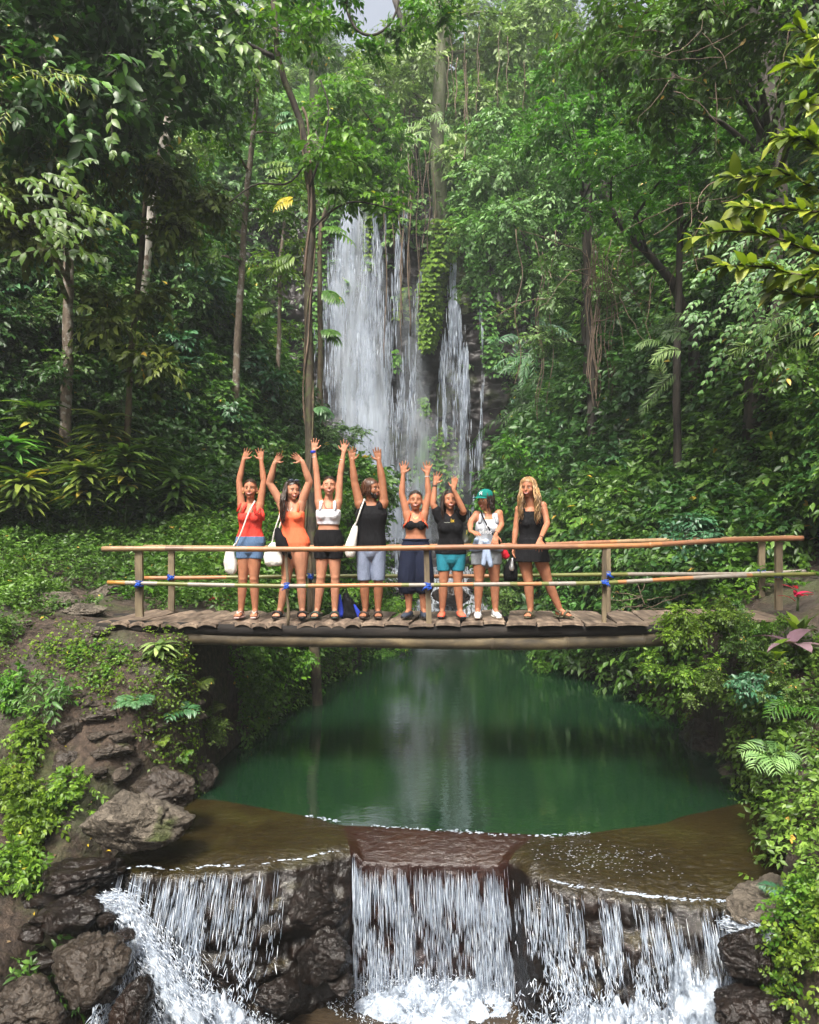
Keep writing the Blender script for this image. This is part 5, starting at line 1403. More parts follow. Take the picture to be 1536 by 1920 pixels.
# ---- left side
tree('tree', 'tall dark tree at the top left with big shaded leaves', 'tree', [(90, 940), (88, 700), (85, 400), (70, 200), (78, 0), (80, -150)], 14.5, .085, .06, B_DARK,
     [(60, 60, 10, 1.0), (190, 30, 10.5, 1.0), (20, 200, 9.5, .8), (150, 170, 10, .9), (300, 70, 11, 1.0), (-40, 80, 10, .9), (110, 290, 10.4, .8), (240, 210, 11, .9), (60, -80, 10, 1.0), (200, -60, 10, 1.0), (380, 20, 11.5, .9), (330, 170, 12, .7)], LM_DARK, (.20, .50, 4), 50, T8, F8, seed=1)
tree('tree', 'slender mottled trunk standing in the left thicket beside the strap leaved shrubs', 'tree', [(115, 962), (120, 850), (126, 650), (128, 470), (128, 330)], 13.2, .105, .075, B_GREY,
     [(60, 330, 11, .62), (120, 420, 11, .5), (40, 430, 10.5, .5), (210, 310, 11.5, .5), (-10, 380, 10.5, .6), (110, 250, 11.5, .6)], LM_OLIVE, (.17, .50, 5), 110, T8, F8, seed=2, tw=.55)
tree('tree', 'white barked leaning tree behind the left thicket', 'tree', [(250, 830), (262, 620), (272, 480), (290, 370), (316, 230), (350, 100), (380, 0)], 16, .15, .09, B_PALE,
     [(340, 40, 14, 1.2), (420, 90, 15, 1.1), (260, 120, 14.5, .9), (480, 30, 16, 1.2), (400, 190, 15, .8)], LM_MID, (.17, .5, 4), 50, T8, F8, seed=3)
tree('tree', 'thin dark tree with yellowish leaf sprays left of the bridge', 'tree', [(228, 1000), (238, 850), (245, 690), (256, 560), (270, 420), (280, 300)], 12.4, .065, .035, B_BROWN,
     [(200, 600, 11.5, .30), (270, 660, 11.5, .28), (310, 690, 11.6, .22), (190, 560, 11.8, .28), (280, 560, 12, .3), (330, 420, 12, .5), (300, 330, 12, .55), (390, 380, 12.5, .5)], LM_OLIVE, (.17, .42, 5), 190, T8, F8, seed=4, tw=.5)
tree('tree', 'thin pale trunk between the white tree and the centre tree', 'tree', [(440, 740), (450, 560), (458, 420), (470, 300), (482, 180), (490, 60)], 17, .10, .05, B_GREY,
     [(480, 150, 16, 1.0), (540, 60, 17, 1.1), (420, 260, 16, .9), (520, 250, 17, .8), (440, 380, 16.5, .8), (520, 400, 17.5, .8), (400, 480, 17, .8)], LM_BRIGHT, (.13, .5, 4), 55, seed=5)
tree('tree', 'faint thin trunk in the forest left of the centre tree, rightmost thin one', 'tree', [(520, 720), (524, 600), (526, 480), (536, 380)], 20, .07, .04, B_GREY, [(510, 500, 19.5, .8), (545, 360, 20, .9), (560, 460, 21, .6)], LM_BRIGHT, (.17, .45, 4), 70, seed=6)
tree('tree', 'thin pale trunk high in the forest left of the waterfall', 'tree', [(312, 650), (318, 500), (326, 420), (332, 360)], 19, .06, .04, B_PALE, [(330, 420, 18, .9), (290, 500, 18, .7), (370, 560, 18, .8)], LM_MID, (.15, .45, 4), 80, seed=7)

# ---- the centre tree with its twisted vines
CT = [(596, 1315), (588, 1200), (585, 1080), (584, 950), (583, 860), (578, 720), (582, 640), (575, 560), (583, 470), (588, 400), (580, 330), (572, 260), (568, 210), (530, 155), (512, 105), (520, 60), (508, -60)]
B_DBR = bark_mat('dark_mossy_bark', (0.010, 0.008, 0.005), (0.040, 0.030, 0.018), (0.10, 0.078, 0.048), (0.055, 0.060, 0.022), 9)
ct = tree('twisted_vine_tree', 'dark slender centre tree wrapped in pale twisting vines behind the bridge', 'tree', CT, 11.9, .098, .045, B_DBR, [], None, seed=8, flare=1.6, wob=.02)
PCT = resample(path_pts(CT, 11.9), 90, .02, 8); RCT = np.linspace(.098, .045, 90)
for k, (a, b_, ph, rr, fr) in enumerate([(14, 62, 0, .016, 5.2), (20, 70, 2.4, .013, 6.0), (34, 66, 4.2, .011, 8.5), (50, 72, 1.2, .020, 5)]):
    pts = []
    for i in range(a, b_):
        t = i * fr / 30 + ph
        pts.append(PCT[i] + np.array([math.cos(t), math.sin(t) - .25, 0]) * (RCT[i] + rr * .4))
    MB().tube(pts, [rr * (1 + .25 * math.sin(i)) for i in range(len(pts))], 7).build('climbing_vine', B_VINE if k % 2 else B_BROWN, ct)
for pts, rr in (([(515, 108), (480, 90), (440, 70), (405, 55)], .05), ([(583, 430), (610, 400), (650, 375), (690, 380), (740, 395)], .02), ([(575, 300), (540, 350), (480, 340), (430, 380)], .02), ([(582, 350), (610, 260), (620, 200), (600, 150)], .022)):
    MB().tube(resample(path_pts(pts, 11.8), 12, .03, rr * 99), np.linspace(rr, .012, 12), 7).build('limb', B_DARK, ct)
LV = Leaves(); r_ = np.random.default_rng(55)
for (px, py, y, rad) in [(600, 290, 11.6, .5), (660, 300, 11.8, .4), (650, 240, 12, .4), (700, 370, 11.9, .30), (640, 350, 11.9, .3), (560, 60, 11.6, .6), (480, 60, 11.5, .4), (740, 390, 12, .2)]:
    lobe(LV, tuple(at(px, py, y)), rad, int(85 * rad * rad) + 10, .15, .46, 3, .36, r_, .6, .1, .6)
link('crown', LV.leaf_mesh('crown', T8, F8), LM_BRIGHT, ct); link('twigs', LV.stem_mesh('twigs'), M_TWIG, ct)
def epiphyte(px, py, Y, side, L, mat, lab, seed, n=3, ll=.22):
    r = np.random.default_rng(seed); o = empty('climbing_plant', at(px, py, Y)); tag(o, lab, 'plant')
    LVe = Leaves()
    D = unit(np.stack([side * np.ones(n) * r.uniform(.5, 1, n), -r.uniform(.1, .8, n), r.uniform(-.1, .7, n)], 1))
    rachis(LVe, np.zeros((n, 3)), D, unit(ZH - np.array([0, .6, 0]) + D * .1), L * r.uniform(.8, 1.1, n), 8, ll, .30, 1.1, 1.4, .06, 'fern', .3, None, .006, .4, r, start=.3)
    for nm, me, mt in (('frond', LVe.leaf_mesh('frond'), mat), ('stem', LVe.stem_mesh('stem'), M_STEMG)):
        ob = bpy.data.objects.new(nm, me); me.materials.append(mt); COL.objects.link(ob); ob.parent = o
for q in [(600, 435, 11.7, 1, .62, LM_BRIGHT, 'long drooping leaf plant growing from the centre trunk, largest on its right side', 1),
          (600, 545, 11.7, 1, .42, LM_MID, 'leafy climber on the right of the centre trunk at the height of the mid waterfall', 2),
          (600, 622, 11.7, 1, .4, LM_MID, 'small leafy climber on the right of the centre trunk, lowest one', 3),
          (560, 375, 11.7, -1, .40, LM_YEL, 'yellowing leaf cluster on the left of the centre trunk', 4),
          (565, 480, 11.8, -1, .5, LM_OLIVE, 'drooping leaf cluster left of the centre trunk', 5),
          (560, 320, 12, -1, .8, LM_OLIVE, 'large feathery fronds left of the centre trunk near the top', 6),
          (600, 350, 11.8, 1, .5, LM_MID, 'leafy climber on the right of the centre trunk below its fork', 7),
          (520, 580, 12.5, -1, .5, LM_BRIGHT, 'bright drooping frond hanging left of the centre trunk', 8),
          (560, 225, 11.8, -1, .5, LM_BLUE, 'blue green leaf fan at the fork of the centre tree', 9),
          (585, 770, 11.7, 1, .35, LM_BLUE, 'small leaf fan low on the centre trunk above the raised hands', 10)]: epiphyte(*q)
tree('tree', 'thick pale trunk rising behind the centre tree to the top of the picture', 'tree', [(592, 300), (591, 230), (590, 120), (592, 0), (592, -120)], 31.5, .30, .24, B_GREEN,
     [(530, 20, 30, 1.5), (560, -60, 30, 1.6), (610, 110, 30, .9)], LM_MID, (.24, .45, 4), 50, seed=9)

# ---- over and beside the waterfall
tree('fig_tree', 'tall grey trunk above the hanging ivy, with long roots down the cliff', 'tree', [(832, 520), (828, 450), (822, 330), (818, 240), (826, 150), (832, 60), (835, -60)], [30.6, 29.6, 28.9, 28.6, 28.6, 28.6, 28.6], .42, .26, B_GREEN,
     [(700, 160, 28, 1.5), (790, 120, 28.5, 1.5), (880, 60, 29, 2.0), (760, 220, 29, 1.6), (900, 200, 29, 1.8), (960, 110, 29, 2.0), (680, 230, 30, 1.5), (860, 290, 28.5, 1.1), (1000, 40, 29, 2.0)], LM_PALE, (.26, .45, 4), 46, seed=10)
tree('tree', 'dark forked trunk above the waterfall top, left of the fig trunk', 'tree', [(778, 330), (780, 220), (778, 130), (760, 60), (740, 0)], 31, .20, .12, B_DARK,
     [(820, 0, 30, 1.6), (700, 110, 30, 1.1), (770, 90, 30, 1.0)], LM_BRIGHT, (.26, .45, 4), 50, seed=11)
tree('tree', 'leafy tree reaching over the waterfall top from the left', 'tree', [(600, 420), (640, 330), (690, 280), (720, 230)], 22, .10, .05, B_BROWN,
     [(640, 290, 20, .9), (690, 300, 20, .8), (730, 330, 20.5, .6), (670, 360, 20, .6), (740, 260, 21, .7), (620, 220, 21, .8), (710, 210, 22, .8), (650, 180, 21, .9)], LM_BRIGHT, (.20, .45, 4), 85, seed=12)
tree('bush_tree', 'rounded light green tree crown hanging over the cliff right of the waterfall', 'tree', [(1010, 640), (1000, 520), (980, 420), (970, 330)], 23, .16, .07, B_DARK,
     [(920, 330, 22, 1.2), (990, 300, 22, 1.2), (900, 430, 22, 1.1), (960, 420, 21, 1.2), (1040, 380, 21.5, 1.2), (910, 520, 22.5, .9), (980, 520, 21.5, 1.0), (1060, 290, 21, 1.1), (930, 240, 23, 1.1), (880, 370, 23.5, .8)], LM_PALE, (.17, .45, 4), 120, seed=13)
tree('bush_tree', 'bright green tree crown above the light green one at right centre', 'tree', [(1110, 700), (1100, 500), (1095, 400), (1093, 345)], 17, .12, .06, B_DARK,
     [(1060, 230, 16, .9), (1120, 200, 16, .9), (1090, 300, 15.5, .8), (1160, 280, 15, .9), (1010, 250, 17, .8), (1050, 140, 17, .9), (1140, 110, 16, 1.0)], LM_BRIGHT, (.13, .45, 4), 130, seed=14)

# ---- right side
tree('tree', 'thick dark trunk at the top right behind the yellow green branch', 'tree', [(1420, 800), (1440, 550), (1450, 300), (1438, 150), (1432, 0), (1430, -120)], 12, .24, .22, B_DARK,
     [(1300, 40, 9.5, .8), (1220, 90, 10, .8), (1380, 10, 9, .8), (1480, 60, 9, .8), (1330, 140, 10, .7), (1240, 200, 10.5, .7), (1540, 150, 9, .7), (1180, 20, 11, .9), (1120, 70, 12, .9), (1400, 420, 10.5, .6), (1470, 500, 10, .6), (1420, 640, 10.5, .6), (1480, 700, 10, .6), (1400, 330, 10.5, .5)], LM_MID, (.13, .46, 6), 70, T8, F8, seed=15, tw=.6)
tree('tree', 'dark trunk leaning to the left across the right slope', 'tree', [(1300, 640), (1270, 540), (1215, 475), (1160, 420), (1135, 370), (1130, 335)], 14, .14, .05, B_DARK,
     [(1150, 330, 13, .8), (1220, 300, 13, .8), (1190, 400, 12.5, .6), (1270, 350, 12.5, .7), (1320, 270, 12, .8), (1100, 400, 14, .6)], LM_BRIGHT, (.09, .5, 5), 110, seed=16)
tree('tree', 'straight dark trunk in the middle of the right slope', 'tree', [(1268, 760), (1270, 600), (1276, 420), (1270, 260), (1262, 120)], 13, .075, .05, B_DARK,
     [(1270, 180, 12.5, .8), (1350, 240, 12, .8), (1400, 340, 11.5, .7), (1330, 380, 12, .6)], LM_MID, (.12, .48, 5), 80, seed=17)
tree('tree', 'dark trunk hung with vines standing right of the waterfall', 'tree', [(1108, 830), (1104, 700), (1098, 560), (1100, 440), (1105, 330)], 18, .15, .10, B_DARK,
     [(1060, 480, 17.5, .7), (1040, 560, 17.5, .6), (1130, 560, 17, .6), (1020, 640, 18, .6)], LM_PALE, (.12, .45, 4), 150, seed=18)

# hero branch with large yellow green leaves, close to the camera at right
def hero_branch():
    o = empty('leafy_branch', at(1600, 420, 4.6)); tag(o, 'near branch with large yellow green leaves at the right edge', 'branch')
    r = np.random.default_rng(31); LVh = Leaves()
    arms = [[(1600, 500), (1520, 470), (1440, 440), (1370, 430), (1305, 445)], [(1600, 420), (1530, 350), (1470, 320), (1420, 330), (1370, 330)], [(1600, 330), (1540, 280), (1500, 250), (1460, 260)],
            [(1600, 230), (1550, 200), (1500, 190)], [(1600, 130), (1530, 130), (1480, 120)], [(1600, 470), (1500, 520), (1430, 500), (1360, 500)], [(1600, 380), (1540, 400), (1450, 390), (1390, 390)], [(1600, 540), (1520, 560), (1450, 540)], [(1600, 60), (1520, 80), (1490, 50)]]
    for k, a in enumerate(arms):
        Y = 5.2 + .14 * math.sin(k * 2.1)
        P = resample(path_pts(a, Y), 22, .03, k); MB().tube(P, np.linspace(.013, .004, 22), 6).build('twig', M_TWIG, o)
        n = 22
        for i in range(2, n, 1):
            if k in (3, 4, 8) and i % 2: continue
            t = unit((P[min(i + 1, n - 1)] - P[i - 1])[None])[0]
            for s in (-1, 1, 0, .5):
                if r.random() < .10: continue
                d = t * .75 + np.array([0, s * .45, 0]) + r.normal(size=3) * .45 + ZH * r.uniform(-.4, .35)
                l = r.uniform(.10, .185)
                LVh.put(P[i][None], unit(d[None]), unit((ZH + np.array([0, -.7, 0]) + r.normal(size=3) * .35)[None]), np.array([l]), np.array([l * r.uniform(.48, .60)]), np.array([r.random() * .95]))
    link('leaves', LVh.leaf_mesh('leaves'), LM_LIME, o)
hero_branch()
# hanging sprays of small pale leaves below it
def spray(px, py, Y, n, L, label, mat, seed, ll=.07, dirx=-.5, spread=.5, asp=.42, pairs=9, droop=1.6, w=.5):
    r = np.random.default_rng(seed); o = empty('leaf_spray', at(px, py, Y)); tag(o, label, 'branch'); LVs = Leaves()
    D = unit(np.stack([dirx + r.normal(size=n) * spread, -.2 + r.normal(size=n) * .3, r.normal(size=n) * .4 + .1], 1))
    P = r.normal(size=(n, 3)) * np.array([w, .2, w * .8])
    rachis(LVs, P, D, unit(ZH * .7 - np.array([0, .8, 0]) + r.normal(size=(n, 3)) * .2), L * r.uniform(.6, 1.2, n), pairs, ll, asp, .95, droop, .12, 'leaf', .35, None, .004, .5, r)
    for nm, me, mt in (('leaves', LVs.leaf_mesh('leaves'), mat), ('stem', LVs.stem_mesh('stem'), M_TWIG)):
        ob = bpy.data.objects.new(nm, me); me.materials.append(mt); COL.objects.link(ob); ob.parent = o
spray(1430, 560, 7.2, 46, .40, 'drooping sprays of small pale leaves below the yellow green branch', LM_PALE, 1, .062, w=.30, pairs=6, asp=.55)
spray(1500, 480, 6.6, 14, .6, 'pale leaf sprays at the right edge under the yellow green branch', LM_PALE, 2, .07, w=.2)
spray(1550, 620, 6.8, 9, .45, 'arching bamboo like leaves at the right edge', LM_MID, 3, .10, asp=.18, w=.2)
spray(1290, 640, 11.5, 6, .75, 'arching palm fronds on the right slope, centre of it', LM_PALE, 4, .17, asp=.15, pairs=16, droop=1.0, w=.4)
spray(1360, 600, 11.5, 4, .7, 'dark palm frond above the arching ones on the right slope', LM_DARK, 5, .2, asp=.13, pairs=16, droop=1.0, w=.3)
spray(1000, 690, 21, 8, 1.3, 'feathery frond fans over the cliff foot right of the waterfall', LM_BLUE, 6, .24, asp=.2, pairs=14, droop=1.0, w=.6, dirx=-.7)
spray(985, 600, 22, 4, 1.1, 'feathery blue green fronds on the dark cliff right of the falls', LM_BLUE, 7, .24, asp=.2, pairs=14, droop=.8, w=.5, dirx=.6)
spray(1010, 760, 20, 7, 1.2, 'hanging dark palm fronds right of the cliff foot', LM_DARK, 8, .25, asp=.15, pairs=14, droop=1.8, w=.6, dirx=.1)
spray(655, 180, 24, 5, 1.3, 'grey palm fan behind the centre tree near the top', LM_PALE, 9, .5, asp=.12, pairs=10, droop=.5, w=.25, dirx=.2)
spray(800, 235, 27, 12, 1.7, 'drooping grey fern crown on the fig trunk', LM_PALE, 10, .3, asp=.18, pairs=12, droop=1.6, w=.35, dirx=0, spread=.8)
spray(190, 590, 11.6, 5, .6, 'pinnate pale leaf sprays in front of the thin mottled trunk', LM_OLIVE, 11, .16, asp=.4, pairs=5, droop=.4, w=.25, dirx=.8)
spray(30, 350, 7.6, 12, .7, 'near pinnate bright leaf sprays at the left image edge', LM_LIME, 12, .12, asp=.46, pairs=7, droop=.8, w=.25, dirx=.8)
spray(70, 450, 8.5, 9, .7, 'near pale green leaf sprays at the left edge, lower ones', LM_OLIVE, 13, .16, asp=.52, pairs=5, droop=.7, w=.25, dirx=.8)
spray(100, 170, 8.5, 7, .8, 'near dark green leaves at the top left', LM_MID, 14, .15, asp=.56, pairs=4, droop=.7, w=.35, dirx=.8)
spray(-10, 150, 7.5, 10, .7, 'narrow yellow orange leaves at the left edge near the top', LM_LIME, 15, .10, asp=.2, pairs=8, droop=.6, w=.25, dirx=.5)
spray(300, 80, 8.5, 9, .8, 'near glossy leaves at the top, left of the centre tree', LM_MID, 16, .15, asp=.56, pairs=4, droop=.7, w=.5, dirx=.5)

# ---- ivy on the cliff
def ivy(rows, n, label, seed, ll=.26, mat=None, yo=.35, name='ivy'):
    r = np.random.default_rng(seed); rows = np.array(rows, float); P = []
    py = r.uniform(rows[0, 0], rows[-1, 0], n); py = np.round(py / 9) * 9 + r.normal(size=n) * 1.6
    l = np.interp(py, rows[:, 0], rows[:, 1]); rr = np.interp(py, rows[:, 0], rows[:, 2]); t = r.random(n); px = l + (rr - l) * t
    for a, b, tt in zip(px, py, t):
        q = at(a, b, 29.2); y = min(29.2, float(cliff_y(q.x, q.z)) - .12) - yo * math.sin(PI * tt) * r.uniform(.5, 1.1)
        P.append(tuple(at(a, b, y)))
    P = np.array(P); D = unit(np.stack([(t - .5) * 1.2 + r.normal(size=n) * .35, -np.ones(n) * .75, -np.ones(n) * .55], 1))
    U = unit(ZH * 1.1 + np.array([0, -.55, 0]) + r.normal(size=(n, 3)) * .15)
    LVi = Leaves(); LVi.put(P, D, U, ll * r.uniform(.7, 1.25, n), ll * .75 * r.uniform(.7, 1.2, n), np.clip(r.normal(.5, .22, n), 0, .9))
    return tag(link(name, LVi.leaf_mesh(name), mat or LM_BRIGHT), label, 'climbing plant')
ivy([(412, 812, 848), (430, 806, 856), (470, 802, 856), (500, 794, 846), (530, 788, 832), (560, 786, 828), (600, 786, 824), (630, 788, 818), (655, 792, 808)], 2600, 'thick bright ivy column hanging in front of the cliff below the fig trunk', 1, .26, yo=1.1)
ivy([(410, 776, 796), (436, 778, 794)], 90, 'small round ivy clump on the cliff left of the ivy column top', 2)
ivy([(535, 755, 765), (600, 740, 764)], 130, 'narrow ivy patch on the cliff between the two main falls', 3)
ivy([(655, 736, 746), (690, 738, 748)], 50, 'tiny ivy patch low on the cliff between the falls', 4)
ivy([(745, 787, 798), (780, 795, 806)], 70, 'small fern clump at mid height of the dark cliff', 5)
ivy([(400, 686, 700), (460, 684, 698), (505, 686, 696)], 160, 'mossy plants between the two strands of the big waterfall', 6)
ivy([(405, 728, 742), (450, 726, 736)], 90, 'small plant patch right of the second waterfall strand', 7)
ivy([(820, 800, 840), (860, 780, 830), (900, 770, 850), (950, 780, 880)], 300, 'leafy green patch at the foot of the dark cliff', 8, .24)
ivy([(800, 822, 850), (960, 815, 880)], 160, 'mossy leaves seen through the spray of the right falls', 9, .2, LM_MID)
ivy([(840, 915, 960), (900, 915, 985), (1000, 915, 1000)], 700, 'shingled green creepers on the rock right of the falls foot', 10, .24, LM_MID)
ivy([(350, 560, 640), (480, 590, 620), (640, 585, 602)], 600, 'leafy fringe along the left edge of the big waterfall', 11, .26, LM_MID, .3)
ivy([(360, 872, 910), (480, 872, 905), (560, 890, 920), (700, 915, 940)], 800, 'leafy fringe along the right edge of the cliff', 12, .26, LM_MID, .4)
ivy([(340, 655, 770), (385, 660, 760)], 420, 'leaves hanging over the lip of the big waterfall', 13, .26, LM_MID, .5)

# ---- hanging vines and roots
def vine(px, y0, y1, Y, rad, k, group, label, sway=.06, mat=None):
    r = np.random.default_rng(500 + k); a, b = at(px, y0, Y), at(px + r.uniform(-6, 6), y1, Y)
    n = 14; pts = [np.array(tuple(a.lerp(b, i / (n - 1)))) + np.array([sway * math.sin(i * .9 + k), sway * math.cos(i * .7 + k), 0]) * (Y / 14) for i in range(n)]
    o = MB().tube(pts, rad, 5).build('hanging_vine', mat or B_VINE); return tag(o, label, 'vine', group)
rv = np.random.default_rng(8)
for k, (px, a, b, w) in enumerate([(722, 170, 690, .022), (748, 250, 660, .02), (757, 200, 610, .03), (768, 210, 630, .035), (771, 190, 560, .02), (781, 260, 600, .018), (797, 280, 470, .02), (806, 240, 480, .02), (812, 230, 500, .02), (738, 150, 480, .018), (713, 120, 400, .018), (700, 170, 360, .02), (776, 150, 420, .02), (790, 170, 500, .016), (818, 200, 480, .018)]):
    vine(px, a, b, 28.3 + .05 * k, w, k, 'hanging roots in front of the cliff', 'straight brown root hanging from the trees in front of the cliff', .03)
for k, (px, a, b) in enumerate([(860, 80, 230), (868, 120, 240), (852, 60, 200), (878, 150, 260), (845, 100, 190), (890, 70, 220), (905, 90, 170), (935, 60, 180), (960, 80, 210), (985, 100, 240), (1000, 130, 260), (872, 60, 230)]):
    vine(px + rv.uniform(-9, 9), a + rv.uniform(-30, 30), b + rv.uniform(-40, 60), 27.2, rv.uniform(.010, .026), 40 + k, 'pale dry vines above the waterfall', 'pale dry vine hanging in the trees above the waterfall', .018, B_VINE)
for k in range(14):
    px = 1090 + rv.uniform(0, 60); vine(px, rv.uniform(440, 520), rv.uniform(700, 800), 16.8, .011, 60 + k, 'thin vines round the dark trunk on the right', 'thin vine hanging beside the dark trunk on the right slope', .05)
for k, px in enumerate((975, 1010, 1016, 1035, 1140, 1165, 1190, 1215)):
    vine(px, 430 + 20 * (k % 3), 720 + 40 * (k % 4), 19 if px > 900 else 21, .014, 80 + k, 'thin vines hanging in the forest', 'single thin vine hanging in the forest', .08)
# looping dark branch in front of the top of the picture and bare twigs
o = empty('bare_branch', at(640, 40, 13)); tag(o, 'dark curved bare branch at the top centre against the bright sky', 'branch')
MB().tube(resample(path_pts([(645, -60), (650, 20), (668, 60), (700, 70), (730, 50), (745, 20), (752, -30)], 13), 26), np.linspace(.035, .018, 26), 8).build('limb', B_DARK, o)
LV = Leaves()
for (px, py, y, rad) in [(790, 30, 13, .4), (640, -10, 13, .35), (665, 45, 13.5, .18), (610, 40, 13, .3), (830, 0, 13.5, .6), (700, 95, 13, .25), (560, 0, 13, .5), (840, 40, 13.5, .25), (745, 60, 13, .3)]: lobe(LV, tuple(at(px, py, y)), rad, int(90 * rad * rad) + 8, .14, .45, 4, .34, rv, .6)
link('leaves', LV.leaf_mesh('leaves'), LM_BRIGHT, o); link('twigs', LV.stem_mesh('twigs'), M_TWIG, o)
def bare_twigs(px, py, Y, n, L, label, seed, mat):
    r = np.random.default_rng(seed); mb = MB(); c = np.array(tuple(at(px, py, Y)))
    for k in range(n):
        p = c + r.normal(size=3) * np.array([L * .5, .3, L * .25]); d = unit(r.normal(size=(1, 3)) * np.array([[1, .4, .6]]))[0]; pts = [p]
        for i in range(7): d = unit((d + r.normal(size=3) * .22)[None])[0]; p = p + d * L / 7; pts.append(p)
        mb.tube(pts, np.linspace(.0007 * Y, .0003 * Y, 8), 4, caps=False)
    return tag(mb.build('bare_branch', mat), label, 'branch')
bare_twigs(1330, 110, 8.5, 16, .9, 'thin bare twigs at the top right before the thick trunk', 2, B_VINE)
bare_twigs(1120, 520, 14, 26, 1.5, 'tangle of thin brown twigs right of the waterfall', 3, B_VINE)
bare_twigs(1290, 440, 9.5, 12, .9, 'bare brown twigs left of the yellow green branch', 4, B_VINE)
bare_twigs(1200, 1130, 9.9, 16, .45, 'tangled dry twigs behind the right rails', 5, B_VINE)
# ---- fallen leaves
fl = Leaves(); fl.put(np.zeros((1, 3)), np.array([[1.0, 0, .1]]), np.array([[0, 0, 1.0]]), np.array([.055]), np.array([.022]), np.array([.6]))
flm = fl.leaf_mesh('fallen_leaf'); flm.materials.append(LM_YEL); fl2 = Leaves(); fl2.put(np.zeros((1, 3)), np.array([[1.0, 0, .2]]), np.array([[0, .2, 1.0]]), np.array([.07]), np.array([.03]), np.array([.6])); fd = fl2.leaf_mesh('fallen_leaf'); fd.materials.append(LM_DRY)
rf = np.random.default_rng(4)
for k in range(110):
    if k < 80: px, py = rf.uniform(60, 380), rf.uniform(1290, 1680)
    elif k < 95: px, py = rf.uniform(0, 200), rf.uniform(1140, 1220)
    else: px, py = rf.uniform(10, 160), rf.uniform(1700, 1900)
    p = hit(px, py); dry = k >= 80 and k < 95 or k % 4 == 0
    o = bpy.data.objects.new('fallen_leaf', fd if dry else flm); COL.objects.link(o); o.location = p + Vector((0, 0, .012)); o.rotation_euler = (rf.uniform(-.3, .3), rf.uniform(-.3, .3), rf.uniform(0, 6.28))
    s = rf.uniform(.6, 1.1); o.scale = (s, s, s)
    tag(o, 'fallen brown leaf lying on the left bank' if dry else 'fallen yellow leaf lying on the left bank', 'leaf', 'fallen brown leaves on the left bank' if dry else 'fallen yellow leaves on the left bank')
# ================================================================== people on the bridge
def skin_mat(name, c):
    m, nt, b = new_mat(name)
    geo = node(nt, 'ShaderNodeNewGeometry'); n = noise(nt, geo.outputs['Position'], 16, 3)
    r = ramp(nt, n.outputs['Fac'], [(0.3, tuple(v * .86 for v in c)), (0.7, tuple(min(1, v * 1.12) for v in c))])
    nt.links.new(r.outputs[0], b.inputs['Base Color']); b.inputs['Roughness'].default_value = .55; b.inputs['Specular IOR Level'].default_value = .3
    b.inputs['Subsurface Weight'].default_value = 0.12; b.inputs['Subsurface Radius'].default_value = (.02, .008, .004); b.inputs['Subsurface Scale'].default_value = .4
    return m
def cloth_mat(name, c, fold=.6, rough=.85, weave=0.12, sc=16):
    m, nt, b = new_mat(name)
    geo = node(nt, 'ShaderNodeNewGeometry')
    n = noise(nt, mapping(nt, geo.outputs['Position'], (sc, sc, sc * .35)), 1.0, 4, .55, .8); n2 = noise(nt, geo.outputs['Position'], 90, 2)
    r = ramp(nt, n2.outputs['Fac'], [(0.3, tuple(v * (1 - weave) for v in c)), (0.7, tuple(min(1, v * (1 + weave)) for v in c))])
    nt.links.new(r.outputs[0], b.inputs['Base Color']); b.inputs['Roughness'].default_value = rough; b.inputs['Specular IOR Level'].default_value = .2
    bump(nt, b, n.outputs['Fac'], fold, .035); return m
def hair_mat(name, a, c):
    m, nt, b = new_mat(name)
    v = node(nt, 'ShaderNodeAttribute', attribute_name='var'); geo = node(nt, 'ShaderNodeNewGeometry')
    n = noise(nt, mapping(nt, geo.outputs['Position'], (120, 120, 8)), 1.0, 3)
    r = ramp(nt, math_n(nt, 'ADD', math_n(nt, 'MULTIPLY', v.outputs['Fac'], .7), math_n(nt, 'MULTIPLY', n.outputs['Fac'], .4)), [(0.2, a), (0.85, c)])
    nt.links.new(r.outputs[0], b.inputs['Base Color']); b.inputs['Roughness'].default_value = .38; bump(nt, b, n.outputs['Fac'], .6, .004); return m
SK1 = skin_mat('skin_tan', (.40, .170, .095)); SK2 = skin_mat('skin_light_tan', (.47, .22, .135)); SK3 = skin_mat('skin_deep_tan', (.30, .125, .066))
H_BR = hair_mat('brown_hair', (.008, .004, .0025), (.038, .018, .009)); H_DK = hair_mat('dark_hair', (.008, .005, .004), (.035, .020, .014)); H_AU = hair_mat('auburn_hair', (.022, .008, .004), (.10, .038, .015)); H_BL = hair_mat('blonde_hair', (.06, .028, .012), (.42, .25, .105))
M_EYEW = plain('eye_white', (.75, .72, .68), .3, .02); M_EYED = plain('eye_dark', (.02, .012, .008), .2, .1); M_LIP = plain('lips', (.42, .10, .085), .4, .1); M_TEETH = plain('teeth', (.8, .77, .7), .3, .02)
C_RED = cloth_mat('coral_red_cloth', (.66, .055, .040)); C_DEN = cloth_mat('blue_shorts_cloth', (.10, .17, .30)); C_ORG = cloth_mat('orange_swimsuit_cloth', (.95, .17, .075), .3, .6)
C_WHT = cloth_mat('white_cotton', (.74, .74, .80)); C_BLK = cloth_mat('black_cotton', (.0045, .0045, .006)); C_GRY = cloth_mat('grey_blue_shorts_cloth', (.20, .235, .33)); C_NAVY = cloth_mat('navy_trouser_cloth', (.010, .014, .034))
C_TEAL = cloth_mat('teal_shorts_cloth', (.022, .20, .27), .3); C_LGR = cloth_mat('light_grey_cloth', (.42, .45, .50)); C_LBL = cloth_mat('pale_blue_cloth', (.34, .42, .58)); C_DGR = cloth_mat('grey_denim_cloth', (.26, .28, .31)); C_CANV = cloth_mat('off_white_canvas', (.66, .64, .60))
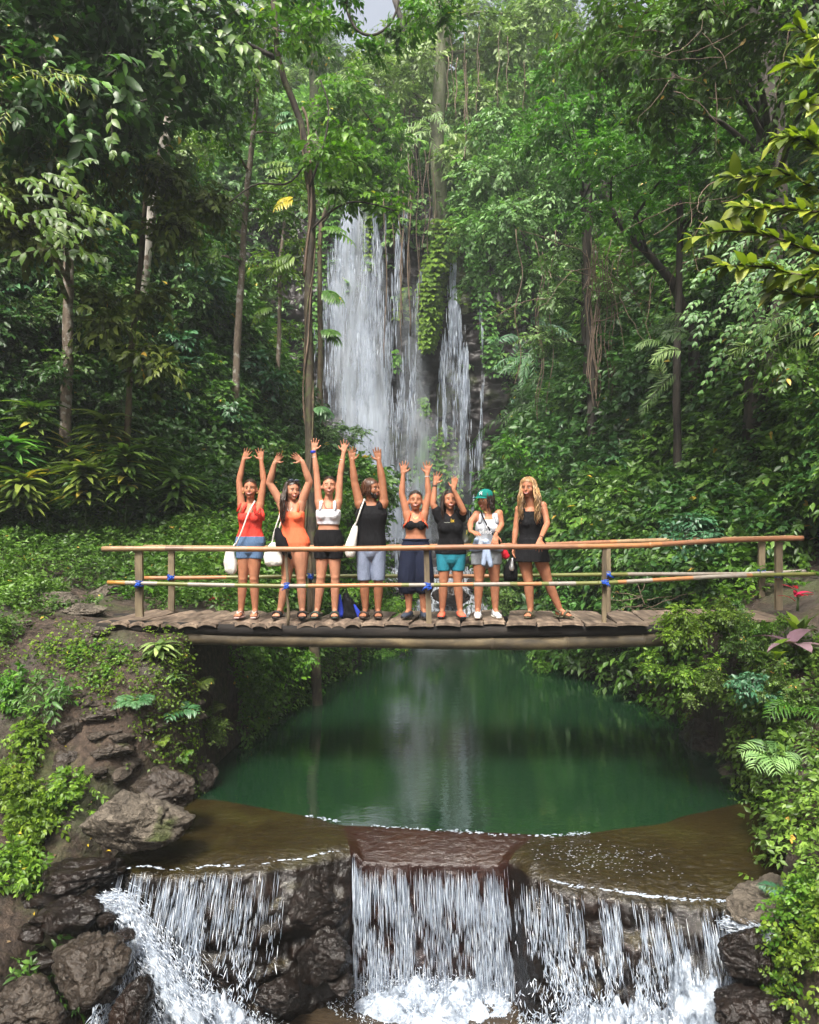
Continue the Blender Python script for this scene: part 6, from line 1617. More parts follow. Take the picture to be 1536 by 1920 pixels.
C_CORAL = cloth_mat('coral_strap_cloth', (.85, .14, .07)); C_CAP = cloth_mat('teal_green_cap_cloth', (.004, .15, .125), .2); C_BLU = cloth_mat('royal_blue_cloth', (.03, .06, .48)); C_CRIM = cloth_mat('crimson_cloth', (.50, .015, .03))
L_BLK = plain('black_sandal', (.015, .014, .016), .5, .2); L_PNK = plain('pale_pink_sandal', (.72, .50, .47), .5, .1); L_GRN = plain('dark_green_slide', (.035, .055, .045), .5, .2); L_BRN = plain('brown_black_sandal', (.05, .035, .03), .6, .3); L_COR = plain('coral_water_shoe', (.80, .16, .09), .6, .15); L_SNK = plain('pale_grey_trainer', (.50, .52, .55), .7, .2); L_NVY = plain('dark_blue_shoe', (.03, .04, .065), .6, .3); L_OLV = plain('olive_sandal', (.09, .085, .05), .6, .3)
M_SILV = plain('silver', (.6, .6, .62), .25, .1, metallic=.8); M_LENS = plain('sunglass_lens', (.05, .06, .09), .1, .1, coat=1); M_GOLD = plain('brass', (.6, .4, .15), .3, .1, metallic=.8)

BY = 8.42
DECKZ = DZ + .018
def Z1(u, v, dy=0): return np.array(tuple(at(400 + u / 4.267, 800 + v / 4.267, BY + dy)))
def Z2(u, v, dy=0): return np.array(tuple(at(720 + u / 4.042, 800 + v / 4.042, BY + dy)))

def cap(mb, a, b_, ra, rb, seg=14):
    """tapered limb piece with rounded ends"""
    a = np.array(a, float); b_ = np.array(b_, float); d = b_ - a; L = np.linalg.norm(d); u = d / (L + 1e-9)
    pts = [a - u * ra * .95, a - u * ra * .6, a, a + d * .33, a + d * .66, b_, b_ + u * rb * .6, b_ + u * rb * .95]
    rr = [ra * .25, ra * .8, ra, ra + (rb - ra) * .33, ra + (rb - ra) * .66, rb, rb * .8, rb * .25]
    mb.tube(pts, rr, seg)

def hand(mb, W, d, n, side, size=1.0, spread=.22, curl=.25, thumb=.9):
    """W wrist, d towards the fingertips, n palm normal, side = +1/-1 which way the thumb points along d x n"""
    d = unit(np.array(d)[None])[0]; n = np.array(n, float); n = unit((n - d * np.dot(n, d))[None])[0]; s = np.cross(d, n) * side   # s: towards the thumb
    L = .092 * size
    for k, o in enumerate((-.028, -.010, .010, .027)):
        cap(mb, W + d * .012 + s * o * .55, W + d * L * (.98 if k in (1, 2) else .92) + s * o * size, .0135 * size, .0125 * size, 10)
    fl = (.056, .072, .078, .070)
    for k, (o, l) in enumerate(zip((-.030, -.010, .011, .031), fl)):
        a = (k - 1.5) * spread
        base = W + d * L * (.97 if k in (1, 2) else .90) + s * o * size
        f1 = d * math.cos(a) + s * math.sin(a)
        m_ = base + (f1 * math.cos(curl * .4) + n * math.sin(curl * .4)) * l * .5 * size
        e = m_ + (f1 * math.cos(curl) + n * math.sin(curl)) * l * .5 * size
        cap(mb, base - f1 * .01, m_, .0098 * size, .0092 * size, 8); cap(mb, m_, e, .0092 * size, .0075 * size, 8)
    tb = W + d * .028 * size + s * .026 * size
    t1 = d * math.cos(thumb) + s * math.sin(thumb) + n * .15
    t2 = d * math.cos(thumb * .6) + s * math.sin(thumb * .6) + n * .2
    cap(mb, tb - s * .01, tb + t1 * .040 * size, .0145 * size, .0115 * size, 8); cap(mb, tb + t1 * .040 * size, tb + t1 * .040 * size + t2 * .032 * size, .0112 * size, .0085 * size, 8)

def torso_secs(hc, sc, hipx, W, fat=0.0, lean=None):
    """elliptical slices (t, half width, half depth); fat inflates for clothing"""
    up = sc - hc
    def sec(t, w, d, fw=0.0):
        c = hc + up * t + np.array([0, -fw, 0])
        return (c, w + fat, d + fat, (1, 0, 0), (0, 1, 0))
    return sec

FEM = [(-.20, .085, .080, 0), (-.10, .150, .105, -.01), (.02, .168, .112, -.012), (.14, .160, .105, -.008), (.28, .136, .092, 0), (.42, .118, .083, .004), (.55, .124, .088, .006), (.68, .136, .100, .012), (.80, .138, .098, .010), (.92, .122, .080, .002), (1.02, .085, .062, 0), (1.08, .050, .050, 0)]
MAL = [(-.20, .085, .080, 0), (-.10, .140, .100, -.005), (.02, .155, .108, -.005), (.14, .152, .105, 0), (.28, .146, .100, 0), (.42, .145, .098, .003), (.55, .152, .102, .006), (.68, .165, .112, .010), (.80, .172, .112, .008), (.92, .155, .092, .002), (1.02, .100, .068, 0), (1.08, .060, .058, 0)]

def torso(mb, hc, sc, prof, s=1.0, fat=0.0, t0=-9, t1=9, flare=0.0):
    ts = np.array([p[0] for p in prof]); a = max(t0, ts[0]); b_ = min(t1, ts[-1]); tt = np.unique(np.concatenate([[a, b_], ts[(ts > a) & (ts < b_)]])); secs = []
    for t in tt:
        w = np.interp(t, ts, [p[1] for p in prof]) * s; d = np.interp(t, ts, [p[2] for p in prof]) * s; f = np.interp(t, ts, [p[3] for p in prof]) * s
        fl = flare * max(0, (.35 - t)) if flare else 0
        secs.append((hc + (sc - hc) * t + np.array([0, -f, 0]), w + fat + fl, d + fat + fl, (1, 0, 0), (0, 1, 0)))
    mb.loft(secs, 26, power=2.25)

class Head:
    def __init__(s, c, yaw=0.0, pitch=0.0, roll=0.0, size=1.0):
        s.c = np.array(c, float); s.k = size
        cy, sy = math.cos(yaw), math.sin(yaw); f = np.array([sy, -cy, 0.0]); r = np.array([cy, sy, 0.0])     # r: screen right
        u = np.array([0, 0, 1.0]); f2 = f * math.cos(pitch) + u * math.sin(pitch); u2 = u * math.cos(pitch) - f * math.sin(pitch)
        r2 = r * math.cos(roll) + u2 * math.sin(roll); u3 = u2 * math.cos(roll) - r * math.sin(roll)
        s.M = np.stack([r2, f2, u3], 1)
    def p(s, x, f, z): return s.c + s.M @ (np.array([x, f, z]) * s.k)
    def body(s, mb):
        k = s.k
        mb.ell(s.p(0, -.012, .028), (.073 * k, .092 * k, .086 * k), s.M, 22, 14); mb.ell(s.p(0, .018, -.030), (.062 * k, .064 * k, .074 * k), s.M, 20, 12)
        mb.ell(s.p(0, .056, -.090), (.024 * k, .020 * k, .018 * k), s.M, 12, 8)
        for q in (-1, 1):
            mb.ell(s.p(q * .036, .047, -.026), (.030 * k, .028 * k, .032 * k), s.M, 12, 8); mb.ell(s.p(q * .030, .046, .002), (.026 * k, .024 * k, .020 * k), s.M, 12, 8); mb.ell(s.p(q * .076, -.008, -.008), (.011 * k, .020 * k, .032 * k), s.M, 10, 8)
            cap(mb, s.p(q * .010, .070, .024), s.p(q * .040, .060, .026), .012 * k, .011 * k, 8)
        cap(mb, s.p(0, .078, .012), s.p(0, .096, -.024), .008 * k, .0125 * k, 10); mb.ell(s.p(0, .080, -.060), (.024 * k, .012 * k, .016 * k), s.M, 10, 8)
    def face(s, o, smile=True, closed=False, brow=H_DK):
        k = s.k
        for q in (-1, 1):
            mb = MB()
            if closed: mb.tube([s.p(q * .018, .075, .001), s.p(q * .031, .0775, .004), s.p(q * .044, .069, .001)], .0017 * k, 6); mb.build('eye', M_EYED, o)
            else:
                mb.ell(s.p(q * .031, .0655, .001), (.0110 * k, .0098 * k, .0048 * k), s.M, 12, 8); e = mb.build('eye', M_EYEW, o)
                MB().ell(s.p(q * .031, .0735, .002), (.0048 * k, .0050 * k, .0048 * k), s.M, 10, 8).build('iris', M_EYED, e)
                MB().tube([s.p(q * .018, .0735, .005), s.p(q * .031, .0775, .0080), s.p(q * .044, .068, .005)], .0012 * k, 6).build('eyelid', M_EYED, e)
            MB().tube([s.p(q * .013, .0820, .026), s.p(q * .030, .0795, .031), s.p(q * .048, .065, .026)], [.0018 * k, .0022 * k, .0010 * k], 6).build('eyebrow', brow, o)
        a = MB()
        if smile:
            a.tube([s.p(-.031, .074, -.046), s.p(-.016, .087, -.052), s.p(0, .091, -.053), s.p(.016, .087, -.052), s.p(.031, .074, -.046)], .0032 * k, 7)
            a.tube([s.p(-.031, .074, -.046), s.p(-.018, .084, -.060), s.p(0, .088, -.066), s.p(.018, .084, -.060), s.p(.031, .074, -.046)], .0040 * k, 7)
            a.build('mouth', M_LIP, o)
            MB().tube([s.p(-.028, .076, -.050), s.p(-.015, .0850, -.056), s.p(0, .0880, -.0582), s.p(.015, .0850, -.056), s.p(.028, .076, -.050)], [.0022 * k, .0046 * k, .0052 * k, .0046 * k, .0022 * k], 7).build('teeth', M_TEETH, o)
        else:
            a.tube([s.p(-.024, .075, -.056), s.p(-.010, .0865, -.055), s.p(0, .088, -.056), s.p(.010, .0865, -.055), s.p(.024, .075, -.056)], .0040 * k, 7)
            a.tube([s.p(-.022, .076, -.058), s.p(0, .087, -.063), s.p(.022, .076, -.058)], .0045 * k, 7); a.build('mouth', M_LIP, o)
    def hair(s, o, mat, strands=(), seed=1, hairline=.082, shell=.0055, top=True):
        """close scalp shell plus long strands: (azimuth range deg from the front, length, n, outward, forward, wave)"""
        k = s.k; r = np.random.default_rng(seed); mb = MB()
        if top:
            mb.ell((0, 0, 0), (1, 1, 1), nu=48, nv=32); V = mb.V[0] * np.array([.074 + shell, .094 + shell, .088 + shell]) + np.array([0, -.013, .029])
            az = np.arctan2(V[:, 0], V[:, 1]); V = V * (1 + .012 * np.sin(az * 26 + V[:, 2] * 20))[:, None]
            keepv = ~((V[:, 1] > .014) & (V[:, 2] < hairline - .35 * np.abs(V[:, 0]))) & (V[:, 2] > -.050)
            mb.F = [f for f in mb.F if all(keepv[i] for i in f)]
            used = sorted({i for f in mb.F for i in f}); mp = {a: b_ for b_, a in enumerate(used)}
            V = V[used]; mb.F = [tuple(mp[i] for i in f) for f in mb.F]
            mb.V = [(s.c[None] + (V * k) @ s.M.T)]; mb.var = [.35 + .3 * np.abs(np.sin(az[used] * 13))]; mb.n = len(V)
        for (a0, a1, L, n, out, fwd, wave) in strands:
            for q in range(n):
                az = math.radians(r.uniform(a0, a1)); ln = L * r.uniform(.75, 1.08); rad = r.uniform(.88, 1.12); pts = []
                sx, sf = math.sin(az), math.cos(az)
                for el in (80, 55, 30, 8):
                    e = math.radians(el); pts.append(s.p(sx * math.cos(e) * (.084 * rad), -.014 + sf * math.cos(e) * (.103 * rad), .030 + math.sin(e) * .098))
                p = pts[-1].copy(); ph = r.uniform(0, 6); steps = 9; dv = s.M @ np.array([sx, sf, 0]); dv[2] = 0
                for i in range(1, steps + 1):
                    t = i / steps
                    w = wave * np.array([math.sin(ph + t * 11), math.cos(ph * 1.3 + t * 9), 0]) * min(1, t * 2)
                    pts.append(p + np.array([0, 0, -ln * t]) + dv * out * min(1, t * 2.2) * (1 - .35 * t) + np.array([0, -fwd, 0]) * smooth01(t * 2) + w)
                mb.tube(pts, [.004, .007, .0085, .0085] + list(np.linspace(.0085, .0022, steps)), 5, var=float(np.clip(r.normal(.5, .22), 0, 1)))
        return mb.build('hair', mat, o)

def feet(T, mb, ank, yawd, kind, mat, k=1.0):
    """bare foot into the body mesh, footwear as a child mesh"""
    a = math.radians(yawd); f = np.array([math.sin(a), -math.cos(a), 0.0]); s_ = np.array([math.cos(a), math.sin(a), 0.0]); z = DECKZ
    g = lambda x, y, h: np.array([ank[0], ank[1], z]) + s_ * x * k + f * y * k + np.array([0, 0, h * k])
    base = .018
    cap(mb, ank, g(0, -.035, base + .032), .033 * k, .031 * k); cap(mb, g(0, -.035, base + .030), g(0, .10, base + .022), .030 * k, .026 * k); cap(mb, ank, g(0, .09, base + .028), .030 * k, .024 * k)
    cap(mb, g(-.020, .07, base + .020), g(-.020, .13, base + .014), .021 * k, .015 * k, 10); cap(mb, g(.020, .07, base + .020), g(.020, .125, base + .014), .021 * k, .015 * k, 10)
    for j in range(5):
        x = -.034 + .017 * j; cap(mb, g(x, .125, base + .013), g(x, .155 - .006 * abs(j - 1.5), base + .009), .010 * k, .008 * k, 7)
    sh = MB()
    def sole(w, h, y0, y1):
        secs = []
        for t in np.linspace(0, 1, 9):
            y = y0 + (y1 - y0) * t; ww = w * (.55 + .45 * math.sin(PI * min(1, .18 + t * .9))) * (1.08 if t > .5 else .95)
            secs.append((g(0, y, h / 2), ww * k, h / 2 * k, s_, (0, 0, 1)))
        sh.loft(secs, 16, power=3.5)
    if kind in ('slide', 'sandal', 'strap'):
        sole(.052, .020, -.075, .175)
        def band(y, w, r0, fl=.35):
            pts = [g(-.048, y, .012), g(-.044, y + .004, base + .034), g(-.020, y + .008, base + .052), g(.010, y + .008, base + .054), g(.042, y + .004, base + .036), g(.048, y, .012)]
            sh.tube(pts, r0, 8)
        if kind == 'slide':
            for y in np.linspace(.055, .105, 5): band(y, .05, .0105)
        else:
            band(.10, 0, .008); band(.085, 0, .008); band(.03, 0, .007)
            ring = [g(.042 * math.cos(t), -.02 + .045 * math.sin(t), .075) for t in np.linspace(0, 2 * PI, 13)]; sh.tube(ring, .0075, 6)
            sh.tube([g(-.04, .03, .05), g(-.04, -.02, .075)], .006, 6); sh.tube([g(.04, .03, .05), g(.04, -.02, .075)], .006, 6)
        sh.build('sandal', mat, T)
    elif kind == 'thong':
        sole(.048, .016, -.07, .17)
        for q in (-1, 1): sh.tube([g(0, .12, base + .034), g(q * .022, .07, base + .056), g(q * .044, .02, base + .02)], .0075, 7)
        sh.build('sandal', mat, T)
    else:
        sh = MB(); cap(sh, g(0, -.035, .045), g(0, .02, .050), .040 * k, .040 * k); cap(sh, g(0, -.03, .032), g(0, .12, .030), .036 * k, .036 * k); cap(sh, g(0, .02, .055), g(0, .11, .034), .036 * k, .030 * k)
        for x in (-.018, .018): cap(sh, g(x, .06, .032), g(x, .145, .026), .030 * k, .024 * k)
        if kind == 'trainer': cap(sh, g(0, -.02, .06), g(0, -.012, .085), .040 * k, .038 * k)
        o = remesh(sh, 'shoe', mat, T, .006, 3)
        so = MB(); sh = so; sole(.050, .024, -.082, .180); so.build('sole', M_TEETH if kind == 'trainer' else L_BLK, o)
        if kind == 'trainer':
            for y in (.05, .07, .09): MB().tube([g(-.02, y, .083 - y * .2), g(0, y + .004, .090 - y * .22), g(.02, y, .083 - y * .2)], .003, 5).build('lace', M_TEETH, o)

def tube_child(T, name, pts, r, mat, seg=8): return MB().tube([tuple(p) for p in pts], r, seg).build(name, mat, T)

def person(label, J, sex='f', skin=SK1, k=1.0, head=None, thigh=1.0, arms=1.0):
    """J: joints in world space. Returns the thing (the body is one continuous mesh)."""
    hipL, hipR = J['hip']; hc = (hipL + hipR) / 2; shL, shR = J['sho']; sc = (shL + shR) / 2; sc = np.array([sc[0], sc[1], sc[2]]) + np.array([0, 0, J.get('neck', -.035)])
    prof = MAL if sex == 'm' else FEM
    feet_x = (J['ank'][0] + J['ank'][1]) / 2
    T = empty('person', (hc[0], hc[1], DECKZ)); tag(T, label, 'person')
    mb = MB(); torso(mb, hc, sc, prof, k)
    if sex == 'f':
        for q in (-1, 1): mb.ell(hc + (sc - hc) * .70 + np.array([q * .062 * k, -.082 * k, 0]), (.054 * k, .046 * k, .052 * k))
    hd = J['head']; nb = sc + np.array([0, .01, .01]); cap(mb, nb, hd.p(0, -.012, -.065), .052 * k if sex == 'f' else .062 * k, .045 * k if sex == 'f' else .055 * k)
    hd.body(mb)
    am = arms * (1.12 if sex == 'm' else 1.0)
    for i, q in ((0, -1), (1, 1)):
        sh, el, wr = J['sho'][i], J['elb'][i], J['wri'][i]
        ch = hc + (sc - hc) * .84 + np.array([q * .075 * k, 0, 0])
        cap(mb, ch, sh, .066 * k, .052 * am); cap(mb, hc + (sc - hc) * .95 + np.array([q * .03, .01, 0]), sh, .045 * k, .046 * am)
        cap(mb, sh, el, .047 * am, .036 * am); md = el + (wr - el) * .3; cap(mb, el, md, .035 * am, .037 * am); cap(mb, md, wr, .037 * am, .0235 * am)
        hp = J['hand'][i]; cap(mb, wr, wr + (np.array(hp[0]) - wr) * .2, .023 * am, .020 * am)
        hand(mb, wr, np.array(hp[0]) - wr, hp[1], hp[2], size=hp[3] if len(hp) > 3 else 1.0, spread=hp[4] if len(hp) > 4 else .2, curl=hp[5] if len(hp) > 5 else .25)
        hip, kn, an = J['hip'][i], J['kne'][i], J['ank'][i]
        hj = hip + np.array([0, 0, -.03]); th = thigh * k
        cap(mb, hj, hj + (kn - hj) * .35, .088 * th, .080 * th); cap(mb, hj + (kn - hj) * .35, kn, .080 * th, .054 * k); cap(mb, kn + np.array([0, -.008, .01]), kn + (an - kn) * .08, .052 * k, .048 * k)
        cf = kn + (an - kn) * .30 + np.array([0, .012, 0]); cap(mb, kn, cf, .050 * k, .056 * k); cap(mb, cf, an, .056 * k, .034 * k)
        feet(T, mb, an, J['toe'][i], J['shoe'][0], J['shoe'][1], k)
    remesh(mb, 'body', skin, T, .0062, 3, .5)
    hd.face(T, J.get('smile', True), J.get('closed', False), J.get('brow', H_DK))
    T_ = dict(T=T, hc=hc, sc=sc, prof=prof, k=k, J=J, head=hd, thigh=thigh)
    return T_

def top(B, name, mat, t0, t1, fat=.012, straps=(), bust=True, flare=0.0, sleeves=0, extra=None, yoke=0):
    mb = MB(); torso(mb, B['hc'], B['sc'], B['prof'], B['k'], fat, t0, t1, flare)
    if bust and B['prof'] is FEM:
        for q in (-1, 1): mb.ell(B['hc'] + (B['sc'] - B['hc']) * .70 + np.array([q * .062, -.082, 0]) * B['k'], np.array([.054, .046, .050]) * B['k'] + fat * .9)
    if sleeves:
        for i in (0, 1):
            sh, el = B['J']['sho'][i], B['J']['elb'][i]; cap(mb, sh - (el - sh) * .15 + np.array([0, 0, -.02]), sh + (el - sh) * sleeves, .070, .062); cap(mb, B['hc'] + (B['sc'] - B['hc']) * .86, sh, .09, .062)
    if yoke:
        for q in (-1, 1): cap(mb, B['hc'] + (B['sc'] - B['hc']) * .90 + np.array([q * .04 * B['k'], 0, 0]), B['hc'] + (B['sc'] - B['hc']) * 1.0 + np.array([q * yoke * B['k'], 0, 0]), .066 * B['k'] + fat, .046 * B['k'] + fat)
    if extra: extra(mb)
    return remesh(mb, name, mat, B['T'], .0075, 2)
def shorts(B, name, mat, t1, bottom, fat=.014, wide=.016, t0=-.16, gap=None):
    """shorts down to height fraction 'bottom' of each thigh (1 = knee, above 1 = calf)"""
    mb = MB(); torso(mb, B['hc'], B['sc'], B['prof'], B['k'], fat, t0, t1); mb.ell(B['hc'] + np.array([0, .002, -.05]), (.125, .112, .115))
    for i in (0, 1):
        hip, kn, an = B['J']['hip'][i], B['J']['kne'][i], B['J']['ank'][i]; hj = hip + np.array([(-.012, .012)[i], 0, -.0]); r0 = .080 * B['thigh'] * B['k'] + fat; pts = [hj + np.array([0, 0, .06]), hj]; rr = [r0 * .8, r0]
        for t in np.linspace(.15, bottom, 6):
            pts.append(hj + (kn - hj) * t if t <= 1 else kn + (an - kn) * (t - 1)); rr.append(r0 * (1 - .30 * min(t, 1)) + wide * t)
        mb.tube(pts, rr, 18)
    return remesh(mb, name, mat, B['T'], .0075, 2)

def lerp(a, b_, t): return np.array(a) * (1 - t) + np.array(b_) * t
DN = np.array([0, 0, -1.0]); CAMN = np.array([0, -1.0, 0])
def ank(p, dy=0): return np.array([p[0], BY + dy, DECKZ + .085])

def strap_bag(label, strap, c, w, h, mat, d=.05, tilt=0.0, seed=0, tops=None):
    T = empty('tote_bag', tuple(np.array(c) + np.array([0, 0, -h / 2]))); tag(T, label, 'bag')
    mb = MB(); r = np.random.default_rng(seed); secs = []
    for t in np.linspace(0, 1, 18):
        ww = w * float(np.interp(t, [0, .12, .4, .7, .9, 1], [.34, .50, .54, .44, .30, .18])); dd = d * float(np.interp(t, [0, .15, .5, 1], [.7, 1.3, 1.2, .35]))
        secs.append((np.array(c) + np.array([tilt * (t - .5) + .012 * math.sin(t * 5 + seed), 0, -h / 2 + h * t]), ww, dd * .5, (1, 0, 0), (0, 1, 0)))
    mb.loft(secs, 26, power=2.5); mb.V[0] += (nz(mb.V[0] * np.array([1, 1, .5]), 18, 3, seed) * .018)[:, None]
    mb.build('bag_body', mat, T)
    for s in strap: MB().tube(resample(np.array([tuple(p) for p in s]), 14), .009, 7, flat=1.0).build('strap', mat, T)

# ---- woman in the red top
J = dict(hip=[Z1(252, 935), Z1(340, 935)], sho=[Z1(226, 622), Z1(376, 618)], elb=[Z1(207, 440), Z1(405, 440)], wri=[Z1(242, 268), Z1(385, 278)], kne=[Z1(236, 1220), Z1(326, 1220)], ank=[ank(Z1(222, 1470)), ank(Z1(335, 1470))], toe=[-6, 4],
         hand=[(Z1(268, 215), CAMN, 1, .95, .22, .5), (Z1(375, 190), CAMN, -1, .95)], shoe=('thong', L_PNK), head=Head(Z1(296, 500, -.02), .05, .02), smile=True)
B = person('woman in a coral red top and blue shorts, arms raised, leftmost on the bridge', J, skin=SK1, k=.98)
top(B, 'top', C_RED, .16, .84, .012); T = B['T']
for q, s in ((-1, B['J']['sho'][0]), (1, B['J']['sho'][1])): tube_child(T, 'strap', [lerp(B['hc'], B['sc'], .82) + np.array([q * .075, -.10, 0]), lerp(B['hc'], B['sc'], .95) + np.array([q * .055, -.085, .02]), lerp(B['hc'], B['sc'], 1.05) + np.array([q * .035, .02, .03])], .018, C_RED)
tube_child(T, 'ruffle', [Z1(385, 660, -.08), Z1(398, 700, -.09), Z1(405, 750, -.07)], [.016, .022, .012], C_RED); tube_child(T, 'ruffle', [Z1(375, 650, -.1), Z1(350, 690, -.13), Z1(330, 700, -.13)], [.010, .014, .006], C_RED); tube_child(T, 'ruffle', [Z1(222, 610, -.1), Z1(200, 660, -.1), Z1(190, 680, -.09)], [.010, .016, .008], C_RED)
shorts(B, 'shorts', C_DEN, .20, .42, .014, .012)
B['head'].hair(T, H_BR, [(150, 210, .05, 14, .0, -.03, .002)], 1)
for q in (-1, 1): MB().ell(B['head'].p(q * .080, .0, -.045), (.008, .005, .010), nu=8, nv=6).build('earring', M_GOLD, T)
strap_bag('off white tote bag hanging at the hip of the woman in the red top', [[B['J']['sho'][1] + np.array([-.05, -.06, .03]), Z1(280, 690, -.16), Z1(225, 850, -.17), Z1(175, 955, -.13)], [B['J']['sho'][1] + np.array([-.05, .06, .03]), Z1(330, 720, .14), Z1(200, 900, .12), Z1(160, 960, -.02)]], Z1(138, 1075, -.06), .125, .30, C_CANV, .09, seed=1)

# ---- woman in the orange swimsuit
J = dict(hip=[Z1(606, 935), Z1(700, 935)], sho=[Z1(545, 612), Z1(704, 605)], elb=[Z1(450, 452, -.03), Z1(770, 442, -.03)], wri=[Z1(492, 292, -.08), Z1(714, 282, -.08)], kne=[Z1(585, 1215), Z1(703, 1215)], ank=[ank(Z1(535, 1470)), ank(Z1(712, 1470))], toe=[-10, 8],
         hand=[(Z1(528, 240, -.1), CAMN, 1, .95, .15, .8), (Z1(655, 236, -.1), CAMN, -1, .95, .12, .7)], shoe=('slide', L_BLK), head=Head(Z1(633, 512, -.02), .55, -.05), smile=True)
B = person('woman in an orange swimsuit with long brown hair and sunglasses on her head', J, skin=SK2, k=1.04, thigh=1.08, arms=1.15); T = B['T']
top(B, 'swimsuit', C_ORG, -.17, .84, .007)
for q in (-1, 1): tube_child(T, 'strap', [lerp(B['hc'], B['sc'], .82) + np.array([q * .085, -.10, 0]), lerp(B['hc'], B['sc'], .98) + np.array([q * .085, -.065, .03]), lerp(B['hc'], B['sc'], 1.02) + np.array([q * .08, .05, .02])], .014, C_ORG)
B['head'].hair(T, H_BR, [(-130, -70, .42, 42, .02, .10, .014), (70, 150, .30, 18, .0, .04, .010), (150, 215, .40, 34, .0, -.02, .01)], 2, hairline=.080)
g = MB(); hd = B['head']
for q in (-1, 1): g.ell(hd.p(q * .034, .050, .118), (.030, .008, .016), hd.M, 12, 8)
g.tube([hd.p(-.07, 0, .10), hd.p(-.06, .045, .115), hd.p(0, .055, .120), hd.p(.06, .045, .115), hd.p(.07, 0, .10)], .004, 6); g.build('sunglasses', M_LENS, T)
tube_child(T, 'necklace', [Z1(585, 620, -.09), Z1(596, 665, -.12), Z1(606, 680, -.125), Z1(625, 660, -.12), Z1(640, 625, -.09)], .0025, M_SILV)
strap_bag('white tote bag held at the left side of the woman in the orange swimsuit', [[B['J']['sho'][0] + np.array([.03, -.06, .04]), Z1(530, 720, -.12), Z1(490, 830, -.12), Z1(465, 960, -.1)], [B['J']['sho'][0] + np.array([.04, .02, .04]), Z1(550, 740, .0), Z1(520, 840, -.1), Z1(500, 960, -.08)]], Z1(485, 1020, -.10), .20, .27, C_CANV, .08, seed=2)
o = empty('black_garment', tuple(Z1(560, 940, -.16))); tag(o, 'dark jacket draped over the white bag beside the orange swimsuit', 'jacket')
mb = MB(); 
for a, b_, ra, rb in ((Z1(515, 830, -.15), Z1(545, 930, -.17), .036, .055), (Z1(545, 930, -.17), Z1(590, 1010, -.18), .055, .05), (Z1(560, 900, -.15), Z1(620, 1050, -.17), .035, .020), (Z1(500, 850, -.15), Z1(520, 950, -.17), .02, .03)): cap(mb, a, b_, ra, rb)
remesh(mb, 'cloth', C_BLK, o, .008, 2)

# ---- woman in the white crop top
J = dict(hip=[Z1(878, 930), Z1(968, 930)], sho=[Z1(844, 596), Z1(1000, 596)], elb=[Z1(828, 385), Z1(1016, 385)], wri=[Z1(806, 200), Z1(1043, 212)], kne=[Z1(862, 1205), Z1(976, 1205)], ank=[ank(Z1(832, 1475)), ank(Z1(972, 1470))], toe=[-6, 4],
         hand=[(Z1(814, 112), CAMN, 1, .95, .2), (Z1(1055, 125), CAMN, -1, .95, .28)], shoe=('slide', L_GRN), head=Head(Z1(927, 478, -.02), .10, .08), smile=True, closed=True)
B = person('laughing woman in a white crop top and black shorts, arms raised highest', J, skin=SK2, k=.98); T = B['T']
top(B, 'crop_top', C_WHT, .47, .85, .012)
for q in (-1, 1): tube_child(T, 'strap', [lerp(B['hc'], B['sc'], .82) + np.array([q * .085, -.10, 0]), lerp(B['hc'], B['sc'], .98) + np.array([q * .078, -.065, .03]), lerp(B['hc'], B['sc'], 1.02) + np.array([q * .06, .05, .02])], .018, C_WHT)
shorts(B, 'shorts', C_BLK, .34, .46, .016, .020)
B['head'].hair(T, H_BR, [(150, 210, .10, 16, .0, -.03, .003)], 3)
tube_child(T, 'neck_cord', [Z1(888, 575, -.07), Z1(885, 625, -.1), Z1(905, 655, -.12), Z1(945, 655, -.12), Z1(950, 620, -.10)], .003, C_CRIM)
def bracelet(T, c, d, r, w, mat, n=1):
    d = unit(np.array(d)[None])[0]; a = unit(np.cross(d, [0, 1, .1])[None])[0]; b_ = np.cross(d, a); mb = MB()
    for k in range(n): mb.tube([c + d * .008 * k + a * r * math.cos(t) + b_ * r * math.sin(t) for t in np.linspace(0, 2 * PI, 15)], w, 6, caps=False)
    return mb.build('bracelet', mat, T)
bracelet(T, Z1(800, 208), Z1(806, 200) - Z1(820, 380), .027, .007, C_BLU, 3); bracelet(T, Z1(808, 245), Z1(806, 200) - Z1(820, 380), .027, .003, C_WHT); bracelet(T, Z1(1030, 265), Z1(1043, 212) - Z1(1016, 385), .027, .003, C_WHT)

# ---- bearded man
J = dict(hip=[Z1(1210, 965), Z1(1312, 965)], sho=[Z1(1172, 612), Z1(1362, 608)], elb=[Z1(1132, 455), Z1(1352, 432)], wri=[Z1(1112, 285), Z1(1327, 285)], kne=[Z1(1208, 1250), Z1(1322, 1250)], ank=[ank(Z1(1218, 1470)), ank(Z1(1318, 1470))], toe=[-10, 4],
         hand=[(Z1(1108, 170), CAMN, 1, 1.08, .14), (Z1(1308, 165), CAMN, -1, 1.08, .12)], shoe=('strap', L_BRN), head=Head(Z1(1268, 500, -.02), 1.0, .0, size=1.03), smile=False, brow=H_AU)
B = person('bearded man in a black sleeveless shirt and grey shorts looking to his left, arms raised', J, 'm', SK3, k=1.0, arms=1.12); T = B['T']
top(B, 'tank_top', C_BLK, -.03, 1.0, .016, flare=.03, yoke=.105)
for q in (-1, 1): tube_child(T, 'shoulder_strap', [lerp(B['hc'], B['sc'], .90) + np.array([q * .105, -.09, 0]), lerp(B['hc'], B['sc'], 1.03) + np.array([q * .10, -.03, .025]), lerp(B['hc'], B['sc'], .98) + np.array([q * .11, .08, .0])], .030, C_BLK)
shorts(B, 'shorts', C_GRY, .10, .93, .012, .012)
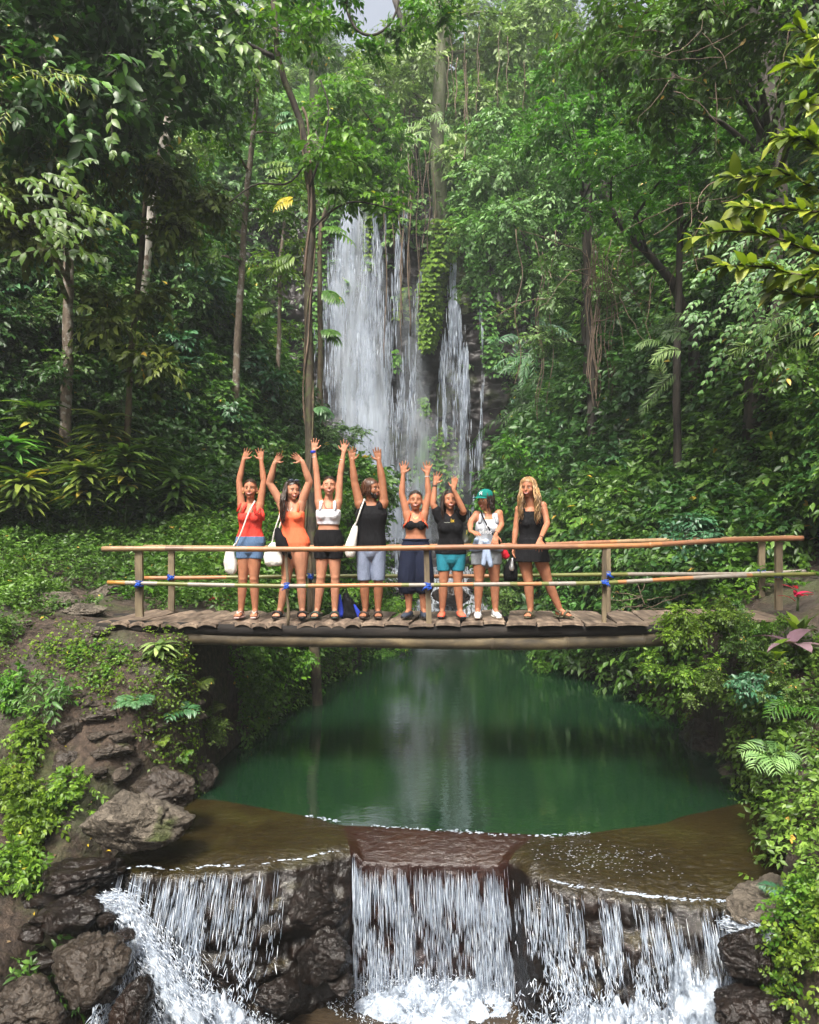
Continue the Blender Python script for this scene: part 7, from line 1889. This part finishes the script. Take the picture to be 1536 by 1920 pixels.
hd = B['head']; hd.hair(T, H_AU, [(60, 110, .10, 14, .0, .0, .004), (-120, -60, .13, 26, .004, .0, .004), (120, 240, .15, 34, .0, -.01, .005)], 4, hairline=.074)
mb = MB(); mb.ell(hd.p(0, .038, -.072), (.048, .050, .040), hd.M, 16, 10); mb.ell(hd.p(0, .060, -.096), (.030, .026, .026), hd.M, 12, 8)
for q in (-1, 1): cap(mb, hd.p(q * .058, .012, -.025), hd.p(q * .045, .04, -.06), .013, .020); cap(mb, hd.p(0, .088, -.044), hd.p(q * .026, .074, -.052), .007, .006)
remesh(mb, 'beard', H_DK, T, .005, 2)
bracelet(T, lerp(J['sho'][0], J['elb'][0], .85), J['elb'][0] - J['sho'][0], .041, .003, C_BLK)
strap_bag('long off white tote bag hanging from the shoulder of the bearded man', [[J['sho'][0] + np.array([.06, -.06, .045]), Z1(1180, 660, -.14), Z1(1150, 750, -.14), Z1(1135, 800, -.12)], [J['sho'][0] + np.array([.07, .04, .045]), Z1(1190, 680, .10), Z1(1150, 760, .0), Z1(1120, 800, -.08)]], Z1(1112, 920, -.12), .115, .36, C_CANV, .07, tilt=.04, seed=3)

# ---- woman in the bikini top
J = dict(hip=[Z2(194, 925), Z2(288, 925)], sho=[Z2(172, 652), Z2(308, 650)], elb=[Z2(136, 512), Z2(338, 510)], wri=[Z2(146, 364), Z2(327, 366)], kne=[Z2(185, 1185), Z2(298, 1185)], ank=[ank(Z2(190, 1400)), ank(Z2(300, 1400))], toe=[-24, 10],
         hand=[(Z2(152, 268), CAMN, 1, .98, .26, .1), (Z2(335, 268), CAMN, -1, .98, .28, .1)], shoe=('shoe', L_NVY), head=Head(Z2(240, 562, -.02), .0, .04), smile=True, closed=True)
B = person('smiling woman in a black bikini top with coral straps and wide navy trousers, arms raised', J, skin=SK1, k=.95); T = B['T']
top(B, 'bikini_top', C_BLK, .63, .78, .010)
for q in (-1, 1): tube_child(T, 'strap', [lerp(B['hc'], B['sc'], .80) + np.array([q * .085, -.105, 0]), lerp(B['hc'], B['sc'], .98) + np.array([q * .07, -.075, .02]), lerp(B['hc'], B['sc'], 1.04) + np.array([q * .045, .03, .03])], .011, C_CORAL); tube_child(T, 'side_band', [lerp(B['hc'], B['sc'], .80) + np.array([q * .10, -.10, 0]), lerp(B['hc'], B['sc'], .70) + np.array([q * .135, -.07, 0]), lerp(B['hc'], B['sc'], .62) + np.array([q * .14, -.02, 0])], .009, C_CORAL)
mb = MB(); torso(mb, B['hc'], B['sc'], B['prof'], B['k'], .012, -.2, .30)
for i, q in ((0, -1), (1, 1)):
    hip, kn, an = J['hip'][i], J['kne'][i], J['ank'][i]; mb.tube([hip + np.array([0, 0, .07]), hip, lerp(hip, kn, .4), lerp(hip, kn, .8) + np.array([q * .01, 0, 0]), lerp(kn, an, .15) + np.array([q * .012, 0, 0]), lerp(kn, an, .33), lerp(kn, an, .40)], [.08, .105, .118, .120, .112, .095, .066], 20)
remesh(mb, 'trousers', C_NAVY, T, .008, 2)
tube_child(T, 'waistband', [B['hc'] + (B['sc'] - B['hc']) * .27 + np.array([.148 * math.cos(t), .104 * math.sin(t), 0]) for t in np.linspace(0, 2 * PI, 25)], .012, C_NAVY)
B['head'].hair(T, H_DK, [(140, 220, .12, 18, .0, -.02, .003)], 5)
tube_child(T, 'necklace', [Z2(205, 650, -.07), Z2(225, 690, -.115), Z2(238, 700, -.12), Z2(255, 688, -.115), Z2(275, 650, -.07)], .0025, M_GOLD)
bracelet(T, Z2(326, 378), J['wri'][1] - J['elb'][1], .026, .003, C_WHT)

# ---- woman in the black t-shirt and teal shorts
J = dict(hip=[Z2(462, 960), Z2(556, 960)], sho=[Z2(420, 672), Z2(585, 668)], elb=[Z2(372, 590, -.02), Z2(604, 640, -.16)], wri=[Z2(386, 440), Z2(528, 478, -.20)], kne=[Z2(452, 1175), Z2(560, 1175)], ank=[ank(Z2(442, 1408)), ank(Z2(577, 1408))], toe=[-10, 10],
         hand=[(Z2(410, 350), CAMN, 1, .95, .22), (Z2(542, 382, -.2), CAMN + np.array([-.6, 0, 0]), -1, .95, .12)], shoe=('shoe', L_COR), head=Head(Z2(499, 560, -.02), .12, .05), smile=True)
B = person('woman in a black t-shirt and teal cycling shorts with coral shoes, hands up', J, skin=SK1, k=.95); T = B['T']
top(B, 't_shirt', C_BLK, -.02, 1.0, .024, sleeves=.42, yoke=.09)
shorts(B, 'cycling_shorts', C_TEAL, .15, .62, .015, .004)
B['head'].hair(T, H_DK, [(-125, -65, .34, 26, .012, .02, .004), (60, 120, .20, 14, .0, .0, .004), (130, 230, .30, 34, .0, -.02, .004)], 6)
def text3d(T, name, s, size, p, mat, yaw=0.0, ext=.002, roll=0.0):
    cu = bpy.data.curves.new(name, 'FONT'); cu.body = s; cu.size = size; cu.extrude = ext; cu.align_x = 'CENTER'; cu.align_y = 'CENTER'
    t = bpy.data.objects.new('tmp', cu); COL.objects.link(t)
    me = bpy.data.meshes.new_from_object(t.evaluated_get(bpy.context.evaluated_depsgraph_get())); bpy.data.objects.remove(t)
    R = Matrix.Rotation(yaw, 4, 'Z') @ Matrix.Rotation(PI / 2, 4, 'X') @ Matrix.Rotation(roll, 4, 'Z')
    me.transform(Matrix.Translation(Vector(tuple(p))) @ R); return link(name, me, mat, T)
M_YPR = plain('yellow_print', (.75, .50, .02), .6, .1); M_GPR = plain('grey_print', (.30, .32, .28), .6, .1); M_WPR = plain('white_print', (.72, .74, .78), .6, .1)
text3d(T, 'shirt_print', 'ix', .062, Z2(520, 712, -.172), M_YPR); text3d(T, 'shirt_print', '~~', .06, Z2(478, 725, -.168), M_GPR)
bracelet(T, Z2(384, 452), J['wri'][0] - J['elb'][0], .027, .006, L_BRN, 2); bracelet(T, Z2(438, 1398), (0, 0, 1), .038, .003, L_BRN)

# ---- woman in the teal cap
J = dict(hip=[Z2(724, 970), Z2(826, 970)], sho=[Z2(706, 668), Z2(872, 660)], elb=[Z2(655, 725, -.05), Z2(890, 745, -.03)], wri=[Z2(655, 790, -.22), Z2(850, 815, -.22)], kne=[Z2(722, 1165), Z2(840, 1165)], ank=[ank(Z2(712, 1405)), ank(Z2(845, 1405))], toe=[-6, 8],
         hand=[(Z2(690, 805, -.28), DN + np.array([0, .2, 0]), 1, .95, .12, .3), (Z2(840, 890, -.27), -CAMN, 1, .95, .14, .4)], shoe=('trainer', L_SNK), head=Head(Z2(768, 560, -.02), -.85, -.10), smile=True)
B = person('woman in a teal green cap and grey vest with a pale jacket round her waist', J, skin=SK1, k=.98); T = B['T']
top(B, 'vest', C_LGR, .10, .93, .012, yoke=.075)
for q in (-1, 1): tube_child(T, 'strap', [lerp(B['hc'], B['sc'], .84) + np.array([q * .10, -.095, 0]), lerp(B['hc'], B['sc'], 1.0) + np.array([q * .085, -.05, .028]), lerp(B['hc'], B['sc'], .98) + np.array([q * .09, .06, .01])], .022, C_LGR)
shorts(B, 'shorts', C_DGR, .16, .38, .014, .012)
mb = MB(); hc = B['hc'] + np.array([0, 0, .02])
mb.tube([hc + np.array([.180 * math.cos(t), .130 * math.sin(t), .05 + .012 * math.sin(3 * t)]) for t in np.linspace(0, 2 * PI, 25)], .026, 10)
cap(mb, Z2(770, 880, -.16), Z2(755, 1040, -.17), .026, .030); cap(mb, Z2(780, 880, -.17), Z2(810, 1050, -.17), .024, .030); mb.ell(Z2(773, 872, -.17), (.040, .03, .034)); cap(mb, Z2(700, 860, -.13), Z2(690, 905, -.12), .03, .035)
remesh(mb, 'tied_jacket', C_LBL, T, .0075, 2)
text3d(T, 'vest_print', 'adios', .075, Z2(768, 795, -.178), M_WPR, .0); text3d(T, 'vest_print', 'A', .10, Z2(795, 748, -.182), M_WPR)
hd = B['head']; hd.hair(T, H_DK, [(-130, -70, .12, 18, .0, .0, .003), (60, 130, .16, 26, .004, .0, .006), (130, 240, .17, 36, .0, -.01, .006)], 7)
mb = MB(); mb.ell((0, 0, 0), (1, 1, 1), nu=30, nv=20); V = mb.V[0]; V = V[:, :] * np.array([.090, .108, .088]) + np.array([0, -.010, .048]); V[:, 2] = np.maximum(V[:, 2], .046); mb.V = [hd.c[None] + (V * hd.k) @ hd.M.T]
cp = mb.build('cap', C_CAP, T)
mb = MB(); V = []; n = 12
for j in range(5):
    for i in range(n):
        a = -1.15 + 2.3 * i / (n - 1); r_a = .085 + .070 * j / 4 * math.cos(a * .9); V.append(hd.p(math.sin(a) * (.086 + .004 * j), .02 + math.cos(a) * r_a * 1.02, .056 - .012 * j / 4 - .018 * math.sin(a) ** 2))
m_ = len(V); V += [v + np.array([0, 0, -.005]) for v in V]; F = []
for j in range(4):
    for i in range(n - 1): a = j * n + i; F += [(a, a + 1, a + n + 1, a + n), (m_ + a, m_ + a + n, m_ + a + n + 1, m_ + a + 1)]
for i in range(n - 1): a = 4 * n + i; F += [(a, a + 1, m_ + a + 1, m_ + a), (i, m_ + i, m_ + i + 1, i + 1)]
for j in range(4): a = j * n; F += [(a, a + n, m_ + a + n, m_ + a)]; a = j * n + n - 1; F += [(a, m_ + a, m_ + a + n, a + n)]
mb.add(V, F).build('cap_brim', C_CAP, cp)
for s_, dx in (('N', -.005), ('Y', .005)): text3d(cp, 'cap_emblem', s_, .05, hd.p(.035 + dx, .100, .088 + dx), M_WPR, -.45)
tube_child(T, 'shoulder_bag_strap', resample(np.array([Z2(735, 640, -.06), Z2(750, 690, -.17), Z2(800, 780, -.18), Z2(850, 850, -.14), Z2(880, 890, -.06)]), 14), .009, C_BLK)
tube_child(T, 'necklace', [Z2(752, 632, -.06), Z2(770, 650, -.085), Z2(795, 645, -.08)], .003, M_GOLD)
bracelet(T, lerp(J['elb'][1], J['wri'][1], .95), J['wri'][1] - J['elb'][1], .027, .003, L_BRN)

# ---- blonde woman in the black dress, one hand on the rail
J = dict(hip=[Z2(1060, 955), Z2(1178, 955)], sho=[Z2(1025, 628, .02), Z2(1205, 600)], elb=[Z2(1000, 770, .02), Z2(1238, 735, -.08)], wri=[Z2(985, 900, -.02), Z2(1186, 850, -.33)], kne=[Z2(1095, 1168), Z2(1242, 1168)], ank=[ank(Z2(1112, 1395)), ank(Z2(1335, 1395))], toe=[-25, 42],
         hand=[(Z2(980, 1000, -.03), np.array([.8, -.5, 0]), -1, .95, .08, .7), (Z2(1165, 935, -.40), -CAMN + np.array([0, 0, -.4]), 1, .98, .2, .25)], shoe=('strap', L_OLV), head=Head(Z2(1092, 462, -.03), -.45, -.12), smile=True, brow=H_BR)
B = person('woman with long wavy blonde hair in a black mini dress, hand on the rail', J, skin=SK1, k=1.0); T = B['T']
mb = MB(); torso(mb, B['hc'], B['sc'], B['prof'], B['k'], .018, -.05, .98)
for q in (-1, 1): mb.ell(B['hc'] + (B['sc'] - B['hc']) * .70 + np.array([q * .062, -.082, 0]), (.066, .056, .060)); cap(mb, lerp(B['hc'], B['sc'], .9) + np.array([q * .06, 0, 0]), lerp(B['hc'], B['sc'], .98) + np.array([q * .105, 0, .01]), .06, .045)
mb.loft([(B['hc'] + np.array([0, 0, h]), w, d, (1, 0, 0), (0, 1, 0)) for h, w, d in ((.16, .150, .12), (.05, .185, .14), (-.04, .205, .155), (-.105, .218, .165))], 26)
remesh(mb, 'dress', C_BLK, T, .0075, 2)
B['head'].hair(T, H_BL, [(-140, -75, .46, 80, .03, .06, .024), (62, 130, .44, 64, .02, .12, .024), (-75, -58, .40, 16, .02, .10, .018), (140, 220, .42, 44, .0, -.02, .012)], 8, hairline=.080)
bracelet(T, lerp(J['elb'][1], J['wri'][1], .93), J['wri'][1] - J['elb'][1], .027, .003, L_BLK, 2)
o = empty('handbag', tuple(Z2(960, 1170, .05))); tag(o, 'black bag with a silver lining hanging from the hand of the blonde woman', 'bag')
mb = MB(); mb.loft([(Z2(960 + dx, y, .04), w, .04, (1, 0, 0), (0, 1, 0)) for y, w, dx in ((1000, .03, 10), (1050, .07, 5), (1110, .085, 0), (1170, .08, 0))], 18, power=3); mb.build('bag_body', C_BLK, o)
mb = MB(); cap(mb, Z2(975, 1000, -.02), Z2(968, 1075, -.02), .012, .034); mb.build('lining', M_SILV, o); MB().tube([Z2(980, 960, -.02), Z2(975, 1000, .02)], .007, 6).build('handle', L_BLK, o)
o = empty('red_bundle', tuple(Z2(910, 1000, .02))); tag(o, 'crimson cloth bundle between the woman in the cap and the blonde woman', 'cloth')
mb = MB(); mb.ell(Z2(905, 960, .02), (.06, .05, .05)); mb.ell(Z2(925, 980, .02), (.045, .04, .04)); cap(mb, Z2(905, 930, .02), Z2(895, 900, .02), .03, .02); remesh(mb, 'cloth', C_CRIM, o, .008, 2)

# ---- backpack on the deck
o = empty('backpack', (float(Z1(1095, 1500)[0]), BY + .15, DECKZ)); tag(o, 'black and royal blue backpack lying on the deck between the legs of two people', 'backpack')
mb = MB(); V0 = lambda u, v, d: Z1(u, v, .15 + d)
for a, b_, ra, rb in ((V0(1060, 1350, 0), V0(1060, 1490, 0), .035, .075), (V0(1080, 1400, 0), V0(1140, 1500, 0), .06, .065), (V0(1040, 1500, -.03), V0(1130, 1520, -.03), .055, .05)): cap(mb, a, b_, ra, rb)
remesh(mb, 'pack_body', C_BLK, o, .008, 3)
mb = MB(); cap(mb, V0(1010, 1350, -.05), V0(1020, 1500, -.06), .018, .040); mb.build('blue_panel', C_BLU, o); mb = MB(); cap(mb, V0(1130, 1430, -.05), V0(1175, 1520, -.05), .014, .034); mb.build('blue_panel', C_BLU, o)
MB().tube([V0(1035, 1310, -.02), V0(1060, 1290, -.02), V0(1090, 1380, -.04), V0(1150, 1470, -.06)], .010, 7).build('strap', C_BLK, o)
# ================================================================== damp air of the gorge
def make_haze():
    mb = MB().box((0, 40, 31.1), (80, 76, 33.9))
    m = bpy.data.materials.new('damp_air'); m.use_nodes = True; nt = m.node_tree; nt.nodes.clear()
    out = nt.nodes.new('ShaderNodeOutputMaterial'); v = nt.nodes.new('ShaderNodeVolumePrincipled')
    v.inputs['Color'].default_value = (0.90, 0.96, 1.0, 1); v.inputs['Density'].default_value = 0.0014; v.inputs['Anisotropy'].default_value = 0.0
    nt.links.new(v.outputs[0], out.inputs['Volume'])
    tag(mb.build('haze', m, smooth=False), 'thin pale damp haze hanging in the gorge', None, kind='stuff')
make_haze()

# the fine stems and twigs of a plant are too many to count
for _o in list(SC.objects):
    if _o.type == 'MESH' and _o.parent is not None and _o.name.split('.')[0] in ('stem', 'twigs'): _o['kind'] = 'stuff'
